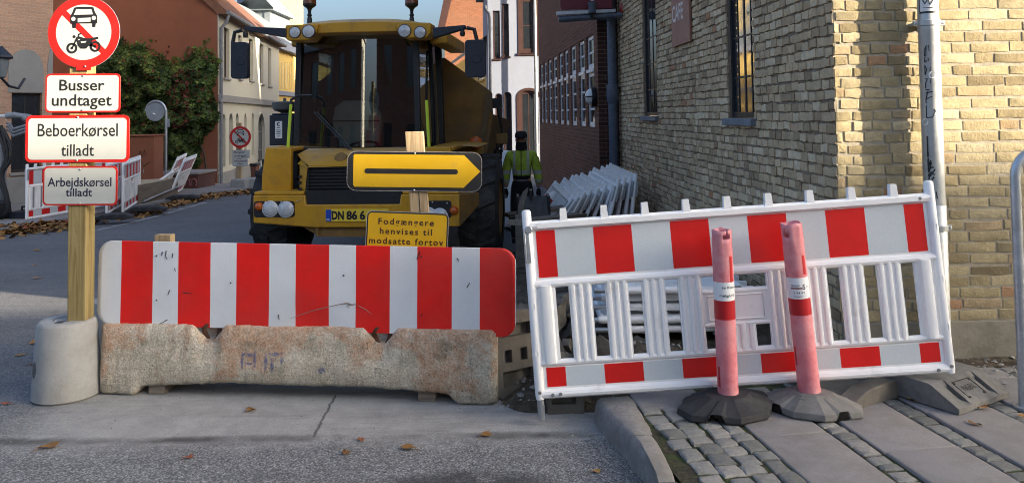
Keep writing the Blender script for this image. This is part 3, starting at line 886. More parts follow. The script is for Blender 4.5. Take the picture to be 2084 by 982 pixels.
# zinc downpipe on the sunlit side
c0 = P(1889, 40, 4.66)
dp = thing('downpipe', 'grey zinc downpipe with marker scribbles and stickers on the sunlit brick wall', 'downpipe', T(c0.x, c0.y, 0))
PR = .058
mb = MB(); mb.lathe([(PR, 1.02), (PR, 2.05), (PR+.003, 2.06), (PR+.003, 2.10), (PR, 2.11), (PR, 8.5)], 28); mb.build('upper_pipe', M_['pipe_zinc'], dp, ang=60)
mb = MB(); mb.lathe([(PR+.004, .16), (PR+.004, 1.03), (PR-.002, 1.035)], 28); mb.build('lower_pipe', M_['pipe_zinc'], dp, ang=60)
def clamp(z):
    mb = MB(); mb.lathe([(PR+.004, z-.018), (PR+.009, z-.016), (PR+.009, z+.016), (PR+.004, z+.018)], 28, caps=False)
    mb.box(-.092, -.06, -.012, .008, z-.014, z+.014); mb.box(.06, .092, -.012, .008, z-.014, z+.014)
    mb.box(-.075, .075, .04, .095, z-.008, z+.008)
    mb.ball((-.08, -.014, z), .007); mb.ball((.08, -.014, z), .007)
    mb.build('pipe_clamp', M_['pipe_zinc'], dp, bevel=.002)
clamp(hit(T(c0.x, c0.y, 0), 1889, 48).z); clamp(.9); clamp(4.4)
def wrap(pts, rr=PR+.0012, r=.003):
    return [(rr*math.sin(x/PR), -rr*math.cos(x/PR), z) for x, z in pts]
def stroke(mb, pxpts, r=.0028, n=5):
    Mx = T(c0.x, c0.y, 0); out = []
    for (a, b) in pxpts:
        q = hit(Mx, a, b, -PR); out.append((q.x, q.z))
    d = []
    for i in range(len(out)-1):
        for k in range(4):
            t = k/4; d.append((out[i][0]*(1-t)+out[i+1][0]*t, out[i][1]*(1-t)+out[i+1][1]*t))
    d.append(out[-1])
    mb.tube(wrap([(max(-.055, min(.055, a)), b) for a, b in d]), r, n)
mb = MB()
for st in ([(1887,92),(1878,114),(1886,114),(1886,92)], [(1891,92),(1892,104)], [(1884,117),(1876,124),(1884,127),(1888,122)], [(1890,117),(1891,124)],
           [(1882,132),(1877,142),(1879,152),(1885,152),(1888,140),(1882,132)], [(1894,136),(1894,146)], [(1881,160),(1889,160),(1882,180)], [(1896,158),(1894,170)],
           [(1884,183),(1893,182)], [(1883,190),(1899,186)], [(1890,186),(1886,202),(1898,196)], [(1882,200),(1881,210)],
           [(1885,215),(1880,230),(1888,240),(1899,238),(1904,226),(1901,222)]):
    stroke(mb, st, .0026)
for st in ([(1889,277),(1888,318)], [(1888,318),(1884,306),(1886,320)], [(1891,322),(1889,345),(1896,326)], [(1897,330),(1893,350)],
           [(1886,352),(1892,342),(1901,340)], [(1887,360),(1898,350),(1903,356)], [(1890,365),(1904,344)], [(1898,366),(1902,360)]):
    stroke(mb, st, .0042)
stroke(mb, [(1906,390),(1908,404)], .003)
mb.build('marker_scribble', M_['graffiti'], dp, smooth=True)
def sticker(px0, px1, py0, py1, m, rr=PR+.0009, rnd=False):
    Mx = T(c0.x, c0.y, 0); a = hit(Mx, px0, py1, -PR); b = hit(Mx, px1, py0, -PR)
    mb = MB(); n = 8; vs = []; 
    if rnd:
        cx, cz, r = (a.x+b.x)/2, (a.z+b.z)/2, (b.x-a.x)/2
        pts = [(cx+r*math.cos(2*math.pi*k/16), cz+r*math.sin(2*math.pi*k/16)) for k in range(16)]
        mb.poly([(rr*math.sin(max(-1.4,min(1.4,x/PR))), -rr*math.cos(x/PR), z) for x, z in pts])
        mb.v = [Vector((p.x*1.0, p.y, p.z)) for p in mb.v]
    else:
        for i in range(n+1):
            x = a.x+(b.x-a.x)*i/n
            for z in (a.z, b.z): vs.append((rr*math.sin(x/PR), -rr*math.cos(x/PR), z))
        mb.add(vs, [(2*i, 2*i+2, 2*i+3, 2*i+1) for i in range(n)])
    return mb.build('sticker', m, dp, smooth=False)
sticker(1872, 1906, -30, 27, M_['graffiti'], PR+.0007)
sticker(1874, 1904, -28, 23, M_['paper'], PR+.0014)
for q in ((1898, 152, 7), (1884, 248, 7), (1906, 230, 5)):
    sticker(q[0]-q[2], q[0]+q[2], q[1]-q[2], q[1]+q[2], M_['paper'], rnd=True)
mb = MB(); stroke(mb, [(1878,-4),(1884,8),(1889,-2),(1893,10),(1899,0)], .003); stroke(mb, [(1880,14),(1898,16)], .002)
mb.v = [Vector((p.x*1.012, p.y*1.012, p.z)) for p in mb.v]
mb.build('sticker_print', M_['graffiti'], dp)

# CAFE sign on the shaded side
a = hit(ML, 1374, 97, 0); b = hit(ML, 1411, 92, 0)
cs = thing('wall_sign', 'terracotta wall sign lettered CAFE between the two windows of the shaded brick wall', 'sign', ML @ T((a.x+b.x)/2, 0, a.z))
wd = b.x-a.x
mb = MB(); mb.box(-wd/2, wd/2, -.035, -.012, 0, 1.15); mb.build('sign_face', M_['cafe'], cs, bevel=.003)
for z in (.15, 1.0):
    mb = MB(); mb.box(-wd/2+.06, wd/2-.06, -.012, .02, z-.02, z+.02); mb.build('mounting_rail', M_['steel'], cs)
za = hit(ML, 1385, 42, 0).z-a.z; zt = hit(ML, 1385, 8, 0).z-a.z
lettering(cs, [('CAFE', -.10, za, zt-za, wd*.62, .02)], M_['letter_pale'], -.0365)

# ================================================================== red brick house with white windows
pR0 = P(1219, 258, 12.35); pR1 = P(1098, 245, 21.2)
dR = Vector((pR0.x-pR1.x, pR0.y-pR1.y, 0)); LR = dR.length
MRB = frame((pR1.x, pR1.y, 0), dR)                # facade; x runs towards the camera
rb = thing('red_brick_house', 'dark red brick house with a long row of narrow white windows', 'house', T(pR0.x, pR0.y, 0))
rM = T(-pR0.x, -pR0.y, 0)
wins = []
for (xa, xb, xt) in ((1196,1211,0), (1180,1192,0), (1163,1174,0), (1150,1158,0), (1139,1147,0), (1127,1135,0), (1117,1124,0), (1108,1114,0), (1101,1106,0)):
    A = hit(MRB, xa, 250, 0); B = hit(MRB, xb, 250, 0); wins.append((A.x, B.x))
zb_ = hit(MRB, 1205, 259, 0).z; zm_ = hit(MRB, 1205, 143, 0).z; zt_ = hit(MRB, 1205, 70, 0).z
ops = [(a, b, zb_, zt_) for a, b in wins]
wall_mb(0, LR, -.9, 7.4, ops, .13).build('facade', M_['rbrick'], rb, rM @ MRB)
for a, b in wins:
    o = pane_window('window', rb, rM @ MRB, a, b, zb_, zm_-.03, .05, M_['wframe'], M_['pane'], (0, 2), .062, .035)
    o = pane_window('window', rb, rM @ MRB, a, b, zm_+.03, zt_, .05, M_['wframe'], M_['pane'], (0, 1), .062, .035)
    mb = MB(); mb.box(a, b, -.01, .06, zm_-.028, zm_+.028); mb.build('transom', M_['wframe'], rb, rM @ MRB)
# return wall facing the camera, with an arched recess
MRE = frame((pR0.x, pR0.y, 0), (1, 0.0))
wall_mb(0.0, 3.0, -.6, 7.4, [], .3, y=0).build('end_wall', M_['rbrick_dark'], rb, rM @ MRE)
mb = MB()
aw = [(.02, 2.1), (.26, 2.1)] 
zz0 = hit(MRE, 1230, 330).z; zz1 = hit(MRE, 1232, 45).z
mb.prism([(.07, zz0), (.27, zz0), (.27, zz1), (.20, zz1-.05), (.14, zz1-.35), (.10, zz1-.75), (.07, zz1-1.3)], -.02, -.004)
mb = MB(); mb.box(-.6, 9, LR-.1, LR, -.9, 7.4); mb.box(8.8, 9, 0, LR-.1, -.9, 7.4); mb.build('rear_wall', M_['rbrick_dark'], rb, rM @ MRE)
mb = MB(); mb.prism([(-.2, 7.4), (9, 7.4), (4.4, 11.0)], -.2, LR+.1)
mb.build('roof', M_['tile'], rb, rM @ MRE)
# round lamp
lp = hit(MRB, 1204, 197, -.07)
lt = thing('wall_lamp', 'small round bulkhead lamp with a metal guard on the red brick facade', 'lamp', MRB @ T(lp.x, 0, lp.z))
mb = MB(); mb.lathe([(.15, .0), (.16, -.05), (.14, -.07)], 20, axis='y'); mb.build('lamp_base', M_['mblack'], lt)
mb = MB(); mb.lathe([(.135, -.07), (.12, -.12), (.07, -.16), (.005, -.175)], 20, axis='y'); mb.build('lamp_glass', simple('opal_lamp_glass', (.62, .62, .6), .3, var=.05), lt)
mb = MB(); mb.tube([(-.14, -.07, 0), (-.10, -.15, 0), (0, -.185, 0), (.10, -.15, 0), (.14, -.07, 0)], .012, 6); mb.ring(0, 0, .13, .16, -.085, -.06, 20); mb.build('lamp_guard', M_['mblack'], lt)

# blue grey downpipe between the two brick houses
q = P(1247, 200, 12.2)
bp = thing('downpipe', 'blue grey painted downpipe between the yellow brick and red brick walls', 'downpipe', T(q.x, q.y, 0))
mb = MB(); mb.lathe([(.072, -.5), (.072, 7.3)], 18); mb.build('pipe', M_['bluegrey'], bp, ang=60)
zc = hit(T(q.x, q.y, 0), 1248, 178).z
mb = MB(); mb.lathe([(.074, zc-.25), (.094, zc-.2), (.094, zc+.04), (.074, zc+.05)], 18, caps=False); mb.build('pipe_collar', M_['bluegrey'], bp, ang=40)

# projecting sign on its bracket
q = P(1205, 34, 11.9)
ps = thing('hanging_sign', 'dark red projecting sign box on a grey tube bracket above the street', 'sign', T(q.x, q.y, q.z))
I = T(q.x, q.y, q.z)
def Lq(px, py, y=0): return hit(I, px, py, y)
a, b = Lq(1137, 40), Lq(1274, 30)
mb = MB(); mb.tube([(a.x, 0, a.z), (b.x, 0, b.z)], .048, 16); mb.build('bracket_tube', M_['bluegrey'], ps, ang=60)
e = Lq(1279, 35)
mb = MB(); mb.box(e.x-.035, e.x+.035, -.05, .30, Lq(1279, 58).z, Lq(1279, 12).z); mb.build('wall_plate', M_['bluegrey'], ps, bevel=.01)
mb = MB(); a, b = Lq(1133, 26), Lq(1253, 21)
mb.box(a.x, b.x, -.05, .05, a.z-.025, a.z+.028, M=RY(-2.0)); mb.build('bottom_rail', M_['steel'], ps, bevel=.004)
mb = MB(); a, b = Lq(1140, 20), Lq(1246, 18)
mb.box(a.x, b.x, -.035, .035, a.z, a.z+1.0); mb.build('sign_box', M_['dkred'], ps, bevel=.006)
for x in (a.x+.1, b.x-.1):
    mb = MB(); mb.box(x-.01, x+.01, -.01, .01, -.02, .09); mb.build('hanger', M_['bluegrey'], ps)
em = Lq(1205, -8, -.04)
mb = MB(); mb.ring(em.x, em.z, .055, .075, -.041, -.037, 24); mb.build('emblem_ring', M_['paper'], ps)
g = Lq(1205, 12, -.12)
mb = MB(); mb.lathe([(.055, -.11), (.058, -.02), (.062, .0), (.072, .045), (.062, .05)], 18, M=T(g.x, -.13, g.z)); mb.build('spot_lamp', M_['bluegrey'], ps)
mb = MB(); mb.tube([(g.x, -.13, g.z-.11), (g.x+.0, -.08, g.z-.17), (g.x-.03, -.02, .03)], .018, 8); mb.tube([(g.x, -.06, g.z-.16), (g.x+.08, -.06, -.05), (g.x+.18, -.06, -.075), (g.x+.35, -.06, -.07), (g.x+.55, -.05, -.03)], .008, 6); mb.build('cable', M_['mblack'], ps)
h = Lq(1268, 18)
mb = MB(); mb.lathe([(.05, -.07), (.06, -.05), (.06, .05), (.045, .08)], 16, M=T(h.x, 0, h.z)); mb.build('warning_lamp', simple('red_lamp_lens', (.25, .02, .012), .3, var=.1), ps)

# ================================================================== white rendered house down the street
MW = frame(P(996, 300, 22.0)*Vector((1,1,0)) if False else Vector((P(996, 300, 26.0).x, 26.0, 0)), (1, 0.06))
wh = thing('white_house', 'white rendered house with dark brown windows behind the worker', 'house', MW)
def pw(M, x0, x1, y0, y1): 
    a = hit(M, x0, y1); b = hit(M, x1, y0); return a.x, b.x, a.z, b.z
ws = [pw(MW, 1004, 1017, 22, 120), pw(MW, 1023, 1035, 8, 115), pw(MW, 1059, 1090, -4, 108)]
wg = [pw(MW, 1010, 1022, 190, 372), pw(MW, 1027, 1041, 187, 372), pw(MW, 1059, 1095, 184, 372)]
ops = [w for w in ws] + [(w[0], w[1], w[2], w[3], (w[1]-w[0])*.5 if i < 2 else .22) for i, w in enumerate(wg)]
zE = hit(MW, 1000, 8).z
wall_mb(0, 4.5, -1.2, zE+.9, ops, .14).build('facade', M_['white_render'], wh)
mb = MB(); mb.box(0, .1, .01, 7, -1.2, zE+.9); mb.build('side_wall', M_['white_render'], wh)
mb = MB(); mb.box(-.30, 4.6, -.25, 0.0, zE+.55, zE+.9); mb.prism([(-.3, zE+.9), (4.6, zE+.9), (4.6, zE+3), (1.5, zE+3)], -.3, 6); mb.build('roof', M_['brown_frame'], wh)
for i, w in enumerate(ws+wg):
    o = pane_window('window' if i != 5 else 'shop_window', wh, None, w[0], w[1], w[2], w[3] - (0 if i < 3 else .0), .09, M_['brown_frame'], M_['pane'], (0, 1) if i != 5 else (1, 0), .05 if i in (0,1,3,4) else .11, .03, .05 if i < 3 else None, M_['brown_frame'])
mb = MB()
o = ws[2]; t = .07
mb.box(o[0]-t, o[0], -.02, .02, o[2], o[3]); mb.box(o[1], o[1]+t, -.02, .02, o[2], o[3]); mb.box(o[0]-t-.03, o[1]+t+.03, -.05, .02, o[2]-.09, o[2]-.065+.06)
mb.build('window_surround', M_['brown_frame'], wh)
o = wg[2]
mb = MB(); n = 12; cx = (o[0]+o[1])/2; w = (o[1]-o[0])/2
mb.box(o[0]-.09, o[0], -.02, .02, o[2], o[3]-.22)
for k in range(n):
    t0, t1 = math.pi*k/n, math.pi*(k+1)/n
    p = lambda t, r: (cx+(w+r)*math.cos(t), o[3]-.22+(.22+r)*math.sin(t))
    mb.prism([p(t0, 0), p(t0, .09), p(t1, .09), p(t1, 0)], -.02, .02)
mb.build('arch_surround', M_['brown_frame'], wh)
q = P(1091, 200, 25.6)
d2 = thing('downpipe', 'thin pale downpipe in front of the white rendered house', 'downpipe', T(q.x, q.y, 0))
mb = MB(); mb.lathe([(.05, -.7), (.05, 6.5)], 12); mb.build('pipe', M_['pipe_zinc'], d2)
for z in (.6, 3.0): 
    mb = MB(); mb.lathe([(.056, z-.03), (.056, z+.03)], 12); mb.build('pipe_clamp', M_['steel'], d2)
q = P(997, 100, 25.8)
d3 = thing('gutter_pipe', 'dark gutter pipe bending down the corner of the white house', 'downpipe', T(q.x, q.y, 0))
zt = hit(T(q.x, q.y, 0), 990, 12).z
mb = MB(); mb.tube([(-.14, 0, zt), (-.13, 0, zt-.12), (-.02, 0, zt-.25), (0, 0, zt-.40), (0, 0, -.6)], .045, 10); mb.build('pipe', M_['slate'], d3)

# ochre house behind the white one, its eaves running away
p0 = Vector((P(1000, 200, 27.5).x, 27.5, 0)); p1 = Vector((P(915, 200, 44).x, 44, 0))
MF = frame(p1, p0-p1)
LF = (p0-p1).length
oh = thing('ochre_house', 'ochre rendered house with a grey roof between the white house and the brick gable', 'house', MF)
zF = hit(MF, 996, 88).z
wso = [pw(MF, 973, 985, 95, 165), pw(MF, 957, 964, 118, 170)]
wall_mb(0, LF, -1.2, zF, wso, .1).build('facade', M_['ochre'], oh)
for w in wso: pane_window('window', oh, None, *w, .06, M_['wframe'], M_['pane'], (1, 2), .06, .04, .06, M_['ochre'])
mb = MB(); mb.add([(-.1, -.35, zF-.05), (LF+.1, -.35, zF-.05), (LF+.1, 3.2, zF+2.6), (-.1, 3.2, zF+2.6), (-.1, -.35, zF+.1), (LF+.1, -.35, zF+.1)], [(4,5,2,3), (0,1,5,4)]); mb.build('roof', M_['slate'], oh)
mb = MB(); mb.box(0, LF, -.06, 0, hit(MF, 980, 190).z-.05, hit(MF, 980, 190).z+.05); mb.build('string_course', M_['ochre'], oh)

# tall brick gable behind
Yg = 50.0
MGb = frame((P(897, 100, Yg).x, Yg, 0), (1, 0))
gh = thing('brick_gable_house', 'tall orange brick gable with a steep dark verge against the sky', 'house', MGb)
a = hit(MGb, 897, 60); t = hit(MGb, 918, -20); 
mb = MB(); mb.prism([(.25, -1.5), (9, -1.5), (9, t.z+6), (t.x+2.0, t.z+6), (t.x+.2, t.z), (.25, a.z)], 0, 8); mb.build('gable_wall', M_['gbrick'], gh)
mb = MB(); mb.prism([(-.25, a.z-.4), (.25, a.z-.05), (t.x+.2, t.z+.05), (t.x+2.0, t.z+6.1), (t.x+1.5, t.z+6.1), (t.x-.3, t.z+.1)], -.3, 8.2); mb.build('roof', M_['brown_frame'], gh)

# ================================================================== left side of the street
# A: dusty brick house with a blind arch
A0 = Vector((P(-130, 250, 15.4).x, 15.4, 0)); A1 = Vector((P(106, 250, 17.4).x, 17.4, 0))
MA = frame(A0, A1-A0); LA = (A1-A0).length
ah = thing('brick_house', 'dusty brick house with a grey blind arch over a dark window at the left edge', 'house', MA)
aw = pw(MA, 22, 86, 190, 352)
wall_mb(0, LA, -.8, 7.5, [aw], .18).build('wall', M_['abrick'], ah)
mb = MB(); mb.box(LA-.02, LA, .01, 7, -.8, 7.5); mb.build('return_wall', M_['abrick'], ah)
cx = (aw[0]+aw[1])/2-.03; w = (aw[1]-aw[0])/2+.05; z0 = aw[3]+.01; zt = hit(MA, 56, 101).z
pts = [(cx-w, z0), (cx+w, z0)] + [(cx+w*math.cos(t)**.8 if math.cos(t) > 0 else cx-w*abs(math.cos(t))**.8, z0+.45+(zt-z0-.45)*math.sin(t)) for t in [math.pi*k/16 for k in range(17)]]
mb = MB(); mb.prism(pts, -.012, .05); mb.build('blind_arch', M_['grey_render'], ah)
pane_window('window', ah, None, *aw, .10, M_['black_frame'], M_['pane'], (1, 0), .05, .03, .05, M_['ledge'])
zp = hit(MA, 50, 352).z
mb = MB(); mb.box(0, LA+.02, -.05, .0, -.8, zp-.07); mb.build('plinth', M_['grey_render'], ah)
for sx in (1.9,):
    mb = MB(); mb.prism([(LA-.12, z0), (LA+.0, z0), (LA+.0, z0+1.1), (LA-.06, z0+1.0), (LA-.12, z0+.6)], -.012, .04); mb.build('blind_arch', M_['grey_render'], ah)
q = P(3, 130, 15.0)
wl = thing('wall_lantern', 'black lantern on a bracket at the left edge of the dusty brick house', 'lamp', T(q.x, q.y, q.z))
mb = MB(); mb.lathe([(.02, .34), (.05, .30), (.20, .16), (.22, .12), (.20, .10)], 6); mb.build('lantern_roof', M_['navy'], wl, smooth=False)
mb = MB(); mb.lathe([(.15, .10), (.09, -.25), (.05, -.27)], 6); mb.build('lantern_body', M_['lead'], wl, smooth=False)
mb = MB(); mb.tube([(.0, 0, -.27), (.02, .2, -.42), (-.02, .55, -.45), (-.05, .8, -.25)], .025, 8); mb.build('bracket', M_['navy'], wl)

# B: red-brown rendered gable house
B0 = Vector((P(60, 250, 23.0).x, 23.0, 0)); BX = P(443, 250, 23.0).x
MBb = frame(B0, (1, 0)); LB = BX-B0.x
bh = thing('rendered_house', 'red brown rendered house wall half covered with ivy', 'house', MBb)
wall_mb(0, LB, -1.2, 7.8, [], .2).build('wall', M_['terracotta'], bh)
mb = MB(); mb.prism([(-.3, 7.8), (LB+.2, 7.8), (LB/2, 11)], -.3, 8); mb.build('roof', M_['tile'], bh)
mb = MB(); mb.box(LB-1.6, LB, -.03, 0, -1.2, hit(MBb, 430, 352).z); mb.build('plinth', M_['terracotta'], bh)

# C: cream house with tall narrow windows
C0 = Vector((BX, 23.02, 0)); dC = Vector((-.135, 1, 0)); LC = 11.2
MC = frame(C0, dC)
ch = thing('cream_house', 'cream rendered house with tall narrow windows and arched slots below', 'house', MC)
up = [pw(MC, a, b, c, d) for a, b, c, d in ((455,467,60,158), (485,492,74,160), (507,515,82,163), (529,536,92,170), (546,552,100,175))]
lo = [pw(MC, a, b, c, d) for a, b, c, d in ((452,459,232,340), (466,474,231,336), (480,486,231,330), (497,502,231,322), (512,517,230,316), (525,539,231,345))]
zc = hit(MC, 450, 197).z; ze = hit(MC, 447, 30).z
ops = up+[(w[0], w[1], w[2], w[3], (w[1]-w[0])*.5) for w in lo]
wall_mb(0, LC, -1.3, ze, ops, .16).build('facade', M_['cream'], ch)
for w in up: pane_window('window', ch, None, *w, .12, M_['brown_frame'], M_['pane'], (1, 2), .05, .03, .06, M_['ledge'])
for w in lo: pane_window('window', ch, None, *w, .12, M_['ledge'], M_['pane'], (0, 2), .04, .03)
mb = MB(); mb.box(0, LC, -.10, .0, zc-.16, zc-.08); mb.box(0, LC, -.06, .0, zc-.08, zc+.06); mb.build('string_course', M_['ledge'], ch, bevel=.01)
mb = MB(); mb.box(0, LC, -.04, 0, -1.3, hit(MC, 450, 352).z); mb.build('plinth', M_['grey_render'], ch)
mb = MB(); mb.add([(-.05, -.24, ze+.10), (LC, -.24, ze+.10), (LC, 4.5, ze+4.4), (-.05, 4.5, ze+4.4), (-.05, -.24, ze-.02), (LC, -.24, ze-.02), (-.05, .0, ze-.02), (LC, 0, ze-.02)], [(0,1,2,3), (4,5,1,0), (4,6,7,5), (0,3,6,4)])
for k in range(34):
    pass
mb.build('roof', M_['tile'], ch)
mb = MB(); mb.tube([(-.02, -.28, ze+.04), (LC, -.28, ze+.04)], .07, 8); mb.build('gutter', M_['slate'], ch)
mb = MB(); mb.tube([(.10, -.28, ze), (.10, -.22, ze-.25), (.10, -.07, ze-.4), (.10, -.07, -1.0)], .05, 8); mb.build('downpipe', M_['slate'], ch)

# D: sunlit ochre house and its tower behind
D0 = Vector((P(560, 250, 34.6).x, 34.6, 0))
MD = frame(D0, (.35, 1)) if False else frame(D0, (-.05, 1))
dh = thing('ochre_house', 'sunlit ochre house with a pale cornice beyond the cream house', 'house', MD)
zd = hit(MD, 575, 98).z
dw = [pw(MD, a, b, 128, 182) for a, b in ((566.5,568.5), (572,574), (577.5,579.5), (583,584.8), (588,589.5), (592.8,594.2))]
wall_mb(0, 16, -1.3, zd, dw, .12).build('facade', M_['ochre'], dh)
for w in dw: pane_window('window', dh, None, *w, .05, M_['wframe'], M_['ochre'], (1, 2), .1, .05)
mb = MB(); mb.box(-.1, 16, -.3, 0, zd-.15, zd+.18); mb.box(-.1, 16, -.1, 0, hit(MD, 575, 190).z-.1, hit(MD, 575, 190).z+.1); mb.build('cornice', M_['white_render'], dh)
mb = MB(); mb.add([(0, -.3, zd+.18), (16, -.3, zd+.18), (16, 3.5, zd+2.8), (0, 3.5, zd+2.8)], [(0,1,2,3)]); mb.build('roof', M_['lead'], dh)
Yt = 47.0
MT = frame((P(542, 30, Yt).x, Yt, 0), (.80, .6))
th = thing('gabled_tower', 'tall sunlit ochre gable rising behind the tiled roof', 'building', MT)
zk = hit(MT, 560, 10).z; LT = hit(MT, 617, 30).x
mb = MB(); mb.box(0, LT, 0, 5, -1.5, zk+.6); mb.build('wall', M_['ochre'], th)
mb = MB(); mb.box(-.15, LT+.2, -.22, 5, zk+.6, zk+.9); mb.prism([(-.2, zk+.9), (LT+.25, zk+.9), (LT/2, zk+3.6)], -.25, 5); mb.build('roof', M_['white_render'], th)
mb = MB()
for r_ in range(3):
    for c_ in range(4):
        pass
MZ = frame((P(492, 30, 43.0).x, 43.0, 0), (1, 0))
zh = thing('dormer_house', 'grey zinc clad gable beside the sunlit ochre gable', 'building', MZ)
q0 = hit(MZ, 492, 60); q1 = hit(MZ, 548, 22); q2 = hit(MZ, 560, 5)
mb = MB(); mb.box(0, q1.x, 0, 4, -1.3, q1.z); mb.build('wall', M_['lead'], zh)
mb = MB(); mb.box(-.2, q1.x+.3, -.25, 4, q1.z, q1.z+.12); mb.prism([(-.2, q1.z+.12), (q1.x+.3, q1.z+.12), (q1.x*.55, q1.z+1.2)], -.25, 4); mb.box(q1.x-.25, q1.x+.05, -.06, 0, -1.3, q1.z-.01, ); mb.build('roof', M_['lead'], zh)

# ------------------------------------------------------------------ across the street behind the camera: the terrace whose eaves shade the foreground
def terrace(name, label, x0, x1, y, zt, m, depth=9, seed=1, core=None):
    Mx = frame((x1, y, 0), (-1, 0))              # facade looks towards +Y
    b = thing(name, label, 'house', Mx)
    L = x1-x0; ops = []
    k = 1.2
    while k < L-1.5:
        for z in (1.0, 4.2, 7.2):
            if z+1.7 < zt-.3: ops.append((k, k+1.1, z, z+1.7))
        k += 2.6
    wall_mb(0, L, -.2, zt, ops, .15).build('facade', m, b)
    mb = MB()
    for (a, c, d, e) in ops: mb.box(a, c, .1, .14, d, e)
    mb.build('glazing', M_['pane'], b); tag(bpy.data.objects[-1] if False else mb and b.children[-1], kind='stuff')
    mb = MB(); mb.box(0, L, .16, depth, -.2, zt); mb.build('building_core', core or m, b)
    mb = MB(); mb.prism([(-.2, zt), (L+.2, zt), (L+.2, zt+.35), (-.2, zt+.35)], -.35, depth+.3); mb.build('roof', M_['slate'], b)
    return b
EAVE_Y = -10.0
terrace('terraced_house', 'long cream terrace across the street to the right behind the viewpoint', 13.0, 75.0, EAVE_Y-.35, 10.3, M_['cream'])

# unseen houses added behind the viewpoint, their alley shaped for the dumper's glass reflection
terrace('brick_house', 'dark brick house added unseen left of the alley for the glass reflection', -26.0, -9.3, -14.0, 6.4, M_['rbrick'], depth=2.5, core=M_['cream'])  # cream core added so the alley end mirrors as a bright strip
terrace('brick_house', 'dark brick house added unseen right of the alley for the glass reflection', -6.3, 5.0, -14.0, 6.4, M_['rbrick'], depth=2.5)
# ================================================================== near objects
def rrect(x0, x1, z0, z1, r, n=6):
    pts = []
    for (cx, cz, a0) in ((x1-r, z0+r, -90), (x1-r, z1-r, 0), (x0+r, z1-r, 90), (x0+r, z0+r, 180)):
        for k in range(n+1):
            a = R(a0+90*k/n); pts.append((cx+r*math.cos(a), cz+r*math.sin(a)))
    return pts
def disc_pts(cx, cz, r, n=28): return [(cx+r*math.cos(2*math.pi*k/n), cz+r*math.sin(2*math.pi*k/n)) for k in range(n)]

def no_motor_sign(parent, cx, cz, r, y, rot=0):
    """round prohibition sign: red ring and bar, black car over motorcycle"""
    Mr = T(cx, y, cz) @ RY(rot)
    def nrm(p): return ((p[0]-510)/217*r, (205-p[1])/217*r)
    mb = MB(); mb.prism(disc_pts(0, 0, r, 56), 0, .004, 0); b = mb.build('round_sign', [M_['sign_back']], parent, Mr)
    mb = MB(); mb.poly([(a, -.001, c) for a, c in disc_pts(0, 0, r*.80, 48)]); mb.build('white_field', M_['white_sign'], b, smooth=False)
    mb = MB(); mb.ring(0, 0, r*.772, r*.995, -.0016, .0, 56)
    w = .062*r*1.35
    d = Vector((1, 0, -1)).normalized(); pn = Vector((d.z*-1, 0, d.x))
    pn = Vector((-d.z, 0, d.x)); L = .79*r
    q = [d*-L+pn*w, d*-L-pn*w, d*L-pn*w, d*L+pn*w]
    mb.poly([(p.x, -.0014, p.z) for p in q]); mb.build('red_ring', M_['red_sign'], b, smooth=False)
    mb = MB(); Y = -.0022
    def pg(pts, yy=Y, m=0): mb.poly([(nrm(p)[0], yy, nrm(p)[1]) for p in pts], m)
    def dk(c, rr, yy=Y, m=0, n=20):
        a = nrm(c); k = rr/217*r; mb.poly([(a[0]+k*math.cos(2*math.pi*i/n), yy, a[1]+k*math.sin(2*math.pi*i/n)) for i in range(n)], m)
    pg([(452,56),(470,52),(550,52),(568,56),(576,82),(590,106),(592,152),(428,152),(430,106),(443,82)])
    pg([(440,148),(464,150),(462,178),(442,180)]); pg([(560,150),(584,148),(580,174),(562,176)])
    Y2 = -.0029
    pg([(464,66),(556,66),(566,98),(450,100)], Y2, 1)
    dk((448,124), 13, Y2, 1); dk((571,120), 13, Y2, 1); pg([(474,120),(552,117),(552,142),(474,145)], Y2, 1)
    # motorcycle
    for c in ((440,300), (580,292)):
        a = nrm(c); k = r/217
        mb.ring(a[0], a[1], 20*k, 33*k, Y, Y+.0006, 24); dk(c, 8, Y)
    pg([(462,258),(486,230),(512,240),(540,242),(598,234),(600,246),(566,254),(556,272),(582,288),(578,296),(540,288),(526,304),(492,304),(474,284),(470,262)])
    pg([(468,232),(476,236),(446,302),(438,298)])
    pg([(472,240),(478,214),(494,208),(498,216),(486,220),(480,244)]); dk((453,231), 9, Y)
    pg([(492,262),(528,258),(522,268),(496,270)], Y2, 1)
    pg([(478,246),(490,246),(486,252),(476,254)], Y2, 1)
    mb.build('vehicle_symbols', [M_['black_sign'], M_['white_sign']], b, smooth=False)
    mb = MB(); k = r/.21
    for (a, c) in ((0, .97*r-.0), (.05*r, -.95*r)): mb.ball((a, -.003, c), (.006*k, .004*k, .006*k))
    mb.build('bolt', M_['bolt'], b)
    mb = MB(); mb.box(-.012*k, .012*k, -.0, .02, r*.98, r*1.04) ; mb.box(-.2*r, .2*r, -.0015, .003, -r*1.06, -r*.93)
    mb.build('mounting_tab', M_['red_sign'], b)
    return b
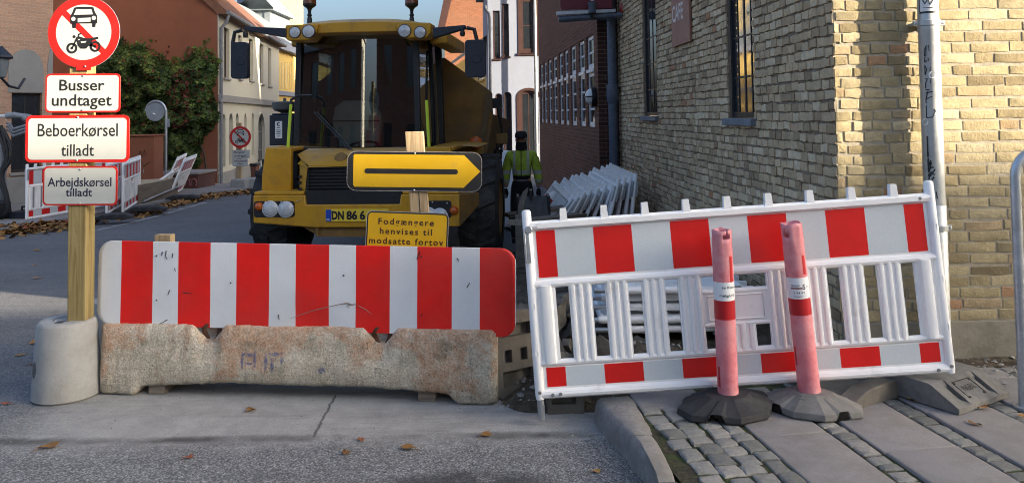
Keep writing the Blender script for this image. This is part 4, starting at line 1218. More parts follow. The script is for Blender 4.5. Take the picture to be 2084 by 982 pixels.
def text_plate(parent, x0, x1, z0, z1, y, lines, face=None, border=None, ink=None, rot=0, bw=.010, r=.028, bolts=(), back=None, name='text_plate', deco=None):
    face = face or M_['white_sign']; border = border or M_['red_sign']; ink = ink or M_['black_sign']
    cx, cz = (x0+x1)/2, (z0+z1)/2; w, h = (x1-x0)/2, (z1-z0)/2
    Mr = T(cx, y, cz) @ RY(rot)
    mb = MB(); mb.prism(rrect(-w, w, -h, h, r), 0, .004); b = mb.build(name, back or border, parent, Mr, bevel=.001)
    if bw: 
        mb = MB(); mb.poly([(a, -.0012, c) for a, c in rrect(-w+bw, w-bw, -h+bw, h-bw, max(.004, r-bw*.7))]); mb.build('plate_face', face, b, smooth=False)
    if deco: deco(b)
    if lines: lettering(b, lines, ink, -.0021)
    if bolts:
        mb = MB()
        for (a, c) in bolts: mb.ball((a, -.002, c), (.006, .004, .006))
        mb.build('bolt', M_['bolt'], b)
    return b

# ------------------------------------------------------------------ left sign post
base = G(134, 800); SY = 4.66
q = P(137, 700, SY)
sg = thing('sign_post', 'timber post in a concrete cone carrying a round sign and three white plates', 'sign', T(q.x, SY, 0))
MSG = T(q.x, SY, 0)
def S(px, py, y=0.0): return hit(MSG, px, py, y)
zt = S(134, 648, 0).z; rb0 = (S(199, 790).x-S(70, 790).x)/2; rt0 = (S(196, 650).x-S(90, 650).x)/2
mb = MB()
prof = [(rb0-.012, 0.0), (rb0, .012), (rb0-.002, .03), (rt0+.006, zt-.02), (rt0-.006, zt-.002), (rt0-.02, zt), (.075, zt), (.07, zt-.2)]
mb.lathe(prof, 40, caps=False)
mb.poly([(.07*math.cos(2*math.pi*k/40), .07*math.sin(2*math.pi*k/40), zt-.1) for k in range(40)])
mb.v[-40:] = [Vector((p.x, p.y, zt-.003)) for p in mb.v[-40:]]
mb.build('concrete_base', M_['concrete'], sg, ang=50)
# lifting recess and slot: raised dark pieces, hollow shade put into their colour
rq = S(89, 738, 0)
mb = MB(); a = math.atan2(-.9, -.75)
rr_ = rb0+(rt0-rb0)*rq.z/zt
hl = RZ(-42) @ Matrix.Translation((0, -rr_, rq.z)) @ RX(-4)
for q in range(1):
    mb.lathe([(.0005, -.0035), (.020, -.003), (.032, -.0015), (.034, .006)], 20, axis='y', M=hl @ Matrix.Diagonal((.85, 1, 1.5, 1)), caps=False)
mb.build('lifting_hole_shade', simple('recess_shade_grey', (.10, .10, .095), .9, var=.2), sg)
px_ = S(165, 600).x
mb = MB(); mb.box(px_-.10, px_-.055, -.10, -.055, zt-.03, zt+.001); mb.build('slot', M_['dark'], sg)
pw_ = .052
mb = MB(); mb.box(px_-pw_, px_+pw_, -pw_, pw_, zt-.1, 2.42, M=None); mb.build('post', M_['wood_green'], sg, bevel=.004)
YF = -pw_-.009
c = S(171, 66, YF); r_ = (S(244.5, 66, YF).x-S(98, 66, YF).x)/2
no_motor_sign(sg, c.x, c.z, r_, YF-.002)
def rect(px0, px1, py0, py1, y=YF):
    a = S(px0, (py0+py1)/2, y); b = S(px1, (py0+py1)/2, y); t = S((px0+px1)/2, py0, y); u = S((px0+px1)/2, py1, y)
    return a.x, b.x, u.z, t.z
def line(rc, text, pxa, pxb, ytop, ybase, off=.012):
    """letter line measured in the photograph: left, right, cap top, baseline"""
    a = S(pxa, ybase, YF); b = S(pxb, ybase, YF); t = S((pxa+pxb)/2, ytop, YF); u = S((pxa+pxb)/2, ybase, YF)
    cx, cz = (rc[0]+rc[1])/2, (rc[2]+rc[3])/2
    return (text, (a.x+b.x)/2-cx, u.z-cz, t.z-u.z, b.x-a.x, off)
rc = rect(92, 245, 150, 229)
text_plate(sg, *rc, YF, [line(rc, 'Busser', 121, 213, 161, 184), line(rc, 'undtaget', 106, 228, 191, 215)], rot=.6, bolts=((0, .10), (0, -.10)))
rc = rect(51.5, 263.5, 234.5, 330.5)
text_plate(sg, *rc, YF, [line(rc, 'Beboerkørsel', 77, 240, 250, 277, .006), line(rc, 'tilladt', 125, 192, 292, 317, .006)], rot=.5, bolts=((0, .125), (.0, .03), (0, -.125)), bw=.017, r=.034)
rc = rect(87, 239, 338, 418)
text_plate(sg, *rc, YF, [line(rc, 'Arbejdskørsel', 97, 227, 360, 379), line(rc, 'tilladt', 134, 188, 382, 399)], rot=.6, bolts=((0, .095), (0, -.10)), ink=simple('blue_black_print', (.012, .013, .035), .45))
# second concrete block seen past the cone
q2 = P(196, 640, 5.25)
cb = thing('concrete_block', 'pale concrete foot half hidden behind the sign post cone and the striped board', 'concrete base', T(q2.x+.13, 5.3, gz(0, 5.3)))
mb = MB(); mb.lathe([(.22, 0), (.225, .02), (.175, .40), (.165, .415)], 32); mb.build('base_body', M_['concrete'], cb, ang=50)
mb = MB(); mb.box(-.055, .055, -.055, .055, .40, .43); mb.build('post_socket', M_['dark'], cb)

# ------------------------------------------------------------------ concrete barrier
b0 = G(196, 803); b1 = G(1010, 826)
b0.z = b1.z = 0
MBR = frame(b0, b1-b0); LBR = (b1-b0).length
br = thing('concrete_barrier', 'weathered concrete road barrier with orange and blue paint remains', 'barrier', MBR)
def B_(px, py, y=0): return hit(MBR, px, py, y)
Hb = .405; Db = .30
n = 170
zfoot = .045
def brz(x):
    """lower edge of the front: feet at both ends, arched gap between"""
    d = min(x, LBR-x)
    if d < .22: return .0
    if d < .27: return (d-.22)/.05*.05
    return .05+.03*min(1, (d-.27)/.45)
nt = [B_(420, 665).x, B_(771, 690).x]
def topz(x):
    z = Hb
    for c in nt:
        d = abs(x-c)
        if d < .10: z = min(z, Hb-.085+.085*max(0, (d-.028))/.072)
    return z
mb = MB(); vs = []; prof = 13
for i in range(n+1):
    x = LBR*i/n
    e = min(x, LBR-x); er = max(0, .03-e)
    zb, zt = brz(x), topz(x)
    ring = []
    yo = [(.02+er, zb+.0), (.0+er, zb+.02), (-.002+er, zb+.12), (.004+er, (zb+zt)/2), (.012+er, zt-.10), (.018+er, zt-.02), (.035+er, zt-.002-er*.3), (Db/2, zt-er*.3), (Db-.035-er, zt-.002), (Db-.012-er, zt-.03), (Db-er, zb+.2), (Db-er, zb+.02), (Db-.02-er, zb)]
    for (y, z) in yo:
        p = Vector((x*3.1, y*3, z*3))
        dn = .004*noise.noise(p*2.0)+.003*noise.noise(p*6)+.0035*noise.noise(p*15)
        ring.append((x+.012*noise.noise(Vector((z*9, y*9, i//60+3)))*(1 if e < .01 else 0), y+dn*(1 if y < Db/2 else -1), max(0, z+dn*.9)))
    vs += ring
fs = []
for i in range(n):
    for j in range(prof):
        j2 = (j+1) % prof
        fs.append((i*prof+j, (i+1)*prof+j, (i+1)*prof+j2, i*prof+j2))
fs.append(tuple(range(prof))); fs.append(tuple(n*prof+j for j in range(prof)))
mb.add(vs, fs); mb.build('barrier_body', M_['old_concrete'], br, ang=60)
for c in nt:
    mb = MB(); z = Hb-.085
    pts = [(c-.035+.07*.5+.045*math.cos(t), Db*.22+.015*math.sin(t*2), z-.02+.052+.055*math.sin(t)) for t in [R(-60)+R(300)*k/16 for k in range(17)]]
    mb.tube(pts, .013, 8); mb.tube([(c-.065, Db*.22, Hb+.005), (c-.02, Db*.22, z-.01)], .011, 8)
    mb.build('lifting_loop', M_['rust'], br)
for px in (330, 873):
    a = B_(px, 800, .1)
    mb = MB(); mb.box(a.x-.05, a.x+.05, .04, .28, .0, brz(a.x)+.03); mb.build('support_block', M_['wood_grey'], br, bevel=.003)

# ------------------------------------------------------------------ striped board on the barrier
YB = .045
MBO = MBR @ T(0, YB, 0)
def O(px, py, y=0): return hit(MBO, px, py, y)
tl, tr, blc, brc = O(201, 488), O(1048, 507), O(198, 660), O(1052, 685)
x0, x1 = (tl.x+blc.x)/2, (tr.x+brc.x)/2
ro = math.degrees(math.atan2(((tr.z+brc.z)-(tl.z+blc.z))/2, x1-x0))
hb = ((tl.z-blc.z)+(tr.z-brc.z))/2; Wb = x1-x0
cz = (tl.z+blc.z+tr.z+brc.z)/4
bd = thing('striped_board', 'red and white striped warning board standing on the concrete barrier', 'warning board', MBO @ T((x0+x1)/2, 0, cz) @ RY(-ro))
kx = Wb/853.0
ms = stripes('board_stripes', -Wb/2+(248.5-199)*kx, 122.3*kx, 68*kx, wear=1.5)
pts = rrect(-Wb/2, Wb/2, -hb/2, hb/2, .085, 8)
# slightly buckled sheet: a grid clipped to the rounded outline
mb = MB(); nx, nz = 96, 22
def inside(x, z):
    r = .085; dx = abs(x)-(Wb/2-r); dz_ = abs(z)-(hb/2-r)
    return (dx <= 0 and abs(z) <= hb/2+1e-6) or (dz_ <= 0 and abs(x) <= Wb/2+1e-6) or (dx > 0 and dz_ > 0 and dx*dx+dz_*dz_ <= r*r+1e-6)
def buckle(x, z):
    y = .004*noise.noise(Vector((x*1.6, z*2, 1)))+.0015*noise.noise(Vector((x*5, z*5, 4)))
    xd = (650-199)*kx-Wb/2
    d = ((x-xd)/.30)**2+((z+hb/2-.03)/.13)**2
    if d < 1: y += .010*(1-d)**1.0*math.cos((x-xd)*9)
    return y
top = []
def rowx(z):
    r = .085; dz_ = abs(z)-(hb/2-r)
    return Wb/2 if dz_ <= 0 else Wb/2-r+math.sqrt(max(0, r*r-dz_*dz_))
vs = []; zsx = [-hb/2+hb*(.5-.5*math.cos(math.pi*j/nz)) for j in range(nz+1)]
for z in zsx:
    w = rowx(z)
    for i in range(nx+1):
        x = -w+2*w*i/nx; vs.append((x, buckle(x, z), z))
fs = [(j*(nx+1)+i, j*(nx+1)+i+1, (j+1)*(nx+1)+i+1, (j+1)*(nx+1)+i) for j in range(nz) for i in range(nx)]
mb.add(vs, fs)
o = mb.build('board_panel', ms, bd, smooth=True)
if o.data.polygons[0].normal.y > 0: o.data.flip_normals()
sm = o.modifiers.new('thickness', 'SOLIDIFY'); sm.thickness = .012; sm.offset = -1
# post behind the board
Mbo = bd.matrix_world.copy() if False else (MBO @ T((x0+x1)/2, 0, cz) @ RY(-ro))
q = hit(Mbo, 337, 476, .09)
mb = MB(); mb.box(q.x-.05, q.x+.05, .055, .11, -hb/2-.0, q.z); mb.build('rear_post', M_['wood_pale'], bd, bevel=.003)
mb = MB()
for (a, b) in ((319, 520), (319, 610), (858, 522), (858, 640), (470, 575), (700, 560)):
    q = hit(Mbo, a, b, 0); mb.ball((q.x, -.004, q.z), (.005, .003, .005))
mb.build('screw', M_['mblack'], bd)
# torn sheeting scar near the lower middle
mb = MB()
sc1 = [hit(Mbo, a, b, -.004) for a, b in ((590,648),(612,640),(640,631),(668,624),(690,619),(706,616),(716,620),(728,617))]
mb.tube([(p.x, buckle(p.x, p.z)-.002, p.z) for p in sc1], [.0012,.0018,.002,.002,.002,.005,.004,.001], 5)
sc1 = [hit(Mbo, a, b, -.004) for a, b in ((728,621),(745,630),(757,640))]
mb.tube([(p.x, buckle(p.x, p.z)-.002, p.z) for p in sc1], [.002,.0015,.001], 5)
sc1 = [hit(Mbo, a, b, -.004) for a, b in ((704,624),(712,619),(708,628))]
mb.tube([(p.x, buckle(p.x, p.z)-.002, p.z) for p in sc1], [.002,.003,.001], 5)
mb.build('torn_crease', simple('torn_sheeting', (.24, .19, .16), .8, var=.3), bd)
mb = MB()
for st in ([(338,510),(337,520),(340,528)], [(352,515),(350,525)], [(330,512),(329,520)], [(345,590),(341,600)], [(340,650),(330,656),(320,660)], [(851,520),(848,528)], [(855,512),(852,520)], [(930,525),(934,531)], [(355,545),(357,552)], [(950,585),(956,575)], [(566,640),(568,650)], [(372,595),(390,597)]):
    p = [hit(Mbo, a, b, -.003) for a, b in st]; mb.tube([(v.x, buckle(v.x, v.z)-.0015, v.z) for v in p], [.003]+[.002]*(len(p)-1), 5)
mb.build('scuff_mark', M_['black_sign'], bd)

# ------------------------------------------------------------------ detour arrow on its post
YD = 4.62
q = P(845, 480, YD)
MDT = T(q.x, YD, 0)
dt = thing('detour_sign', 'yellow and black arrow sign above a yellow text plate on a pale timber post', 'sign', MDT)
def D_(px, py, y=0): return hit(MDT, px, py, y)
a, b = D_(824, 268), D_(861, 268); m0 = D_(834, 392); m1 = D_(868, 392)
mb = MB()
za, zb = a.z, 0.0
k = (m0.x+m1.x-a.x-b.x)/2/(a.z-m0.z)
w = b.x-a.x
cxx = lambda z: (a.x+b.x)/2+k*(a.z-z)
mb.add([(cxx(z)+s*w/2, y, z) for z in (za, zb) for s, y in ((-1, 0), (1, 0), (1, .045), (-1, .045))], [(0,1,2,3), (4,5,6,7), (0,1,5,4), (1,2,6,5), (2,3,7,6), (3,0,4,7)])
mb.build('post', M_['wood_pale'], dt, bevel=.003)
mb = MB(); z2 = D_(840, 380).z
mb.add([(cxx(z)+.004+s*.002, y, z) for z in (z2, zb) for s, y in ((-1, -.0015), (1, -.0015), (1, .01), (-1, .01))], [(0,1,2,3), (4,5,6,7), (0,1,5,4), (1,2,6,5), (2,3,7,6), (3,0,4,7)])
mb.build('joint_gap', M_['dark'], dt)
YP = -.012
A = D_(706, 350, YP); Bq = D_(981, 350, YP); Cq = D_(843, 308.5, YP); Dq = D_(843, 389, YP)
def arrow(b):
    w = (Bq.x-A.x)/2; h = (Cq.z-Dq.z)/2
    s = 2*w/275.0
    X = lambda px: (px-843.5)*s
    Zs = lambda dy: -dy*s
    pts = [(X(719)+.02, Zs(-34)), (X(719), Zs(-34)-.02), (X(719), Zs(31)+.02), (X(719)+.02, Zs(31))]
    pts = [(X(721), Zs(-34)), (X(719), Zs(-31)), (X(719), Zs(28)), (X(722), Zs(32)), (X(944), Zs(32)), (X(977.5), Zs(-1)), (X(944), Zs(-34))]
    mb = MB(); mb.poly([(p[0], -.0012, p[1]) for p in pts]); mb.build('arrow_face', M_['yellow_sign'], b, smooth=False)
    mb = MB(); zc = Zs(0)
    bar = rrect(X(742), X(932), zc-5.2*s, zc+5.2*s, 5*s, 5)
    mb.poly([(p[0], -.0022, p[1]) for p in bar]); mb.build('arrow_bar', M_['black_sign'], b, smooth=False)
    mb = MB(); e = .0025
    o = rrect(-w, w, -h, h, .055); i_ = rrect(-w+e, w-e, -h+e, h-e, .053)
    for k in range(len(o)):
        k2 = (k+1) % len(o); mb.poly([(o[k][0], -.0008, o[k][1]), (o[k2][0], -.0008, o[k2][1]), (i_[k2][0], -.0008, i_[k2][1]), (i_[k][0], -.0008, i_[k][1])])
    mb.build('worn_edge', M_['sign_edge'], b, smooth=False)
text_plate(dt, A.x, Bq.x, Dq.z, Cq.z, YP, [], face=M_['black_sign'], border=M_['black_sign'], rot=1.35, bw=0, r=.055, bolts=((.0, .105), (.0, -.108)), name='arrow_plate', deco=arrow)
A = D_(744, 470, YP); Bq = D_(912, 480, YP); tz = D_(826, 431, YP).z
h_ = .30
def ln(text, pxa, pxb, ya, yb, cap):
    p = D_((pxa+pxb)/2, (ya+yb)/2, YP); u = D_(pxa, ya, YP); v = D_(pxb, yb, YP)
    cx, cz = (A.x+Bq.x)/2, tz-h_/2
    dx, dz_ = p.x-cx, p.z-cz; th = R(2.9)
    # undo the plate's own tilt
    return (text, dx*math.cos(th)-dz_*math.sin(th), dx*math.sin(th)+dz_*math.cos(th), cap, (Vector((v.x-u.x, v.z-u.z))).length, .018, 0, 1.25)
sc_ = (Bq.x-A.x)/168
def yel(b):
    w, h = (Bq.x-A.x)/2, h_/2
    mb = MB(); mb.poly([(p[0], -.0012, p[1]) for p in rrect(-w+.011, w-.011, -h+.011, h-.011, .022)]); mb.build('plate_face', M_['yellow_sign'], b, smooth=False)
    mb = MB(); e = .0035
    o = rrect(-w, w, -h, h, .032); i_ = rrect(-w+e, w-e, -h+e, h-e, .030)
    for k in range(len(o)):
        k2 = (k+1) % len(o); mb.poly([(o[k][0], -.0006, o[k][1]), (o[k2][0], -.0006, o[k2][1]), (i_[k2][0], -.0006, i_[k2][1]), (i_[k][0], -.0006, i_[k][1])])
    mb.build('worn_edge', M_['sign_edge'], b, smooth=False)
text_plate(dt, A.x, Bq.x, tz-h_, tz, YP, [ln('Fodgængere', 770, 883, 455, 460, 13*sc_), ln('henvises til', 773, 879, 473, 481, 13*sc_), ln('modsatte fortov', 751, 902, 492, 502, 13*sc_)],
           face=M_['yellow_sign'], border=M_['black_sign'], ink=simple('brown_black_print', (.035, .008, .008), .5), rot=2.9, bw=0, r=.032, deco=yel)

# ------------------------------------------------------------------ plastic barrier fence
W, Hf = 2.12, .97
U = (W-.13)/10
M_['strip'] = stripes('reflective_stripes', .065-U/2, 2*U, U, red=(.72,.012,.010), white=(.60,.645,.67), wear=.45)
def make_fence(label, M, group=None, hooks=True):
    t = thing('barrier_fence', label, 'barrier fence', M, group)
    mb = MB(); yc = .03
    # end posts
    for x in (.024, W-.024):
        mb.lathe([(.012, 0), (.022, .008), (.0245, .03), (.0245, Hf-.012), (.018, Hf-.002), (.010, Hf)], 14, M=T(x, yc, 0))
    def rail(z, r, x0=.03, x1=W-.03, fl=1.0):
        mb.tube([(x0, yc, z), (x1, yc, z)], r, 10, flat=fl)
    rail(.032, .024); rail(.185, .017); rail(.585, .022); rail(.885, .025)
    # backing for the reflective bands
    mb.box(.03, W-.03, yc-.004, yc+.012, .05, .175); mb.box(.03, W-.03, yc-.004, yc+.012, .60, .875)
    # ribbed slats, openings between
    z0, z1 = .19, .575
    def slat(x0, x1, za=z0, zb=z1, ribs=3):
        mb.box(x0, x1, yc-.010, yc+.012, za, zb)
        for k in range(ribs):
            x = x0+(x1-x0)*(k+.5)/ribs
            mb.tube([(x, yc-.011, za-.004), (x, yc-.011, zb+.004)], (x1-x0)/ribs*.33, 8, flat=.75)
    e0 = .145; mid = W/2; pl = .165
    slat(.045, e0, ribs=1); slat(W-e0, W-.045, ribs=1)
    pitch = (mid-pl-e0)/4.0
    for k in range(4):
        a = e0+pitch*k
        slat(a+pitch*.36, a+pitch); slat(W-(a+pitch), W-(a+pitch*.36))
    # centre panel with a name field
    mb.box(mid-pl, mid+pl, yc-.008, yc+.012, .335, .475)
    mb.tube([(mid-pl, yc, .485), (mid+pl, yc, .485)], .014, 8); mb.tube([(mid-pl, yc, .322), (mid+pl, yc, .322)], .014, 8)
    mb.tube([(mid-.14, yc-.010, .345), (mid+.14, yc-.010, .345), (mid+.14, yc-.010, .465), (mid-.14, yc-.010, .465), (mid-.14, yc-.010, .345)], .004, 6)
    slat(mid-pl*.55, mid+pl*.55, .19, .315, 4)
    # castellated nubs along the top
    for k in range(1, 10):
        x = W*k/10+.004
        mb.prism([(x-.024, .893), (x+.024, .893), (x+.019, .915), (x+.016, .965), (x-.016, .965), (x-.019, .915)], yc-.018, yc+.018)
    mb.box(.075, W-.075, yc-.026, yc-.012, .872, .898)
    for (x, z) in ((.024, .045), (W-.024, .045), (.09, .03), (.13, .032), (W-.09, .03), (W-.085, .885)): mb.lathe([(.009, -.001), (.009, .004)], 10, 1, axis='y', M=T(x, yc-.0255, z))
    for x in (.024, W-.024):
        for z in (.24, .48, .74):
            mb.tube([(x-.008, yc-.0245, z-.014), (x+.008, yc-.0245, z-.014), (x+.008, yc-.0245, z+.014), (x-.008, yc-.0245, z+.014), (x-.008, yc-.0245, z-.014)], .0016, 5)
    mb.build('fence_panel', [M_['pvc'], simple('dull_rivet', (.25, .25, .25), .5, .6)], t, bevel=.0035)
    for (za, zb, nm) in ((.618, .858, 'upper_stripe_band'), (.066, .162, 'lower_stripe_band')):
        mb = MB(); mb.box(.066, W-.066, yc-.0068, yc-.0045, za, zb); mb.build(nm, M_['strip'], t)
    for x in (.024,):
        mb = MB(); mb.lathe([(.016, -.095), (.0185, -.09), (.0185, .01)], 12, M=T(x, yc, 0)); mb.build('foot_peg', M_['steel'], t)
    if hooks:
        mb = MB(); mb.lathe([(.02, -.012), (.02, .004)], 12, axis='y', M=T(.030, yc-.03, .87)); mb.box(.012, .032, yc-.036, yc-.028, .70, .87, M=T(.0, 0, 0)); mb.box(.002, .012, yc-.04, yc+.03, .70, .88); mb.build('steel_hook', M_['steel'], t, bevel=.003)
    return t
A = P(1100, 814, 4.10); Bp = P(1942, 760, 4.02); Ct = P(1056, 440, 4.14)
xa = (Bp-A).normalized()
up = (Ct-A); up = (up-xa*up.dot(xa)).normalized()
# split the difference between the base line's and the posts' tilt
zr = Vector((0, 0, 1)); 
up = (up).normalized(); ya = up.cross(xa)
MFN = Matrix((xa, ya, up)).transposed().to_4x4(); MFN.translation = A - xa*.024 - ya*.03
sF = (Bp-A).length/(W-.048)
fence0 = make_fence('white plastic barrier fence with red stripes leaning across the pavement', MFN)
print('fence scale', sF, 'height', (Ct-A).length)

# ------------------------------------------------------------------ flexible pink bollards in rubber feet
def rubber_foot(parent, M, m, rx, ry, h, name='rubber_base', sides=8):
    mb = MB()
    angs = [q*90+a for q in range(4) for a in (0, 16.7, 33, 38, 52, 57, 73.3)]; n = len(angs)
    def ringpts(fx, fy, z, notch=0):
        out = []
        for ad in angs:
            c, s_ = math.cos(R(ad)), math.sin(R(ad))
            # chamfered rectangle outline
            f = min(1/max(abs(c), 1e-6), 1/max(abs(s_), 1e-6), 1.30/(abs(c)+abs(s_)))
            out.append((fx*f*c, fy*f*s_, z+(notch if notch and 34 < ad % 90 < 56 else 0)))
        return out
    rings = [ringpts(rx*.97, ry*.97, .0, .042), ringpts(rx, ry, .008, .036), ringpts(rx*.98, ry*.98, .034, .012), ringpts(rx*.50, ry*.52, h*.90), ringpts(rx*.44, ry*.46, h), ringpts(.052, .052, h+.002)]
    vs = [p for r in rings for p in r]; fs = []
    for i in range(len(rings)-1):
        for j in range(n):
            j2 = (j+1) % n; fs.append((i*n+j, i*n+j2, (i+1)*n+j2, (i+1)*n+j))
    fs.append(tuple(range(n))); fs.append(tuple((len(rings)-1)*n+j for j in range(n)))
    mb.add(vs, fs, 0)
    for a in (-22, 158):
        mb.box(-.012, .012, -.004, .02, h*.62, h*.86, M=RZ(a) @ T(0, -ry*.60, 0))
    return mb.build(name, m, parent, M, ang=14, bevel=.004)
def bollard(label, px, py, Y, lean_px, Rr, top_px, base_mat, rot, bands, seed, rx=.26, ry=.19):
    """px, py: where the pole leaves its foot; lean_px: pixel of the pole's top centre"""
    p = P(px, py, Y); hB = p.z-SZ
    t0 = P(*lean_px, Y)
    axis = (t0-p).normalized(); L = (t0-p).length
    t = thing('traffic_bollard', label, 'bollard', T(p.x, Y, SZ), 'pink bollards on the pavement')
    rubber_foot(t, RZ(rot), base_mat, rx, ry, max(.068, hB+.012))
    xax = Vector((1, 0, 0)); xax = (xax-axis*xax.dot(axis)).normalized(); yax = axis.cross(xax)
    Mp = Matrix((xax, yax, axis)).transposed().to_4x4(); Mp.translation = Vector((0, 0, hB-.01))
    rnd = random.Random(seed); n = 40; nz = 40
    mb = MB(); vs = []
    def topz(a):
        z = L
        return z - .008*abs(math.sin(a*1.5+seed))-.004*rnd.random()
    tz_ = [topz(2*math.pi*j/n) for j in range(n)]
    for i in range(nz+1):
        for j in range(n):
            a = 2*math.pi*j/n
            z = tz_[j]*i/nz
            r = Rr*(1+.02*math.sin(z*3+seed))+ (.004*noise.noise(Vector((a*2, z*6, seed))) if z > L*.85 else .0005)
            vs.append((r*math.cos(a), r*math.sin(a), z))
    fs = []
    for i in range(nz):
        for j in range(n):
            j2 = (j+1) % n
            z = (i+.5)/nz*L; a = math.degrees(2*math.pi*(j+.5)/n)
            # bites torn out of the top
            da = (a-bands['hole'][0]+180) % 360-180
            if (da/24)**2+((z-(L-bands['hole'][1]))/.018)**2 < 1: continue
            if bands.get('tear') and abs((a-bands['tear']+180) % 360-180) < 16 and z > L-.05: continue
            fs.append((i*n+j, i*n+j2, (i+1)*n+j2, (i+1)*n+j))
    mb.add(vs, fs)
    o = mb.build('pole', M_['pink'], t, Mp, ang=60); s = o.modifiers.new('wall', 'SOLIDIFY'); s.thickness = .005; s.offset = -1
    def wrapband(z0, z1, a0, a1, m, rr, name):
        mb = MB(); k = 28; vs = []
        for i in range(k+1):
            a = R(a0+(a1-a0)*i/k)
            for z in (z0, z1):
                r = Rr*(1+.02*math.sin(z*3+seed))+rr; vs.append((r*math.cos(a), r*math.sin(a), z))
        mb.add(vs, [(2*i, 2*i+2, 2*i+3, 2*i+1) for i in range(k)])
        return mb.build(name, m, t, Mp)
    for (f0, f1) in bands['red']: wrapband(L*f0, L*f1, 0, 360, M_['redband'], .0012, 'reflective_band')
    for (f0, f1, a0, a1) in bands['tabs']: wrapband(L*f0, L*f1, a0, a1, M_['redband'], .0012, 'reflective_tab')
    f0, f1 = bands['sticker']
    st = wrapband(L*f0, L*f1, 170, 370, M_['paper'], .0014, 'sticker')
    mb = MB()
    for (txt, f, cap, x, wdt, off) in bands['text']:
        vs, fs_ = text_mesh(txt, cap, wdt, off)
        z0 = L*f; out = []
        for v in vs:
            a = R(-90)+(v[0]+x)/Rr; r = Rr*(1+.02*math.sin((z0+v[2])*3+seed))+.0021
            out.append((r*math.cos(a), r*math.sin(a), z0+v[2]))
        mb.add(out, fs_)
    for (f, hgt, a0, a1) in bands.get('rule', []):
        k = 12; vs = []
        for i in range(k+1):
            a = R(a0+(a1-a0)*i/k)
            for z in (L*f, L*f+hgt): r = Rr*(1+.02*math.sin(z*3+seed))+.0021; vs.append((r*math.cos(a), r*math.sin(a), z))
        mb.add(vs, [(2*i, 2*i+2, 2*i+3, 2*i+1) for i in range(k)], 1)
    mb.build('sticker_print', [M_['black_sign'], M_['brown_print']], t, Mp, smooth=False, merge=False)
    return t
bollard('pink bollard in a black rubber foot with a torn top and a white text sticker', 1482, 803, 3.97, (1468, 460), .0495, None, M_['rubber'], 24,
        dict(hole=(285, .028), tear=175, red=[(.468, .580)], tabs=[(.675, .84, 295, 318), (.07, .19, 195, 214)], sticker=(.580, .688),
             text=[('te Kom', .652, .013, .012, .066, .012), ('rielgård', .605, .013, .004, .075, .012)]), 1, .27, .19)
bollard('leaning pink bollard in a grey rubber foot with a brown printed sticker', 1648, 799, 3.96, (1609, 446), .0520, None, M_['rubber_grey'], -22,
        dict(hole=(215, .05), red=[(.47, .565)], tabs=[(.70, .81, 290, 312), (.18, .29, 186, 200)], sticker=(.565, .685),
             text=[('rømpen', .637, .011, -.028, .042, .006), ('S', .618, .026, .012, .014, .01), ('erv', .628, .008, .032, .016, .004), ('2 94 93', .595, .010, -.014, .052, .004)],
             rule=[(.622, .007, 212, 275), (.578, .003, 222, 270)]), 2, .24, .16)

# ------------------------------------------------------------------ recycled plastic fence foot on the right
wx = Vector((.86, .51, 0)); ly = Vector((-.51, .86, 0))
c0f = P(1952, 838, 3.84)
MFF = Matrix((wx, ly, Vector((0, 0, 1)))).transposed().to_4x4(); MFF.translation = Vector((c0f.x, c0f.y, SZ))
ff = thing('fence_foot', 'dark grey recycled plastic fence foot with a ramped end under the fence corner', 'fence foot', MFF)
Wf, Lf, Hh = .45, .66, .115
mb = MB()
prof = [(0, .006), (0, .034), (.012, .040), (.135, Hh-.006), (.15, Hh), (.55, Hh), (.58, Hh-.012), (Lf, .05), (Lf, .006)]
def sl(x0, x1, dz_=0, pr=prof): 
    vs = [(x0, y, z) for y, z in pr]+[(x1, y, z) for y, z in pr]; k = len(pr)
    fs = [tuple(range(k)), tuple(range(2*k-1, k-1, -1))]+[(i, k+i, k+(i+1) % k, (i+1) % k) for i in range(k)]
    mb.add(vs, fs)
low = [(0, .006), (0, .034), (.03, .040), (.115, .046), (.125, Hh-.02), (.15, Hh), (.55, Hh), (.58, Hh-.012), (Lf, .05), (Lf, .006)]
sl(0, .075); sl(.075, .115, pr=low); sl(.115, .325); sl(.325, .365, pr=low); sl(.365, Wf)
mb.build('foot_body', M_['rubber_grey'], ff, bevel=.005)
mb = MB(); th = math.atan2(Hh-.046, .123)
Mr = T(.22, .0735, .0753) @ Matrix.Rotation(th, 4, 'X')
for (a, b, c, d) in ((-.075, .075, .050, .053), (-.075, -.072, -.05, .05), (.070, .076, -.05, .05)): mb.box(a, b, c, d, -.001, .0015, M=Mr)
for (a, b) in ((-.065, .043), (.065, .043), (.062, -.045), (-.062, -.045)): mb.lathe([(.006, -.001), (.006, .002)], 10, M=Mr @ T(a, b, 0))
mb.build('embossed_frame', M_['dark'], ff)
vs, fs = text_mesh('INGENI', .034, .100, .004, extrude=.001)
mb = MB(); mb.add([(v[0], v[2]-.012, .002) for v in vs], fs, 0, Mr); mb.build('embossed_lettering', simple('embossed_rubber', (.05, .048, .045), .9), ff, smooth=False, merge=False)
mb = MB(); mb.lathe([(.028, Hh-.004), (.028, Hh+.0015)], 16, M=T(.12, .40, 0)); mb.build('peg_hole', M_['dark'], ff)

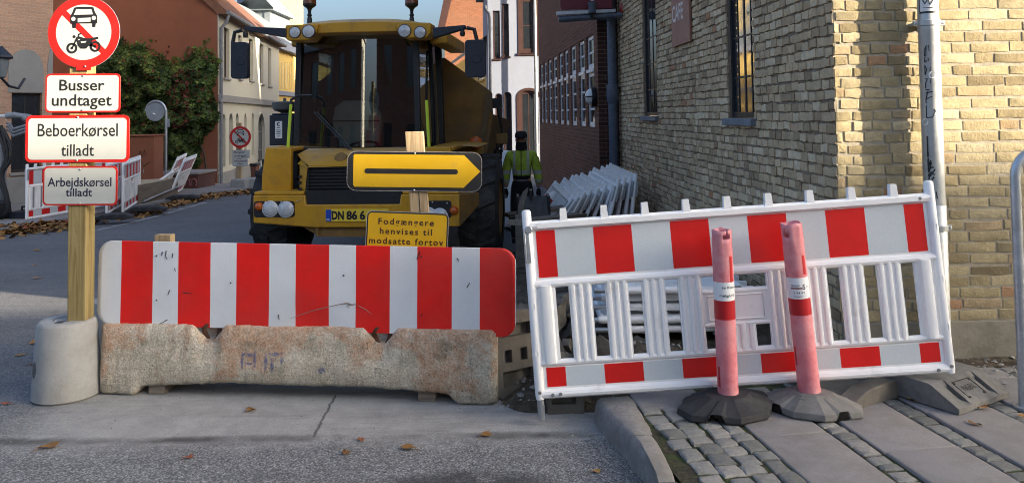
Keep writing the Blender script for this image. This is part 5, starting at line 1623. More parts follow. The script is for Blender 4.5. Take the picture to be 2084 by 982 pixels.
# low rubber strip continuing behind that foot
MF2 = Matrix((wx, ly, Vector((0, 0, 1)))).transposed().to_4x4(); MF2.translation = Vector((c0f.x-.46, c0f.y+.10, SZ-.01))
f2 = thing('rubber_ramp', 'flat black rubber ramp piece wedged beside the dark grey fence foot', 'rubber block', MF2)
mb = MB(); mb.prism([(0, 0), (.37, 0), (.37, .085), (.30, .095), (.12, .085), (.0, .04)], .0, .10); mb.prism([(.03, 0), (.37, 0), (.37, .055), (.03, .045)], .10, .55)
mb.build('ramp_body', M_['recycled'], f2, bevel=.006)

# plastic feet behind the left end of the fence
q = G(1022, 828)
M1 = frame((q.x-.02, q.y+.10, 0), (.80, .60)) @ RX(-7) @ RY(2)
pf = thing('fence_foot', 'brown grey plastic fence foot stood on edge between barrier and fence', 'fence foot', M1)
Wp, Hp, Tp = .30, .46, .12
ops = [(.06, .11, .19, .26), (.17, .22, .19, .26), (.04, .26, .06, .145), (.04, .26, .33, .40)]
mb = wall_mb(0, Wp, .02, Hp, ops, .05)
mb.box(0, Wp, .05, Tp, .02, Hp); mb.prism([(0, .02), (Wp, .02), (Wp-.02, 0), (.03, 0)], 0, Tp)
mb.build('foot_body', M_['recycled'], pf, bevel=.0)
mb = MB()
for z in (.12, .28): mb.lathe([(.022, -.001), (.016, .003)], 14, axis='x', M=T(-.001, .06, z))
mb.build('side_hole', M_['dark'], pf)
q = G(1112, 846); q2 = G(1180, 852)
M2 = frame((q.x+.01, q.y+.02, 0), (1, .06))
pg_ = thing('fence_foot', 'small grey plastic fence foot on the road under the fence corner', 'fence foot', M2)
mb = wall_mb(0, .195, .0, .155, [(.02, .15, .05, .085)], .03); mb.box(0, .195, .03, .34, 0, .155); mb.build('foot_body', M_['recycled'], pg_)
mb = MB(); mb.prism([(-.02, .155), (.21, .155), (.19, .175), (0, .175)], .05, .33); mb.build('foot_cap', M_['rubber_grey'], pg_, bevel=.004)

# galvanised hoop at the right edge
q = P(2077, 640, 3.95)
hp = thing('bike_hoop', 'galvanised steel cycle hoop at the right edge of the pavement', 'cycle stand', T(q.x, 3.95, SZ))
zt = hit(T(q.x, 3.95, SZ), 2090, 303).z
mb = MB(); rr = .14
pts = [(.0, 0, -.03), (0, 0, zt-rr)] + [(rr-rr*math.cos(t), 0, zt-rr+rr*math.sin(t)) for t in [math.pi/2*k/8 for k in range(1, 9)]] + [(.62, 0, zt)] + [(.62+rr*math.sin(t), 0, zt-rr+rr*math.cos(t)) for t in [math.pi/2*k/8 for k in range(1, 9)]] + [(.62+rr, 0, -.03)]
mb.tube(pts, .024, 16); mb.build('hoop_tube', M_['steel'], hp, ang=60)
mb = MB(); mb.lathe([(.05, -.01), (.05, .006), (.026, .008)], 20); mb.build('base_flange', M_['steel'], hp)
mb = MB(); mb.lathe([(.05, -.01), (.05, .006), (.026, .008)], 20, M=T(.62+rr, 0, 0)); mb.build('base_flange', M_['steel'], hp)
# ================================================================== the yellow dumper
YAW = 4.5
fx = P(725, 500, 8.12)
MDU = T(fx.x, 8.12, gz(fx.x, 8.5)) @ RZ(-YAW)
du = thing('dumper', 'yellow articulated dumper parked behind the barrier with its cab facing the camera', 'dumper truck', MDU)
def V(px, py, dy=0): 
    q = hit(MDU, px, py, dy); return (q.x, q.z)
def vx(px, py=300, dy=0): return V(px, py, dy)[0]
def vz(py, px=725, dy=0): return V(px, py, dy)[1]
Y_ = M_['cat_yellow']; K_ = M_['mblack']
# front bumper
zt, zb, zm = vz(396), vz(457), vz(432)
xl, xr = vx(515, 430), vx(935, 430)
bp_ = thing
mb = MB()
nt_ = [(xl, zb+.02), (vx(640), zb-.03), (vx(800), zb-.03), (xr, zb-.02), (xr, zt), (vx(815), zt), (vx(812), zt-.10), (vx(622), zt-.10), (vx(620), zt), (xl, zt)]
mb.prism(nt_, 0, .30)
bump_ = mb.build('bumper', Y_, du, bevel=.012)
mb = MB()   # slanted right end
xe = vx(975, 430, .30)
mb.add([(xr, .002, zb-.02), (xr, .002, zt), (xe, .34, zt-.02), (xe, .34, zb+.16), (xr, .30, zb-.02), (xr, .30, zt)], [(0,1,2,3), (4,3,2,5), (1,5,2), (0,3,4), (0,4,5,1)])
mb.build('bumper_end', M_['cat_dirty'], du, bevel=.006)
for (a, b) in ((xl+.01, vx(617)), (vx(818), xr-.01)):
    mb = MB(); mb.box(a, b, .004, .30, zt+.002, zt+.035); mb.build('bumper_ledge', Y_, du, bevel=.008)
mb = MB(); mb.box(vx(619), vx(815), .03, .29, zt-.11, zt+.04)
for px in (640, 718, 800): mb.ball((vx(px), .028, zt-.03), .009)
mb.build('bumper_recess', M_['dark'], du)
def lamp(px, py, r, dy=-.012, m='chrome', nm='headlight', deep=.05):
    c = V(px, py, dy)
    mb = MB(); mb.lathe([(r*1.10, .012), (r*1.10, -.010), (r*1.0, -.016), (r*.98, .0), (r*.6, deep*.7), (.01, deep)], 28, axis='y', M=T(c[0], dy, c[1]), caps=False)
    o = mb.build(nm, M_[m], du)
    mb = MB(); mb.lathe([(r*.99, -.008), (r*.85, -.020), (r*.5, -.030), (.004, -.034)], 28, axis='y', M=T(c[0], dy, c[1]), caps=False)
    if m == 'chrome':
        for k in range(-3, 4): pass
    mb.build('lens', M_['lamp_glass'] if m == 'chrome' else M_[m], o)
for (a, b, c, d) in ((517, 600, 408, 441), (868, 919, 409, 444)):
    mb = MB(); mb.prism(rrect(vx(a, 425), vx(b, 425), vz(d), vz(c), .03), -.006, .01); mb.build('lamp_panel', K_, du, bevel=.002)
for (px, py) in ((550, 425), (582, 426), (872, 438), (895, 440)): lamp(px, py, .077)
for (px, py) in ((527, 420), (924, 428)): lamp(px, py, .040, m='orange', nm='indicator', deep=.02)
mb = MB()
for (px, py) in ((540,411),(572,410),(604,410),(610,408),(880,411),(910,413)): 
    q = V(px, py, -.008); mb.ball((q[0], -.008, q[1]), .008)
mb.build('bolt', M_['bolt'], du)
# number plate
a, b = V(662, 451, -.02), V(790, 425, -.02)
mb = MB(); mb.box(a[0], b[0], -.016, -.006, a[1], b[1]); pl = mb.build('number_plate', M_['plate'], du, bevel=.002)
mb = MB(); mb.box(a[0]+.004, vx(674, 438, -.02), -.018, -.0155, a[1]+.004, b[1]-.004); mb.build('country_strip', M_['eu_blue'], pl)
zz, ze_ = vz(446, 700, -.02), vz(429, 700, -.02)
lettering(pl, [('DN', (vx(676,438)+vx(701,438))/2, zz, ze_-zz, vx(701,438)-vx(676,438), .045), ('86', (vx(706,438)+vx(728,438))/2, zz, ze_-zz, vx(728,438)-vx(706,438), .045), ('6', (vx(733,438)+vx(744,438))/2, zz, ze_-zz, vx(744,438)-vx(733,438), .045)], M_['black_sign'], -.018)
lettering(pl, [('DK', (vx(663,448)+vx(674,448))/2, a[1]+.012, .022, .04, .0)], M_['paper'], -.0195)
# black grille and hood
mb = MB(); gl, gr = vx(621, 350, .12), vx(838, 350, .12); g0, g1 = vz(428, 725, .12), vz(336, 725, .12)
mb.box(gl, gr, .16, .5, g0, g1)
for k in range(11):
    z = g0+.06+(g1-g0-.12)*k/10; mb.box(gl+.03, gr-.03, .135, .165, z-.010, z+.010, M=None)
mb.box(gl, gl+.035, .125, .2, g0, g1); mb.box(gr-.035, gr, .125, .2, g0, g1); mb.box(gl, gr, .125, .2, g1-.03, g1); mb.box(gl, gr, .06, .2, g0-.05, g0+.055)
mb.build('radiator_grille', M_['dark'], du, bevel=.004)
hl, hr = vx(606, 350, .12), vx(857, 350, .12)
zh0, zh1 = vz(336, 725, .12), vz(300, 725, .62)
mb = MB()
hi0, hi1 = vx(617, 302, .55), vx(846, 302, .55)
vs = [(gl, .12, zh0), (gr, .12, zh0), (hi1, .34, zh1-.055), (hi0, .34, zh1-.055), (hi1, .75, zh1), (hi0, .75, zh1),
      (hl, .16, zh0+.02), (hr, .16, zh0+.02), (hl, .16, zt+.04), (hr, .16, zt+.04), (gl, .12, zt+.04), (gr, .12, zt+.04),
      (hl, .75, zt+.04), (hr, .75, zt+.04), (hl, .75, zh1-.05), (hr, .75, zh1-.05), (hl+.01, .40, zh1-.06), (hr-.01, .40, zh1-.06)]
fs = [(0,1,2,3), (3,2,4,5), (6,0,3,16), (1,7,17,2), (6,8,10,0), (1,11,9,7), (6,16,14,12,8), (7,9,13,15,17), (3,5,14,16), (2,17,15,4)]
mb.add(vs, fs); mb.build('hood', Y_, du, bevel=.014)
mb = MB(); mb.box(vx(604,400,.1), vx(860,400,.1), .10, .35, vz(400,725,.1), vz(394,725,.1)); 
for py in (359, 371, 384):
    q = V(611, py, .155); mb.box(q[0]-.012, q[0]+.018, .128, .17, q[1]-.014, q[1]+.014)
mb.build('hood_vent', M_['dark'], du)
q = V(690, 322, .2)
mb = MB(); mb.lathe([(.07, -.0), (.062, .02), (.02, .03)], 18, M=T(q[0], .26, q[1]) @ RX(45)); mb.build('hood_dimple', M_['cat_dirty'], du)
# front mudguards
for s in (0, 1):
    if s == 0: a, b, c, d = 531, 592, 402, 298
    else: a, b, c, d = 872, 932, 402, 300
    x0_, x1_ = vx(a, 400, .22), vx(b, 400, .22); z0_, z1_ = vz(c, 725, .22), vz(d, 725, .3)
    if s: x0_, x1_ = -vx(592, 400, .22)+2*vx(727, 400, .22), -vx(531, 400, .22)+2*vx(727, 400, .22)
    ins = .05
    mb = MB()
    mb.prism([(x0_, z0_), (x1_, z0_), (x1_-(0 if not s else .01), z0_+.25), (x1_-(0 if not s else ins), z1_), (x0_+(ins if not s else 0), z1_), (x0_+(.01 if not s else 0), z0_+.25)], .22, .30)
    mb.add([(x0_+.03, .30, z1_-.002), (x1_-.03, .30, z1_-.002), (x1_-.03, 1.95, z1_-.002), (x0_+.03, 1.95, z1_-.002), (x0_+.03, .30, z1_-.05), (x1_-.03, .30, z1_-.05), (x1_-.03, 1.95, z1_-.05), (x0_+.03, 1.95, z1_-.05)], [(0,1,2,3), (7,6,5,4), (0,4,5,1), (1,5,6,2), (2,6,7,3), (3,7,4,0)])
    xo = x0_-.20 if not s else x1_+.20
    mb.add([((x0_ if not s else x1_), .5, z1_), (xo, .6, z1_-.02), (xo, 1.7, z1_-.02), ((x0_ if not s else x1_), 1.8, z1_)], [(0,1,2,3)])
    mb.build('mudguard', Y_, du, bevel=.012)
mb = MB()
# chassis, axle and belly
mb.box(-.45, .45, .3, 3.2, .42, zt+.12); mb.box(-.98, .98, 1.0, 1.3, .42, .68); mb.box(xl+.10, xr-.10, .25, .9, .50, zb+.05); mb.box(-.35, .35, 3.0, 5.2, .45, .9); mb.box(-.95, .95, 4.1, 4.4, .42, .66)
mb.build('chassis', M_['dark'], du)
mb = MB(); mb.prism([(vx(610,460), zb-.02), (vx(840,460), zb-.02), (vx(800,480,.1), zb-.13), (vx(655,480,.1), zb-.13)], .05, .12); q = V(645, 468, .02); mb.tube([(q[0], .03, q[1]+.05), (q[0], .03, q[1]-.06)], .018, 10)
mb.build('tow_plate', M_['cat_dirty'], du)
def wheel(x, y, r, w, sgn):
    mb = MB(); n = 48
    prof = [(r*.55, -w/2), (r*.80, -w/2), (r*.93, -w*.46), (r*.97, -w*.3), (r*.98, 0), (r*.97, w*.3), (r*.93, w*.46), (r*.80, w/2), (r*.55, w/2)]
    mb.lathe(prof, n, axis='x', caps=False)
    for k in range(16):
        for s in (-1, 1):
            a = 2*math.pi*(k+(.5 if s > 0 else 0))/16
            L = RX(math.degrees(a))
            vs = []
            for (u, t) in ((.02, -.10), (.46, .05)):
                for (rr, e) in ((r*.95, .055), (r*1.03, .035)):
                    for f in (-1, 1): vs.append((s*w*u, r*(t+f*e), rr))
            mb.add(vs, [(0,1,3,2), (4,6,7,5), (0,4,5,1), (2,3,7,6), (0,2,6,4), (1,5,7,3)], 0, L)
    t = mb.build('wheel', M_['tyre'], du, T(x, y, r), ang=40)
    mb = MB(); mb.lathe([(.02, sgn*w*.18), (r*.28, sgn*w*.2), (r*.30, sgn*w*.08), (r*.5, sgn*w*.10), (r*.56, sgn*w*.46), (r*.58, sgn*w*.47)], 28, axis='x', caps=False); mb.build('rim', M_['cat_dirty'], t)
for (x, y) in ((-1.17, 1.15), (1.17, 1.15), (-.75, 4.25), (.86, 4.25)): wheel(x, y, .60, .44, 1 if x > 0 else -1)
# cab
CYF = .72
cl, cr = vx(602, 250, CYF), vx(852, 250, CYF)
z_s, z_r = vz(300, 725, CYF), vz(60, 725, CYF)
tl_, tr_ = vx(612, 70, CYF), vx(846, 70, CYF)
CB = 2.15
def pillar(mb, p, q, wx_, wy_):
    vs = [(p[0]+a*wx_, p[1]+b*wy_, p[2]) for a, b in ((-1,-1),(1,-1),(1,1),(-1,1))]+[(q[0]+a*wx_, q[1]+b*wy_, q[2]) for a, b in ((-1,-1),(1,-1),(1,1),(-1,1))]
    mb.add(vs, [(3,2,1,0), (4,5,6,7), (0,1,5,4), (1,2,6,5), (2,3,7,6), (3,0,4,7)])
mb = MB(); ctr = (cl+cr)/2; hw = (cr-cl)/2; thw = (tr_-tl_)/2+.01
for s in (-1, 1):
    pillar(mb, (ctr+s*hw, CYF, z_s-.35), (ctr+s*thw, CYF+.05, z_r+.02), .032, .03)
    pillar(mb, (ctr+s*(hw+.05), 1.45, z_s-.5), (ctr+s*(thw+.03), 1.45, z_r+.02), .025, .03)
    pillar(mb, (ctr+s*(hw+.03), CB, z_s-.5), (ctr+s*(thw+.01), CB, z_r+.02), .04, .05)
    mb.box(ctr+s*hw-.04, ctr+s*hw+.04, CYF, CB, z_s-.55, z_s-.28)
mb.box(cl, cr, CYF-.02, CYF+.05, z_s-.05, z_s+.005); mb.box(cl, cr, CYF, CYF+.10, z_r-.0, z_r+.05)
mb.box(cl, cr, CB-.03, CB+.03, z_s-.5, z_s+.35); mb.box(cl, cr, CYF, CB, z_s-.60, z_s-.52)
mb.build('cab_frame', K_, du, bevel=.008)
# dark band behind the roof visor and the front glass
mb = MB(); vs = []; k = 12
for i in range(k+1):
    t = i/k; 
    xb = cl+.035+(cr-cl-.07)*t; xt = tl_+.035+(tr_-tl_-.07)*t
    yy = CYF+.012-.05*math.sin(math.pi*t)
    vs += [(xb, yy, z_s+.004), (xt, yy+.04, z_r)]
mb.add(vs, [(2*i, 2*i+2, 2*i+3, 2*i+1) for i in range(k)]); mb.build('windscreen', M_['screen'], du)
mb = MB()
for s in (-1, 1):
    mb = MB()
    mb.add([(ctr+s*(hw+.01), CYF+.04, z_s-.26), (ctr+s*(hw+.05), 1.42, z_s-.26), (ctr+s*(thw+.03), 1.42, z_r), (ctr+s*(thw+.005), CYF+.08, z_r)], [(0,1,2,3)])
    mb.add([(ctr+s*(hw+.05), 1.48, z_s-.2), (ctr+s*(hw+.03), CB-.05, z_s-.2), (ctr+s*(thw+.01), CB-.05, z_r), (ctr+s*(thw+.03), 1.48, z_r)], [(0,1,2,3)])
    mb.build('side_window', M_['screen'], du)
for s in (-1, 1):
    mb = MB()
    mb.box(ctr+s*(hw+.05)-.012, ctr+s*(hw+.05)+.012, CYF+.08, 1.4, z_s-.50, z_s-.27); 
    mb.tube([(ctr+s*(hw+.085), 1.36, z_s-.05), (ctr+s*(hw+.075), 1.37, z_s+.5), (ctr+s*(thw+.06), 1.38, z_r-.2)], .014, 8)
    mb.build('door', K_, du)
# interior: floor, rear wall with window, dashboard, seat
mb = MB(); mb.box(cl+.04, cr-.04, CB-.06, CB-.035, z_s-.5, z_r); mb.box(cl+.03, cr-.03, CYF+.06, CB-.05, z_s-.50, z_s-.46)
mb.box(cl+.05, cr-.05, CYF+.05, CYF+.28, z_s-.40, z_s-.07); mb.box(cl+.05, cl+.28, 1.3, 1.9, z_s-.4, z_s+.10); mb.box(cr-.26, cr-.05, 1.25, 1.95, z_s-.4, z_s+.14)
mb.box(cl+.03, cr-.03, CYF+.06, CB-.05, z_r-.03, z_r+.01)
mb.tube([(ctr-.06, CYF+.25, z_s-.1), (ctr-.04, CYF+.42, z_s+.10)], .03, 8)
mb.ring(0, 0, .155, .18, -.012, .012, 24, M=T(ctr-.04, CYF+.43, z_s+.0) @ RX(-75))
mb.build('cab_interior', M_['interior'], du)
sq = [V(684, 300, 1.5), V(772, 300, 1.5), V(777, 246, 1.5), V(775, 232, 1.5), V(760, 208, 1.5), V(735, 204, 1.5), V(700, 205, 1.5), V(684, 218, 1.5), V(678, 245, 1.5)]
mb = MB(); mb.prism(sq, 1.44, 1.58); mb.box(sq[0][0]-.03, sq[1][0]+.03, 1.1, 1.55, sq[0][1]-.14, sq[0][1]-.02); mb.build('seat', M_['seat'], du, bevel=.035, seg=3)
mb = MB(); zq = V(725, 246, 1.43)[1]; mb.box(sq[8][0]+.01, sq[2][0]-.01, 1.425, 1.437, zq-.006, zq+.006); mb.build('seat_seam', M_['interior'], du)
# roof with lamp pods
RYF = .42
rl, rr2 = vx(578, 62, RYF), vx(877, 62, RYF)
ztop = vz(40, 727, RYF+.15); zlow = vz(62, 727, RYF); zpod = vz(81, 727, RYF)
rc_ = (rl+rr2)/2; rw = (rr2-rl)/2
mb = MB()
k = 20; secs = []
for y, dzt, sh in ((RYF, -.045, 1.0), (RYF+.12, .0, 1.0), (1.4, .03, 1.02), (CB+.15, .0, 1.02), (CB+.30, -.05, .97)):
    ring = []
    for i in range(k+1):
        t = -1+2*i/k; x = rc_+rw*sh*t
        ring.append((x, y, ztop+dzt-.085*abs(t)**4-.02*t*t))
    secs.append(ring)
vs = [p for s in secs for p in s]; n1 = k+1
for s in secs: vs += [(p[0], p[1], zlow-.02 if abs((p[0]-rc_)/rw) < .97 else zlow-.05) for p in s]
fs = []
m_ = len(secs)
for a in range(m_-1):
    for i in range(k):
        fs.append((a*n1+i, a*n1+i+1, (a+1)*n1+i+1, (a+1)*n1+i))
        b0_ = m_*n1
        fs.append((b0_+a*n1+i, b0_+(a+1)*n1+i, b0_+(a+1)*n1+i+1, b0_+a*n1+i+1))
    fs.append((a*n1, (a+1)*n1, m_*n1+(a+1)*n1, m_*n1+a*n1)); fs.append((a*n1+k, m_*n1+a*n1+k, m_*n1+(a+1)*n1+k, (a+1)*n1+k))
for i in range(k):
    fs.append((i, m_*n1+i, m_*n1+i+1, i+1)); e = (m_-1)*n1; fs.append((e+i, e+i+1, m_*n1+e+i+1, m_*n1+e+i))
mb.add(vs, fs); mb.build('cab_roof', Y_, du, bevel=.008, ang=40)
for s, (a, b) in ((-1, (578, 648)), (1, (806, 877))):
    xa, xb = vx(a, 68, RYF-.03), vx(b, 68, RYF-.03)
    if s < 0: pts = [(xa, zpod+.05), (xa+.05, zpod), (xb-.10, zpod), (xb-.02, zpod+.09), (xb, zlow+.03), (xb, zlow+.08), (xa+.02, zlow+.07)]
    else: pts = [(xb, zpod+.05), (xb, zlow+.06), (xa, zlow+.08), (xa, zlow+.03), (xa+.02, zpod+.09), (xa+.10, zpod), (xb-.05, zpod)]
    mb = MB(); mb.prism(pts, RYF-.045, RYF+.25); mb.build('lamp_pod', Y_, du, bevel=.014)
for (px, py, r) in ((600, 66, .058), (628, 64, .066), (823, 63, .066), (855, 66, .060)):
    c = V(px, py, RYF-.055)
    mb = MB(); mb.lathe([(r*1.12, .02), (r*1.12, -.008), (r, -.012)], 24, axis='y', M=T(c[0], RYF-.05, c[1]), caps=False); o = mb.build('work_lamp', K_, du)
    mb = MB(); mb.lathe([(r, -.004), (r*.6, .012), (.005, .02)], 24, axis='y', M=T(c[0], RYF-.05, c[1]), caps=False); mb.build('reflector', M_['chrome'], o)
    mb = MB(); mb.lathe([(r, -.010), (r*.6, -.022), (.005, -.026)], 24, axis='y', M=T(c[0], RYF-.05, c[1]), caps=False); mb.build('lens', M_['lamp_glass'], o)
# roof side overhang to the right (seen past the pod)
for s in (-1, 1):
    mb = MB(); x = rc_+s*rw; mb.box(x-.1, x+.1, .9, CB+.2, zlow-.12, zlow+.02); mb.build('roof_edge', Y_, du, bevel=.02)
# beacons
for px in (630, 838):
    yb = 1.0
    c = V(px, 38, yb)
    mb = MB(); mb.lathe([(.03, -.06), (.028, .0), (.02, .02), (.03, .04), (.018, .06), (.022, .10), (.035, .12), (.075, .15), (.078, .17)], 16, M=T(c[0], yb, c[1])); bb = mb.build('beacon', M_['mblack'], du)
    mb = MB(); mb.lathe([(.078, .17), (.074, .25), (.05, .29), (.005, .30)], 18, M=T(c[0], yb, c[1])); mb.build('beacon_lens', simple('amber_beacon', (.16, .045, .015), .3, var=.2), bb)
# mirrors on arms
for (arm, neck, body) in ((((585, 68), (500, 60), 10, 6), ((492, 62), (478, 66), (474, 86), (474, 120)), (487, 123, 34, 76)), (((882, 68), (948, 57), 11, 6), ((950, 57), (965, 60), (970, 80), (970, 120)), (967, 119, 40, 76))):
    dy = .40
    a = V(*arm[0], dy); b = V(*arm[1], dy); s = 1/190
    mb = MB(); h0, h1 = arm[2]*s, arm[3]*s
    mb.prism([(a[0], a[1]-h0), (b[0], b[1]-h1*.4), (b[0], b[1]+h1*.9), (a[0], a[1]+h0)], dy-.04, dy+.05); o = mb.build('mirror_arm', M_['navy'], du, bevel=.008)
    mb = MB(); mb.tube([(V(*p, dy)[0], dy, V(*p, dy)[1]) for p in neck], .022, 10); mb.build('arm_tube', M_['mblack'], o)
    c = V(body[0], body[1], dy-.05); w, h = body[2]*s/2, body[3]*s/2
    mb = MB()
    pts = rrect(c[0]-w, c[0]+w, c[1]-h, c[1]+h, .035)
    mb.prism([(x*1.0+(.012*(1-((z-c[1])/h)**2))*(1 if x > c[0] else -1), z) for x, z in pts], dy-.06, dy+.02)
    mb.lathe([(.055, -.062), (.05, -.068), (.03, -.066)], 18, axis='y', M=T(c[0]+.02, dy, c[1]))
    o2 = mb.build('mirror', M_['navy'], du, bevel=.018, seg=3)
    mb = MB(); mb.prism(rrect(c[0]-w*.85, c[0]+w*.85, c[1]-h*.9, c[1]+h*.9, .03), dy+.021, dy+.024); mb.build('mirror_glass', M_['chrome'], o2)
    q = V(arm[1][0]-(-2 if arm[0][0] < 700 else 6), arm[1][1]+12, dy)
    mb = MB(); mb.lathe([(.022, -.03), (.03, .0), (.02, .04)], 12, M=T(q[0], dy-.03, q[1])); mb.build('small_camera', M_['mblack'], o)
# lime coloured grab rails
for pts in ([(592, 212), (588, 270), (580, 398)], [(868, 204), (871, 260), (875, 330)]):
    mb = MB(); mb.tube([(V(*p, .30)[0], .30, V(*p, .30)[1]) for p in pts], .017, 10); o = mb.build('grab_rail', M_['lime'], du)
    if pts[0][0] < 700:
        mb = MB(); mb.tube([(V(x, y, .3)[0], .3+dy, V(x, y, .3)[1]) for x, y, dy in ((592,212,0), (593,203,0), (598,195,.1), (610,193,.35))], .016, 8); mb.build('rail_end', M_['mblack'], o); mb = MB(); mb.tube([(V(580,398,.3)[0], .3, V(580,398,.3)[1]), (V(580,415,.3)[0], .3, V(580,415,.3)[1])], .016, 8); mb.build('rail_end', M_['mblack'], o)
# air intake and tank on the left
dy = .95
mb = MB(); q0, q1 = V(548, 296, dy), V(588, 234, dy)
mb.box(q0[0], q1[0]+.05, dy, dy+.45, q0[1], q1[1]); mb.box(q0[0]+.02, q1[0], dy+.02, dy+.4, q1[1], q1[1]+.02); o = mb.build('side_tank', M_['navy'], du, bevel=.02)
c = V(567, 264, dy-.003); mb = MB(); mb.box(c[0]-.042, c[0]+.042, dy-.003, dy-.0015, c[1]-.10, c[1]+.10); st = mb.build('sticker', M_['paper'], o)
mb = MB(); mb.ring(c[0], c[1]+.065, .010, .022, dy-.0045, dy-.0035, 16, a0=40, a1=320)
for (z, w) in ((.025, .02), (-.005, .028), (-.025, .024), (-.045, .026), (-.075, .022)): mb.box(c[0]-w, c[0]+w, dy-.0045, dy-.0035, c[1]+z-.004, c[1]+z+.004)
mb.build('sticker_print', M_['graffiti'], st)
c = V(570, 232, dy+.1)
mb = MB(); mb.lathe([(.05, -.03), (.05, .02), (.11, .035), (.135, .055), (.15, .12), (.145, .14), (.02, .155), (.015, .19)], 26, M=T(c[0], dy+.25, c[1])); mb.build('air_intake', simple('intake_grey', (.10, .10, .095), .6, var=.2), du)
# wipers
mb = MB(); pts = [V(718, 312, .35), V(690, 282, CYF-.10), V(640, 228, CYF-.06)]
for d in (-.012, .02): mb.tube([(pts[0][0]+d, .50, pts[0][1]-.05), (pts[1][0]+d, CYF-.05, pts[1][1]), (pts[2][0]+d, CYF-.045, pts[2][1])], .009, 6)
mb.box(pts[0][0]-.03, pts[0][0]+.05, .42, .60, pts[0][1]-.07, pts[0][1]-.02)
mb.build('wiper', K_, du)
# skip (tipping body) with its headboard behind the cab
SY_ = 2.55
pts = [V(905, 118, SY_), V(1000, 187, SY_), V(1003, 232, SY_), V(992, 305, SY_), V(975, 335, SY_)]
cxs = (vx(612, 200, SY_)+pts[2][0])/2      # the rear half is steered to the right
right = [(p[0], p[1]) for p in pts]; left = [(2*cxs-p[0], p[1]) for p in reversed(pts)]
mb = MB(); mb.prism(right+left, SY_, SY_+.05); mb.build('skip_headboard', M_['cat_dirty'], du, bevel=.006)
mb = MB()
hwS = pts[2][0]-cxs; zS = pts[2][1]; zB = pts[3][1]-.1
e0, e1 = SY_+.05, SY_+3.1
for s in (-1, 1):
    mb.add([(cxs+s*hwS, e0, zS), (cxs+s*hwS, e1, zS-.12), (cxs+s*(hwS-.14), e1, zB+.05), (cxs+s*(hwS-.14), e0, zB-.05),
            (cxs+s*(hwS-.05), e0, zS), (cxs+s*(hwS-.05), e1, zS-.12), (cxs+s*(hwS-.19), e1, zB+.05), (cxs+s*(hwS-.19), e0, zB-.05)],
           [(0,1,2,3), (7,6,5,4), (0,4,5,1), (1,5,6,2), (2,6,7,3), (3,7,4,0)])
mb.box(cxs-hwS+.15, cxs+hwS-.15, e0, e1, zB-.08, zB-.03)
mb.build('skip_body', M_['cat_dirty'], du, bevel=.006)
mb = MB(); a, b, c_, d_ = V(985, 192, SY_-.02), V(1002, 190, SY_-.02), V(1002, 228, SY_-.02), V(985, 224, SY_-.02)
mb.prism([(p[0], p[1]) for p in (d_, c_, b, a)], SY_-.02, SY_-.003); a, b = V(968, 330, SY_-.02), V(985, 224, SY_-.02); mb.prism([(a[0], a[1]), (a[0]+.08, a[1]), (b[0]+.08, b[1]), (b[0], b[1])], SY_-.025, SY_-.003)
mb.build('headboard_post', simple('scuffed_skip_edge', (.13, .085, .04), .7, var=.3, scale=10), du)
# rear mudguard deck, side marker lamp
mb = MB(); a, b = V(925, 312, 1.95), V(976, 290, 1.95); mb.prism([(a[0], a[1]-.05), (b[0], a[1]-.05), (b[0], b[1]-.04), (b[0]-.08, b[1]), (a[0], b[1])], 1.95, 2.4); mb.build('rear_deck', M_['cat_yellow'], du, bevel=.03)
q = V(968, 291, 1.9); mb = MB(); mb.lathe([(.085, .0), (.085, -.03), (.06, -.06), (.01, -.07)], 20, axis='y', M=T(q[0], 1.93, q[1])); mb.build('side_marker', M_['orange'], du)
mb = MB(); q = V(1010, 210, 3.0); mb.box(q[0]-.14, q[0]+.07, 3.0, 3.15, q[1]-.07, q[1]+.07); q2 = V(1021, 280, 3.0); mb.tube([(q[0], 3.06, q[1]), (q2[0], 3.06, q2[1]+.1), (q2[0]-.02, 3.06, q2[1]-.3)], .016, 8)
mb.build('digger_hose_box', M_['mblack'], du)  # dark box and hose of another digger, added as dumper parts
mb = MB(); mb.box(q2[0]-.08, q2[0]+.08, 2.98, 3.1, q2[1]-.09, q2[1]+.06); mb.build('digger_cover', M_['cat_dirty'], du, bevel=.012)  # yellow cover of another digger, added to the dumper
# ================================================================== leaning and lying barrier panels
def fence_copy(M, label, group): return dup(fence0, M, label, group)
def yaw_frame(A, B, tilt=0):
    """fence frame with its foot line from A to B"""
    return frame(A, B-A) @ RX(tilt)
# left kerb: three standing, two leaning
gA = 'barrier fences along the left kerb'
A = G(55, 457); A.z += .06
fence_copy(frame(A, (.15, 1)), 'white fence panel with red stripes nearest on the left kerb', gA)
A = G(220, 446); A.z += .07
fence_copy(frame(A, (-.31, 1)), 'middle one of three striped fence panels standing along the left kerb', gA)
A = G(253, 441); A.z += .07
B = Vector((-.452*17.6, 17.0, 0))
fence_copy(frame(A, (B.x-A.x, B.y-A.y)), 'striped fence panel beside the grey wooden board on the left kerb', gA)
gB = 'fence panels tilted at the kerb'
A = G(344, 409); A.z += .05
fence_copy(frame(A, (-.27, 1)) @ RX(22), 'tilted white fence panel on the right of a leaning pair by the ivy', gB)
A = G(330, 398); A.z += .05
fence_copy(frame(A, (-.31, 1)) @ RX(24), 'tilted white fence panel on the left of a leaning pair by the ivy', gB)

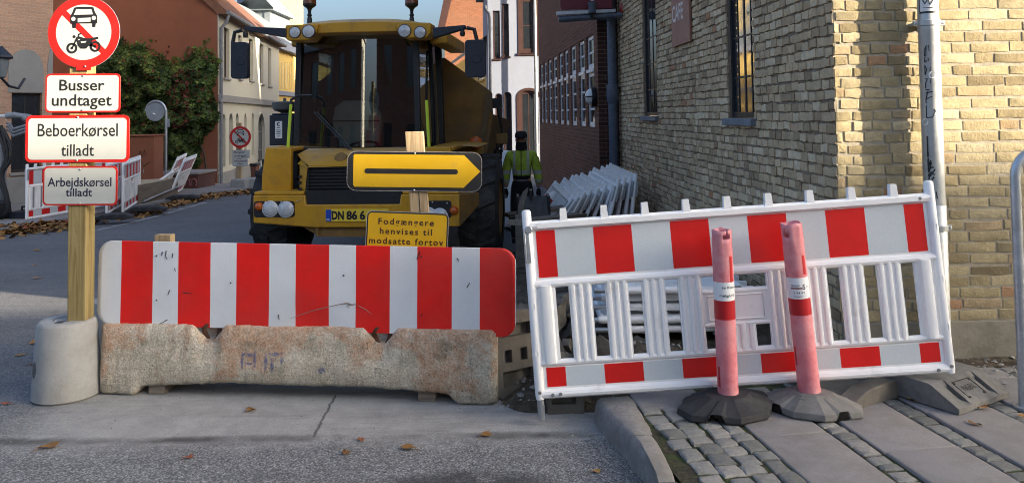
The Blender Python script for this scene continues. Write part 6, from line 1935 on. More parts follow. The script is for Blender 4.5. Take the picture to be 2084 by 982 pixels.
# stack of panels leaning on the shaded yellow wall, seen end on
gC = 'white fence panels stacked against the yellow brick wall'
pos = [(1291,345,7), (1280,350,9), (1268,353,12), (1256,357,15), (1243,366,19), (1229,370,22), (1214,375,25), (1200,377,27), (1186,384,31), (1174,388,34), (1163,392,37)]
names = ['outermost upright white panel edge of the leaning stack, next to the wall', 'second white panel edge from the wall in the leaning stack', 'third white panel edge from the wall in the leaning stack',
 'fourth white panel edge from the wall in the leaning stack', 'fifth white panel edge from the wall in the leaning stack', 'middle white panel edge of the eleven in the leaning stack', 'fifth white panel edge from the street end of the leaning stack',
 'fourth white panel edge from the street end of the leaning stack', 'third white panel edge from the street end of the leaning stack', 'second white panel edge from the street end of the leaning stack', 'most tilted white panel at the street end of the leaning stack']
rs = random.Random(5)
for (px, py, tl), nm in zip(pos, names):
    Yn = 9.4+rs.uniform(-.12, .12)
    top = P(px+9, py+9, Yn)
    a = R(tl)
    # frame: x runs away from the camera, z leans to the right
    xa = Vector((-.03+rs.uniform(-.02, .02), 1, 0)).normalized(); up = Vector((math.sin(a), 0, math.cos(a))); up = (up-xa*up.dot(xa)).normalized(); ya = up.cross(xa)
    M = Matrix((xa, ya, up)).transposed().to_4x4(); M.translation = top-up*Hf
    fence_copy(M, nm, gC)

# pile of panels lying flat behind the fence
gD = 'white fence panels lying in a pile behind the fence'
ldn = ['lowest white panel of the flat pile seen through the fence openings', 'second lowest white panel of the flat pile behind the fence', 'third lowest white panel of the flat pile behind the fence', 'second highest white panel of the flat pile behind the fence', 'top white panel of the flat pile behind the fence openings']
for k, nm in enumerate(ldn):
    A = P(1226+rs.uniform(-8, 10), 700, 5.35)
    z = .13+k*.064
    ang = rs.uniform(-2, 2)
    x0 = A.x+rs.uniform(-.02, .03); y0 = 5.3+rs.uniform(-.05, .06)
    # local x away, local z to the right, local y downwards -> flat
    xa = Vector((math.sin(R(ang)), math.cos(R(ang)), -.02)).normalized(); zz = Vector((math.cos(R(ang)), -math.sin(R(ang)), 0)); zz = (zz-xa*zz.dot(xa)).normalized(); ya = zz.cross(xa)
    M = Matrix((xa, ya, zz)).transposed().to_4x4(); M.translation = Vector((x0, y0, z))
    fence_copy(M, nm, gD)
# ================================================================== worker
WY = 13.2
wq = P(1061, 300, WY)
zg = gz(wq.x, WY)
MWK = T(wq.x, WY, zg) @ RZ(-4) @ Matrix.Diagonal((.93, .95, 1, 1))
wk = thing('person', 'worker in a lime hi-vis jacket, dark trousers and black cap standing in the dug street', 'person', MWK)
def skin_fig(name, joints, edges, m, parent, sub=2, root=0, M=None):
    me = bpy.data.meshes.new(name); me.from_pydata([j[0] for j in joints], edges, [])
    o = bpy.data.objects.new(name, me); col.objects.link(o)
    sk = o.modifiers.new('skin', 'SKIN'); sk.use_smooth_shade = True; sk.branch_smoothing = .3
    if not me.skin_vertices: me.skin_vertices.new() if hasattr(me.skin_vertices, 'new') else None
    for i, j in enumerate(joints):
        r = j[1]; me.skin_vertices[0].data[i].radius = (r, r) if not isinstance(r, tuple) else r
        me.skin_vertices[0].data[i].use_root = (i == root)
    s = o.modifiers.new('subdivision', 'SUBSURF'); s.levels = sub; s.render_levels = sub
    me.materials.append(m); o.parent = parent
    if M is not None: o.matrix_basis = M
    return o
zt_ = hit(MWK, 1062, 268).z
H_ = zt_
k = H_/1.78
def J(x, y, z, r): return ((x*k, y*k, z*k), r*k)
# arms hang slightly away from the body, head bowed a little
body = [J(0,0,.95,.15), J(0,.0,1.15,.135), J(0,.0,1.36,.155), J(0,.01,1.50,.065), J(0,-.02,1.60,.075), J(0,-.03,1.70,.088), J(0,-.015,1.755,.055),
        J(-.10,0,.90,.10), J(-.115,-.01,.50,.07), J(-.12,.03,.10,.05), J(-.13,-.08,.045,.045),
        J(.10,0,.90,.10), J(.125,-.03,.50,.07), J(.13,.03,.10,.05), J(.14,-.08,.045,.045),
        J(-.19,0,1.42,.075), J(-.255,-.01,1.15,.055), J(-.265,-.06,.90,.040),
        J(.19,0,1.42,.075), J(.265,-.01,1.15,.055), J(.285,-.05,.90,.040)]
ed = [(0,1),(1,2),(2,3),(3,4),(4,5),(5,6),(0,7),(7,8),(8,9),(9,10),(0,11),(11,12),(12,13),(13,14),(2,15),(15,16),(16,17),(2,18),(18,19),(19,20)]
skin_fig('body', body, ed, M_['skin'], wk)
tr = [J(0,0,.97,(.165)), J(0,0,1.12,.155), J(-.10,0,.86,.118), J(-.115,-.01,.50,.092), J(-.12,.02,.09,.085), J(.10,0,.86,.118), J(.125,-.03,.50,.092), J(.13,.02,.09,.085)]
skin_fig('trousers', tr, [(0,1),(0,2),(2,3),(3,4),(0,5),(5,6),(6,7)], M_['cloth'], wk)
jk = [J(0,0,.93,.175), J(0,0,1.16,.175), J(0,.0,1.37,.185), J(0,.01,1.47,.12), J(-.20,0,1.42,.098), J(-.265,-.01,1.15,.085), J(-.275,-.05,.95,.070), J(.20,0,1.42,.098), J(.275,-.01,1.15,.085), J(.295,-.045,.95,.070)]
jo = skin_fig('jacket', jk, [(0,1),(1,2),(2,3),(2,4),(4,5),(5,6),(2,7),(7,8),(8,9)], M_['hivis'], wk)
def hivis_bands():
    m = N('hi_vis_jacket')
    s = m.xyz()
    z = m.math('DIVIDE', s[2], k)
    base = m.ramp(m.noise(9, 5, .7), [(.3, (.34, .46, .04)), (.7, (.58, .76, .09))])
    dark = m.math('LESS_THAN', z, 1.10)
    c = m.mix(m.math('MULTIPLY', dark, m.math('LESS_THAN', m.math('ABSOLUTE', m.math('DIVIDE', s[0], k)), .20)), base, (.014, .015, .019))
    def zb(a, b): return m.math('MULTIPLY', m.math('GREATER_THAN', z, a), m.math('LESS_THAN', z, b))
    ax = m.math('ABSOLUTE', m.math('DIVIDE', s[0], k))
    vb = m.math('MULTIPLY', m.math('MULTIPLY', m.math('GREATER_THAN', ax, .095), m.math('LESS_THAN', ax, .135)), m.math('GREATER_THAN', z, 1.18))
    t = m.math('MAXIMUM', m.math('MAXIMUM', zb(1.12, 1.18), zb(.99, 1.035)), vb)
    c = m.mix(m.math('MULTIPLY', t, .9), c, (.50, .52, .50))
    zip_ = m.math('MULTIPLY', m.math('LESS_THAN', ax, .008), m.math('GREATER_THAN', z, 1.05))
    c = m.mix(zip_, c, (.02, .02, .02))
    m.bump(m.noise(14, 5, .65), .6, .02)
    return m.fin(c, .7, 0, .3)
jo.data.materials[0] = hivis_bands()
hd = [J(0,.02,1.44,.10), J(0,.01,1.52,.095), J(0,.03,1.60,.070)]
skin_fig('collar', hd, [(0,1),(1,2)], M_['cloth'], wk)
cp = [J(0,-.005,1.735,.096), J(0,.0,1.775,.075)]
mb = MB(); mb.lathe([(.105, 1.685), (.108, 1.71), (.10, 1.755), (.07, 1.785), (.01, 1.795)], 20, M=T(0, -.025*k, 0) @ Matrix.Scale(k, 4)); mb.plate([(-.075,-.10),(.075,-.10),(.07,-.17),(.03,-.20),(-.03,-.20),(-.07,-.17)], 1.695, 1.708, M=T(0, -.0, 0) @ Matrix.Scale(k, 4)); mb.build('cap', M_['cloth'], wk)
mb = MB()
Sk = Matrix.Scale(k, 4)
mb.ball((-.034, -.112, 1.665), (.014, .008, .009), 8, 0, Sk); mb.ball((.034, -.112, 1.665), (.014, .008, .009), 8, 0, Sk); mb.box(-.028, .028, -.115, -.10, 1.585, 1.594, M=Sk)
mb.build('face_features', M_['cloth'], wk)
mb = MB(); mb.ball((0, -.122, 1.635), (.014, .022, .026), 10, 0, Sk); mb.ball((-.088, -.02, 1.65), (.012, .02, .03), 8, 0, Sk); mb.ball((.088, -.02, 1.65), (.012, .02, .03), 8, 0, Sk); mb.build('nose_and_ears', M_['skin'], wk)
mb = MB(); mb.lathe([(.10, 1.50), (.098, 1.56), (.085, 1.62), (.078, 1.625)], 18, M=T(0, -.005*k, 0) @ Sk, caps=False); mb.build('neck_gaiter', M_['cloth'], wk)
for s in (-1, 1):
    bx, by, bz = (-.27 if s < 0 else .29)*k, -.065*k, .865*k
    j = [((bx, by, bz+.05*k), .036*k), ((bx, by-.01, bz-.02*k), .042*k)]
    e = [(0, 1)]
    for f in range(4):
        b = len(j); xo = (-.03+.02*f)*k
        ln_ = (.060, .070, .066, .052)[f]*k
        j += [((bx+xo, by-.015, bz-.055*k), .0105*k), ((bx+xo, by-.022, bz-.055*k-ln_*.55), .0095*k), ((bx+xo, by-.005, bz-.055*k-ln_), .008*k)]
        e += [(1, b), (b, b+1), (b+1, b+2)]
    b = len(j); j += [((bx-s*.035*k, by-.03, bz-.02*k), .012*k), ((bx-s*.045*k, by-.045, bz-.06*k), .010*k)]; e += [(1, b), (b, b+1)]
    skin_fig('gloved_hand', j, e, M_['glove'], wk, sub=1)
for s in (-1, 1):
    mb = MB(); x = .13*s*k
    mb.prism([(-.11, 0), (.11, 0), (.11, .05), (.05, .09), (-.02, .14), (-.11, .15)], -.045, .045, M=T(x, -.02*k, -.005) @ RZ(90)); mb.build('boot', M_['glove'], wk, bevel=.02)

# ================================================================== things around the dig
gq = lambda px, py, Y: P(px, py, Y)
q = P(1060, 430, 8.6)
bk = thing('steel_blade', 'worn curved steel blade standing up behind the left end of the white fence', 'digger blade', T(q.x, 8.6, gz(q.x, 8.6)))
I = T(q.x, 8.6, gz(q.x, 8.6))
pl = [hit(I, a, b) for a, b in ((1052,440),(1056,410),(1064,390),(1075,381),(1074,392),(1069,408),(1066,440))]
mb = MB(); mb.prism([(p.x, p.z) for p in pl], -.03, .03); mb.box(pl[0].x-.02, pl[6].x+.03, -.05, .05, 0, pl[0].z+.02); mb.build('blade', simple('worn_blade_steel', (.17, .155, .135), .6, .5, var=.35, scale=12), bk, bevel=.006)
q = P(1085, 440, 9.0); I = T(q.x, 9.0, gz(q.x, 9.0))
bx_ = thing('digger_bucket', 'black toothed digger bucket lying behind the steel blade', 'digger bucket', I)
a = hit(I, 1074, 398); b = hit(I, 1096, 398); zz = hit(I, 1085, 398).z
mb = MB()
prof = [(0, zz), (.10, zz*.75), (.16, zz*.4), (.12, .05), (.0, 0), (-.22, .02), (-.30, .12), (-.26, .14), (-.20, .07), (-.02, .06), (.07, .10), (.10, zz*.4), (.05, zz*.72), (-.04, zz-.03)]
vs = [(a.x-.12, -y, z) for y, z in prof]+[(b.x+.12, -y, z) for y, z in prof]; n = len(prof)
mb.add(vs, [tuple(range(n)), tuple(range(2*n-1, n-1, -1))]+[(i, n+i, n+(i+1) % n, (i+1) % n) for i in range(n)])
mb.box(a.x-.13, a.x-.10, -.10, .25, .02, zz); mb.box(b.x+.10, b.x+.13, -.10, .25, .02, zz)
mb.build('bucket_shell', M_['mblack'], bx_, bevel=.006)
mb = MB()
for t in range(4):
    x = a.x-.08+(b.x-a.x+.16)*t/3; mb.prism([(.26, .08), (.40, .11), (.26, .14)], -.025, .025, M=T(x, 0, 0) @ RZ(90))
mb.build('bucket_tooth', M_['rust'], bx_)
mb = MB(); mb.box(a.x+.02, a.x+.05, -.06, .06, zz-.02, zz+.07); mb.build('bucket_lug', M_['mblack'], bx_)
# planks, crate, dark sacks
def plank(px, py, Y, L, rz, w, h, m, label, rx=0):
    q = P(px, py, Y); z = max(gz(q.x, Y), -.6)
    t = thing('plank', label, 'plank', T(q.x, Y, q.z) @ RZ(rz) @ RY(rx))
    mb = MB(); mb.box(-L/2, L/2, -w/2, w/2, -h/2, h/2); mb.build('board', M_[m], t, bevel=.004); return t
plank(1150, 422, 9.6, 1.5, 20, .20, .045, 'wood_grey', 'brown plank lying on the soil in front of the red brick wall', -4)
plank(1118, 445, 8.4, 1.3, 55, .18, .05, 'wood_grey', 'grey plank lying by the street end of the leaning panels', 3)
q = P(1098, 400, 10.0)
cn = thing('marker_cone', 'small red and white marker lying beside the worker', 'marker', T(q.x, 10.0, q.z-.12))
mb = MB(); mb.lathe([(.10, 0), (.085, .05), (.06, .18), (.04, .22)], 14, M=RY(50)); mb.build('marker_body', M_['redband'], cn)
mb = MB(); mb.lathe([(.064, .17), (.0425, .22), (.03, .26)], 14, M=RY(50) @ Matrix.Scale(1.02, 4)); mb.build('marker_tip', M_['paper'], cn)
q = P(1130, 408, 10.6)
sk_ = thing('sack', 'limp black sack dropped on the soil before the red brick wall', 'sack', T(q.x, 10.6, gz(q.x, 10.6)-.0))
mb = MB(); 
for i in range(17): pass
vs = []; n = 20; m = 10
for i in range(m+1):
    t = i/m
    for j in range(n):
        a = 2*math.pi*j/n; r = math.sin(math.pi*(t*.92+.04))**.6
        p = Vector((.42*r*math.cos(a), .30*r*math.sin(a), .55*t**1.2)); d = .07*noise.noise(p*5)+.03*noise.noise(p*13); vs.append((p.x*(1+d*2), p.y*(1+d*2), max(0, p.z+d)))
mb.add(vs, [(i*n+j, i*n+(j+1) % n, (i+1)*n+(j+1) % n, (i+1)*n+j) for i in range(m) for j in range(n)]); mb.add([], [])
mb.build('sack_body', M_['mblack'], sk_)
# white water barrier behind the dumper
q = P(1019, 370, 15.0); I = T(q.x, 15.0, gz(q.x, 15.0))
wb = thing('plastic_barrier', 'white plastic water filled barrier between the dumper and the worker', 'barrier', I)
a = hit(I, 1004, 330); b = hit(I, 1034, 330); z1 = hit(I, 1019, 307).z
mb = MB(); mb.prism([(-.30, 0), (.30, 0), (.30, .10), (.16, .30), (.12, z1-.04), (.10, z1), (-.10, z1), (-.12, z1-.04), (-.16, .30), (-.30, .10)], a.x-.1, b.x+.3, M=RZ(-90) if False else Matrix(((0,1,0,0),(-1,0,0,0),(0,0,1,0),(0,0,0,1)))); mb.build('barrier_shell', M_['pvc'], wb, bevel=.02)
mb = MB(); mb.lathe([(.05, 0), (.05, .04), (.03, .05)], 12, M=T((a.x+b.x)/2, 0, z1)); mb.build('filler_cap', M_['pvc'], wb)
mb = MB()
for x in (-.05, .2): mb.box((a.x+b.x)/2+x-.06, (a.x+b.x)/2+x+.06, -.30, -.12, .12, .22)
mb.build('forklift_slot', M_['dark'], wb)

# rubble heap behind the left end of the fence
def rubble(name, label, cx, cy, cz, sx, sy, sz, seed, m):
    mb = MB(); rnd = random.Random(seed)
    for k in range(60):
        a = rnd.uniform(0, 6.28); r = math.sqrt(rnd.random())
        x, y = cx+sx*r*math.cos(a), cy+sy*r*math.sin(a); h = sz*(1-r)**.8
        s = rnd.uniform(.04, .13)
        L = T(x, y, cz+h*rnd.uniform(.5, 1)) @ Matrix.Rotation(rnd.uniform(0, 6), 4, Vector((rnd.random()-.5, rnd.random()-.5, rnd.random()-.5))) @ Matrix.Diagonal((s, s*rnd.uniform(.5, .9), s*rnd.uniform(.35, .8), 1))
        vs = [Vector((x_, y_, z_))*rnd.uniform(.75, 1.1) for x_ in (-1, 1) for y_ in (-1, 1) for z_ in (-1, 1)]
        mb.add(vs, [(0,1,3,2), (4,6,7,5), (0,4,5,1), (2,3,7,6), (0,2,6,4), (1,5,7,3)], 0, L)
    o = mb.build(name, m, smooth=False, merge=False); tag(o, label, 'rubble', kind='stuff'); return o
rubble('rubble', 'heap of broken asphalt and soil behind the fence', .30, 5.5, .0, .50, .75, .32, 3, simple('broken_asphalt', (.11, .10, .085), .95, var=.4, scale=8, bump=.8, bscale=30))
rubble('rubble', 'stones and soil in the dug strip along the brick wall', 1.0, 8.2, -.05, .8, 1.2, .25, 8, simple('dug_stone', (.13, .11, .085), .95, var=.4, scale=8, bump=.8, bscale=30))

# ================================================================== left side: things on the far pavement
# mini digger arm cropped by the left edge
q = P(6, 445, 13.6)
MXD = T(q.x, 13.6, gz(q.x, 13.6))
I = MXD
xd = thing('mini_digger', 'grey mini digger arm with black hoses at the left edge of the picture', 'digger', MXD)
def X_(px, py, y=0): p = hit(I, px, py, y); return (p.x, y, p.z)
mb = MB(); mb.tube([X_(-60, 238), X_(16, 236)], .028, 12); mb.build('piston_rod', M_['chrome'], xd)
mb = MB(); mb.tube([X_(14, 236), X_(30, 234)], .055, 14); mb.tube([X_(30, 234), X_(62, 238)], .045, 14); mb.ball(X_(52, 240), .06); mb.build('hydraulic_ram', simple('grey_machine_paint', (.27, .29, .31), .5, .3, var=.2, scale=12), xd)
mb = MB()
for d in (0, 7, 14): mb.tube([X_(14, 250+d, -.05), X_(20, 252+d, -.05), X_(27, 263+d, -.05), X_(70, 250+d*.8, -.05)], .024, 8)
mb.build('hydraulic_pipe', simple('grey_hose_pipe', (.20, .22, .25), .45, .3, var=.2), xd)
mb = MB()
for pts in ([(2,255),(10,285),(16,310),(14,330),(6,350),(4,370)], [(6,262),(20,290),(25,312),(20,330),(8,345)], [(-4,260),(8,300),(12,325),(4,345)], [(4,345),(6,370),(14,395),(17,415),(14,432),(4,440)], [(0,350),(4,380),(12,400),(14,420),(8,436)]):
    mb.tube([X_(a, b, -.12) for a, b in pts], .030, 8)
mb.build('hydraulic_hose', M_['mblack'], xd)
mb = MB(); mb.prism([(X_(a, b)[0], X_(a, b)[2]) for a, b in ((-60,262),(-6,262),(8,290),(9,330),(2,352),(4,400),(-8,430),(-60,430))], -.06, .16); mb.build('stick', simple('grey_digger_arm', (.24, .26, .28), .5, .1, var=.2, scale=9), xd, bevel=.02)
mb = MB(); mb.prism([(X_(a, b)[0], X_(a, b)[2]) for a, b in ((-10,400),(6,412),(9,440),(-2,450),(-20,450))], -.22, .22); mb.build('bucket', M_['mblack'], xd, bevel=.015)
q2 = X_(-120, 330); mb = MB(); mb.box(q2[0]-1.6, q2[0]+.3, .1, 1.3, .45, 1.25); mb.box(q2[0]-1.5, q2[0]-.5, .2, 1.2, 1.25, 2.3); mb.build('digger_body', M_['cat_dirty'], xd, bevel=.06)
for y in (0, 1.1):
    mb = MB(); mb.prism(rrect(q2[0]-1.5, q2[0]+.3, .0, .42, .20), y, y+.28); mb.build('track', M_['tyre'], xd)
# dark tool block beside it
q = G(36, 456); I = T(q.x, q.y, q.z+.06)
tb = thing('tool_box', 'dark low tool box with a loop handle beside the digger arm', 'tool box', I)
a = hit(I, 18, 440); b = hit(I, 53, 440); z1 = hit(I, 36, 431).z
mb = MB(); mb.box(a.x, b.x, 0, .4, 0, z1); mb.build('box_body', M_['navy'], tb, bevel=.015)
mb = MB(); z2 = hit(I, 36, 423).z; mb.tube([(a.x+.10, .2, z1-.01), (a.x+.10, .2, z2), (b.x-.07, .2, z2), (b.x-.07, .2, z1-.01)], .018, 8); mb.build('box_handle', M_['mblack'], tb)

# brown cabinet pillar
q = P(290, 345, 18.6); I = T(q.x, 18.6, gz(0, 18.6)+.09)
cbn = thing('cabinet', 'red brown street cabinet with scribbles in front of the ivy', 'cabinet', I)
a = hit(I, 258, 300); b = hit(I, 314, 300); z1 = hit(I, 290, 274).z
mb = MB(); mb.box(a.x, b.x, 0, .5, 0, z1-.04); mb.build('cabinet_body', M_['terracotta'], cbn, bevel=.012)
mb = MB(); mb.box(a.x-.02, b.x+.02, -.03, .53, z1-.04, z1); mb.build('cabinet_lid', M_['terracotta'], cbn, bevel=.01)
mb = MB()
for st in ([(276,352),(276,342),(281,340)], [(276,346),(281,345)], [(283,352),(285,341),(288,349),(291,341),(292,352)], [(277,352),(282,351)]): mb.tube([(hit(I, x, y, -.006).x, -.006, hit(I, x, y, -.006).z) for x, y in st], .008, 5)
mb.build('chalk_scribble', simple('pale_marker', (.40, .33, .32), .8), cbn)
mb = MB()
for st in ([(268,338),(272,330),(280,326),(288,330),(294,338),(300,332),(306,330)], [(283,316),(285,306),(290,318),(294,305),(297,317)]): mb.tube([(hit(I, x, y, -.006).x, -.006, hit(I, x, y, -.006).z) for x, y in st], .007, 5)
mb.build('dark_scribble', M_['brown_frame'], cbn)
# low dark red planter wall
q = P(360, 385, 20.6); I = T(q.x, 20.6, gz(0, 20.6)+.05)
pw2 = thing('low_wall', 'low dark red rendered wall with a pink scribble at the foot of the ivy', 'wall', I)
a = hit(I, 310, 365); b = hit(I, 403, 365); z1 = hit(I, 360, 351).z
mb = MB(); mb.box(a.x, b.x, 0, 1.2, -.2, z1-.06); mb.build('wall_body', M_['terracotta_dark'], pw2, bevel=.01)
mb = MB(); mb.box(a.x-.03, b.x+.03, -.04, 1.24, z1-.06, z1); mb.build('coping', M_['ledge'], pw2, bevel=.008)
mb = MB()
for st in ([(376,378),(380,366),(385,364),(386,378)], [(389,378),(390,366),(396,363),(400,370),(399,379)]): mb.tube([(hit(I, x, y, -.008).x, -.008, hit(I, x, y, -.008).z) for x, y in st], .02, 6)
mb.build('pink_scribble', simple('pink_spray', (.26, .10, .10), .8), pw2)

# round sign seen from behind on a hooked pole
q = G(337, 388); YS = 19.4
q = P(337, 300, YS); I = T(q.x, YS, gz(0, YS)+.06)
rs_ = thing('round_sign', 'round grey sign seen from the back in a hooked steel pole before the ivy', 'sign', I)
c = hit(I, 317, 226); e = hit(I, 338, 226); r = .225
rP = (hit(I, 337, 226).x-hit(I, 297, 226).x)/2
mb = MB(); pts = [(e.x, 0, 0), (e.x, 0, c.z)] + [(c.x+rP*math.cos(t), 0, c.z+rP*math.sin(t)) for t in [math.pi*k/14 for k in range(1, 15)]]
mb.tube(pts, .030, 12); mb.build('hooked_pole', M_['steel'], rs_, ang=60)
mb = MB(); mb.lathe([(rP-.015, -.01), (rP-.015, .01)], 32, axis='y', M=T(c.x-.01, 0, c.z-.02)); mb.build('sign_disc', M_['sign_back'], rs_)
p = hit(I, 313, 232); mb = MB(); mb.ball((p.x, -.015, p.z), .028); mb.ball((p.x+.03, -.015, p.z-.012), .018); mb.build('sticker_remains', M_['paper'], rs_)
p = hit(I, 342, 250); mb = MB(); mb.box(p.x-.07, p.x+.03, -.02, .02, p.z-.10, p.z+.10); mb.build('small_plate', M_['sign_back'], rs_)

# grey wooden board between the panels
A = G(284, 424); B = G(362, 406)
I = frame((A.x, A.y, A.z), B-A)
hb_ = thing('wooden_hoarding', 'grey weathered board set on edge between the striped panels on the left kerb', 'board', I @ T(0, 0, .05))
I = I @ T(0, 0, .05)
a = hit(I, 283, 400); b = hit(I, 330, 400); zl = hit(I, 284, 377).z; zr_ = hit(I, 322, 370).z
Lb = (B-A).length
mb = MB(); mb.add([(0, 0, 0), (Lb, 0, 0), (Lb, 0, zr_), (0, 0, zl), (0, .04, 0), (Lb, .04, 0), (Lb, .04, zr_), (0, .04, zl)], [(0,1,2,3), (7,6,5,4), (0,4,5,1), (1,5,6,2), (2,6,7,3), (3,7,4,0)]); mb.build('board', M_['wood_grey'], hb_, bevel=.004)
mb = MB(); mb.add([(0, .04, zl+.002), (Lb, .04, zr_+.002), (Lb*.8, .7, zr_+.0), (.1, .7, zl+.02), (0, .04, zl-.03), (Lb, .04, zr_-.03), (Lb*.8, .7, zr_-.03), (.1, .7, zl-.01)], [(0,1,2,3), (7,6,5,4), (0,4,5,1), (1,5,6,2), (2,6,7,3), (3,7,4,0)]); mb.build('top_board', M_['wood_light'], hb_)
mb = MB(); mb.tube([(.1, -.03, .08), (Lb*1.02, -.03, .22)], .02, 8); mb.build('prop_pole', M_['steel'], hb_)
q0, q1 = P(325, 368, 17.8), P(351, 350, 17.9)
pp = thing('plastic_post', 'loose white plastic post lying aslant between hoarding and tilted panels', 'post', T(*q0))
mb = MB(); d = q1-q0; mb.tube([(0,0,0), tuple(d)], .035, 12); mb.ball((0,0,0), .037); mb.ball(tuple(d), .037); mb.build('post_tube', M_['pvc'], pp)
for i, (px, py, w, lb) in enumerate(((372, 404, .7, 'black rubber foot under the tilted fence panels on the left kerb'), (300, 428, .7, 'black rubber foot beside the grey hoarding on the left kerb'), (232, 444, .6, 'black rubber foot under the middle striped panel on the left kerb'))):
    q = G(px, py, .09)
    t = thing('rubber_block', lb, 'rubber block', T(q.x, q.y, q.z) @ RZ(20), 'rubber feet along the left kerb')
    mb = MB(); mb.prism([(-w/2, 0), (w/2, 0), (w/2, .03), (w*.3, .08), (-w*.3, .08), (-w/2, .03)], -.16, .16); mb.build('foot_body', M_['rubber'], t, bevel=.01)

# far sign post on a concrete block
q = G(490, 387); YS = q.y; I = T(q.x, YS, q.z)
fs_ = thing('sign_post', 'distant timber sign post with a round no motor vehicles sign and two small white plates', 'sign', I)
def F_(px, py, y=0): return hit(I, px, py, y)
w = .06; x = F_(487, 340).x
mb = MB(); mb.box(x-w, x+w, -w, w, .1, F_(487, 250).z); mb.build('post', M_['wood_pale'], fs_)
c = F_(489, 279, -.09); no_motor_sign(fs_, c.x, c.z, F_(511, 279, -.09).x-c.x, -.09)
for (a, b, c0_, d0, lines) in ((473, 508, 305, 322, (('Busser', 477, 499, 307, 312), ('undtaget', 476, 502, 314, 319))), (473, 504, 323, 338, (('Arbejdskørsel', 476, 502, 325.5, 329.5), ('tilladt', 483, 495, 331, 335)))):
    A, B = F_(a, (c0_+d0)/2, -.08), F_(b, (c0_+d0)/2, -.08); zt, zb = F_((a+b)/2, c0_, -.08).z, F_((a+b)/2, d0, -.08).z
    cx, cz = (A.x+B.x)/2, (zt+zb)/2
    ls = []
    for (t, xa, xb, ya, yb) in lines:
        pa, pb = F_(xa, yb, -.08), F_(xb, yb, -.08); cap = F_(xa, ya, -.08).z-pa.z
        ls.append((t, (pa.x+pb.x)/2-cx, pa.z-cz, cap, pb.x-pa.x, .012))
    text_plate(fs_, A.x, B.x, zb, zt, -.08, ls, border=M_['sign_back'], bw=.012, r=.03)
mb = MB(); a, b = F_(474, 380), F_(507, 380); zt = F_(490, 363).z
mb.prism([(a.x, 0), (b.x, 0), (b.x-.04, zt), (a.x+.03, zt)], -.25, .25); mb.build('concrete_base', M_['concrete'], fs_, bevel=.03)
q = G(530, 386); I = T(q.x, q.y+.2, q.z)
fb = thing('concrete_barrier', 'distant pale concrete road barrier beside the far sign post', 'barrier', I)
a = hit(I, 505, 370); b = hit(I, 585, 370); zt = hit(I, 530, 361).z
mb = MB(); mb.prism([(-.25, .06), (.25, .06), (.20, zt-.03), (.15, zt), (-.15, zt), (-.20, zt-.03)], a.x, b.x, M=Matrix(((0,1,0,0),(-1,0,0,0),(0,0,1,0),(0,0,0,1)))); mb.box(a.x, a.x+.25, -.25, .25, 0, .06); mb.box(b.x-.25, b.x, -.25, .25, 0, .06); mb.build('barrier_body', M_['concrete'], fb, bevel=.02)
q = G(519, 372); I = T(q.x, q.y+1.2, q.z)
bn = thing('litter_bin', 'dark red litter bin against the cream house beyond the far sign', 'bin', I)
a = hit(I, 512, 350); b = hit(I, 525, 350); zt = hit(I, 518, 332).z
mb = MB(); mb.prism([(a.x+.03, .05), (b.x-.03, .05), (b.x, zt-.08), (a.x, zt-.08)], -.15, .15); mb.build('bin_body', M_['terracotta_dark'], bn, bevel=.02)
mb = MB(); mb.box(a.x-.02, b.x+.02, -.17, .17, zt-.08, zt); mb.build('bin_lid', M_['mblack'], bn, bevel=.02)

# ================================================================== ivy
MIV = MBb
iv = thing('ivy', 'dense green ivy turning red climbing the red brown rendered wall', 'climbing plant', MIV)
def iv_top(px):
    pts = [(195, 118), (215, 95), (240, 82), (262, 98), (285, 92), (300, 108), (320, 118), (350, 132), (372, 126), (392, 112), (412, 104), (430, 112), (442, 125)]
    for i in range(len(pts)-1):
        if pts[i][0] <= px <= pts[i+1][0]:
            t = (px-pts[i][0])/(pts[i+1][0]-pts[i][0]); return pts[i][1]*(1-t)+pts[i+1][1]*t
    return 118
def iv_right(py):
    return 436 + 6*math.sin(py*.06) - max(0, (py-240)*.42)
ri = random.Random(12)
mb = MB(); cnt = 0
def leaf(mb, c, nrm, s, roll):
    z = Vector(nrm).normalized(); x = z.cross(Vector((0, 0, 1))); x = x.normalized() if x.length > .01 else Vector((1, 0, 0)); y = z.cross(x)
    x2 = x*math.cos(roll)+y*math.sin(roll); y2 = y*math.cos(roll)-x*math.sin(roll)
    pts = [(0, -.1), (.42, -.15), (.62, .25), (.28, .42), (0, 1.0), (-.28, .42), (-.62, .25), (-.42, -.15)]
    b = [c+x2*p[0]*s+y2*p[1]*s+z*(.14*s*(abs(p[0]))) for p in pts]
    mb.add([tuple(p) for p in b], [(0,1,2,3,4), (0,4,5,6,7)])
tries = 0
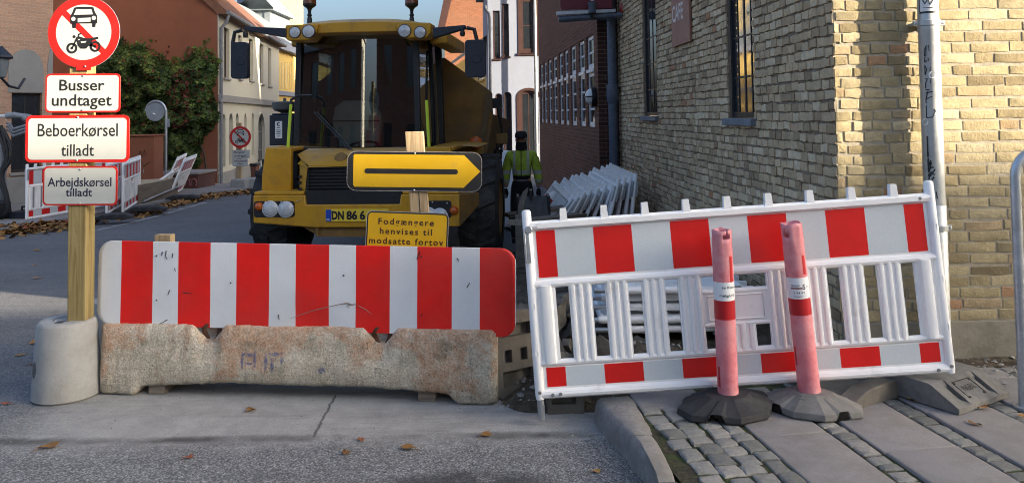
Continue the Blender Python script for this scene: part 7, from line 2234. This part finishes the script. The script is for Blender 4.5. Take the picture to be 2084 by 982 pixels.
while cnt < 21000 and tries < 90000:
    tries += 1
    px = ri.uniform(170, 445); py = ri.uniform(78, 350)
    t = iv_top(px)
    n1 = noise.noise(Vector((px*.035, py*.035, 2)))
    n2 = noise.noise(Vector((px*.11, py*.11, 7)))
    top = t+9*n2
    if py < top:
        if ri.random() > math.exp(-(top-py)/7)*.20: continue
    if px > iv_right(py)+7*n2: continue
    depth = (.10+.55*max(0, .5+n1)*(1 if py > top+12 else .35)+.18*n2)*min(1, max(.1, (py-top)/26))*min(1, max(.2, (iv_right(py)-px)/18))
    depth = max(.02, depth)
    d = depth*(1-ri.random()**1.6*.9)
    p = hit(MIV, px, py, -d)
    nr = (ri.gauss(.25*n1, .45), -1, ri.gauss(.35, .45))
    red = noise.noise(Vector((px*.02+3, py*.018, 5)))
    inred = (325 < px < 385 and py < 260)
    v = ri.random()
    if v < (.42 if inred and red > -.1 else .05): tone = ri.uniform(.80, 1)
    else: tone = min(.74, max(0, .30+.30*n1+ri.gauss(0, .16)+(.16 if py < top+22 else 0)))
    mb.col = tone
    leaf(mb, Vector((p.x, -d, p.z)), nr, ri.uniform(.065, .115)*(1.25 if d < depth*.5 else 1), ri.uniform(-2.6, -.6)+math.pi)
    cnt += 1
mb.build('ivy_leaves', M_['ivy'], iv, attr=True, smooth=False, merge=False)
mb = MB()
for (px, py) in ((240, 250), (300, 330), (330, 300), (360, 340), (395, 330), (420, 250)):
    pts = []
    x, y = px, 350
    for k in range(12):
        p = hit(MIV, x, y, -.03); pts.append((p.x, -.03, p.z)); x += ri.uniform(-8, 8); y -= 20
    mb.tube(pts, [.03-.002*k for k in range(12)], 6)
mb.build('ivy_stem', M_['twig'], iv)

# ================================================================== fallen leaves
rl_ = random.Random(4)
def leaf_shape(s, rnd):
    mb = MB(); mb.col = rnd.random()
    n = 12; vs = [(0, 0, .12*s)]
    for k in range(n):
        a = 2*math.pi*k/n; r = s*(1+.28*math.cos(3*a+rnd.random())+.12*rnd.uniform(-1, 1))*(1 if k % 2 else .72)
        x, y = r*math.cos(a), r*math.sin(a)*.7
        vs.append((x, y, s*(.10+.30*abs(math.cos(a))*rnd.uniform(.0, 1)+.05*rnd.random())))
    mb.add(vs, [(0, 1+k, 1+(k+1) % n) for k in range(n)])
    mb.tube([(s*.8, 0, .1*s), (s*1.5, s*.1, .02*s)], .03*s, 4)
    return mb
# measured leaves on the road and pavement
road = [(100,910,.055), (510,836,.040), (832,913,.045), (988,886,.038), (703,923,.030), (384,932,.028), (1213,960,.026), (735,896,.026), (14,823,.03), (75,510,.05), (70,540,.04), (74,567,.05), (69,699,.05), (66,743,.03), (40,724,.035), (455,770,.02)]
lab_r = {0: 'large brown leaf at the lower left of the asphalt', 1: 'flat brown leaf on the cement strip below the barrier', 2: 'curled reddish leaf on the asphalt below the striped board', 3: 'bright tan leaf near the right end of the cement strip'}
for i, (px, py, s) in enumerate(road):
    p = G(px, py)
    o = leaf_shape(s, rl_).build('fallen_leaf', M_['leaf'], None, T(p.x, p.y, p.z+.004) @ RZ(rl_.uniform(0, 360)), attr=True, smooth=False)
    tag(o, lab_r.get(i, 'small dry brown leaf lying on the street asphalt'), 'leaf', 'fallen leaves on the road')
pv = [(1858,816,.035,'yellow leaf leaning on the dark grey fence foot'), (2000,832,.045,'rust red leaf under the front edge of the dark grey fence foot'), (1985,866,.035,'pale brown leaf alone on the right paving slab'), (1417,850,.025,'small leaf on the setts in front of the black rubber foot'), (1450,855,.02,'tiny pale leaf on the setts beside the black rubber foot'), (1494,850,.03,'brown leaf under the edge of the black rubber foot'), (1705,833,.025,'tan leaf beneath the grey rubber foot'), (2080,850,.03,'brown leaf at the right edge of the pavement')]
for (px, py, s, lb) in pv:
    p = G(px, py, SZ)
    o = leaf_shape(s, rl_).build('fallen_leaf', M_['leaf'], None, T(p.x, p.y, SZ+.006) @ RZ(rl_.uniform(0, 360)) @ RX(rl_.uniform(-15, 15)), attr=True, smooth=False)
    tag(o, lb, 'leaf', 'fallen leaves on the pavement')
# drifts of leaves along the left kerb
mb = MB()
def drift(pxpts, n, spread, zadd):
    for _ in range(n):
        k = rl_.randrange(len(pxpts)-1); t = rl_.random()
        a, b = pxpts[k], pxpts[k+1]
        px = a[0]*(1-t)+b[0]*t+rl_.gauss(0, spread*1.5); py = a[1]*(1-t)+b[1]*t+rl_.gauss(0, spread*.55)
        p = G(px, py); s = rl_.uniform(.035, .07); mb.col = rl_.random()
        h = zadd*math.exp(-((py-(a[1]*(1-t)+b[1]*t))/5)**2)*rl_.random()
        L = T(p.x, p.y, p.z+.01+h) @ RZ(rl_.uniform(0, 360)) @ RX(rl_.uniform(-35, 35)) @ RY(rl_.uniform(-35, 35))
        vs = [(0, 0, .1*s)]+[(s*(1+.35*math.cos(3*a_))*math.cos(a_), .7*s*math.sin(a_), s*.25*abs(math.cos(a_))) for a_ in [2*math.pi*q/7 for q in range(7)]]
        mb.add(vs, [(0, 1+q, 1+(q+1) % 7) for q in range(7)], 0, L)
drift([(-60, 478), (40, 470), (130, 461)], 700, 9, .10)
drift([(130, 462), (200, 452), (290, 438), (330, 430)], 200, 4, .06)
drift([(300, 434), (370, 415), (430, 402), (520, 390)], 600, 3.2, .07)
tag(mb.build('leaf_drift', M_['leaf'], attr=True, smooth=False, merge=False), 'drift of dry brown leaves along the left kerb', 'leaves', kind='stuff')

# grit and small stones along the dug edge and the wall foot
rg_ = random.Random(9)
mb = MB()
def pebble(x, y, z, s):
    L = T(x, y, z) @ RZ(rg_.uniform(0, 360)) @ RX(rg_.uniform(-40, 40)) @ Matrix.Diagonal((s, s*rg_.uniform(.6, 1), s*rg_.uniform(.4, .7), 1))
    mb.col = rg_.random()
    vs = [Vector(v)*rg_.uniform(.8, 1.15) for v in ((1,0,0),(.5,.85,0),(-.5,.85,.1),(-1,0,0),(-.5,-.85,0),(.5,-.85,.1),(.2,.1,.9),(0,0,-.8))]
    mb.add(vs, [(0,1,6),(1,2,6),(2,3,6),(3,4,6),(4,5,6),(5,0,6),(1,0,7),(2,1,7),(3,2,7),(4,3,7),(5,4,7),(0,5,7)], 0, L)
for _ in range(260): pebble(rg_.uniform(1.98, 3.3), rg_.uniform(4.22, 4.74), SZ-.01+rg_.uniform(0, .03), rg_.choice((.006, .009, .012, .02)))
for _ in range(420):
    x, y = rg_.uniform(-.1, 1.95), rg_.uniform(4.25, 5.2); pebble(x, y, dz(x, y)+.004, rg_.choice((.006, .009, .012, .018, .03)))
for _ in range(160):
    p = MS @ Vector((rg_.gauss(-.06, .07), rg_.uniform(-1.0, .2), .004)); pebble(p.x, p.y, p.z, rg_.choice((.003, .004, .006, .009)))
for _ in range(120): pebble(rg_.uniform(-2.6, 0), rg_.gauss(4.3, .15), .003, rg_.choice((.003, .004, .006)))
tag(mb.build('gravel', simple('loose_grit', (.30, .28, .25), .9, var=.5, scale=30), smooth=False, merge=False), 'loose grit and small stones along the dug edge', 'gravel', kind='stuff')
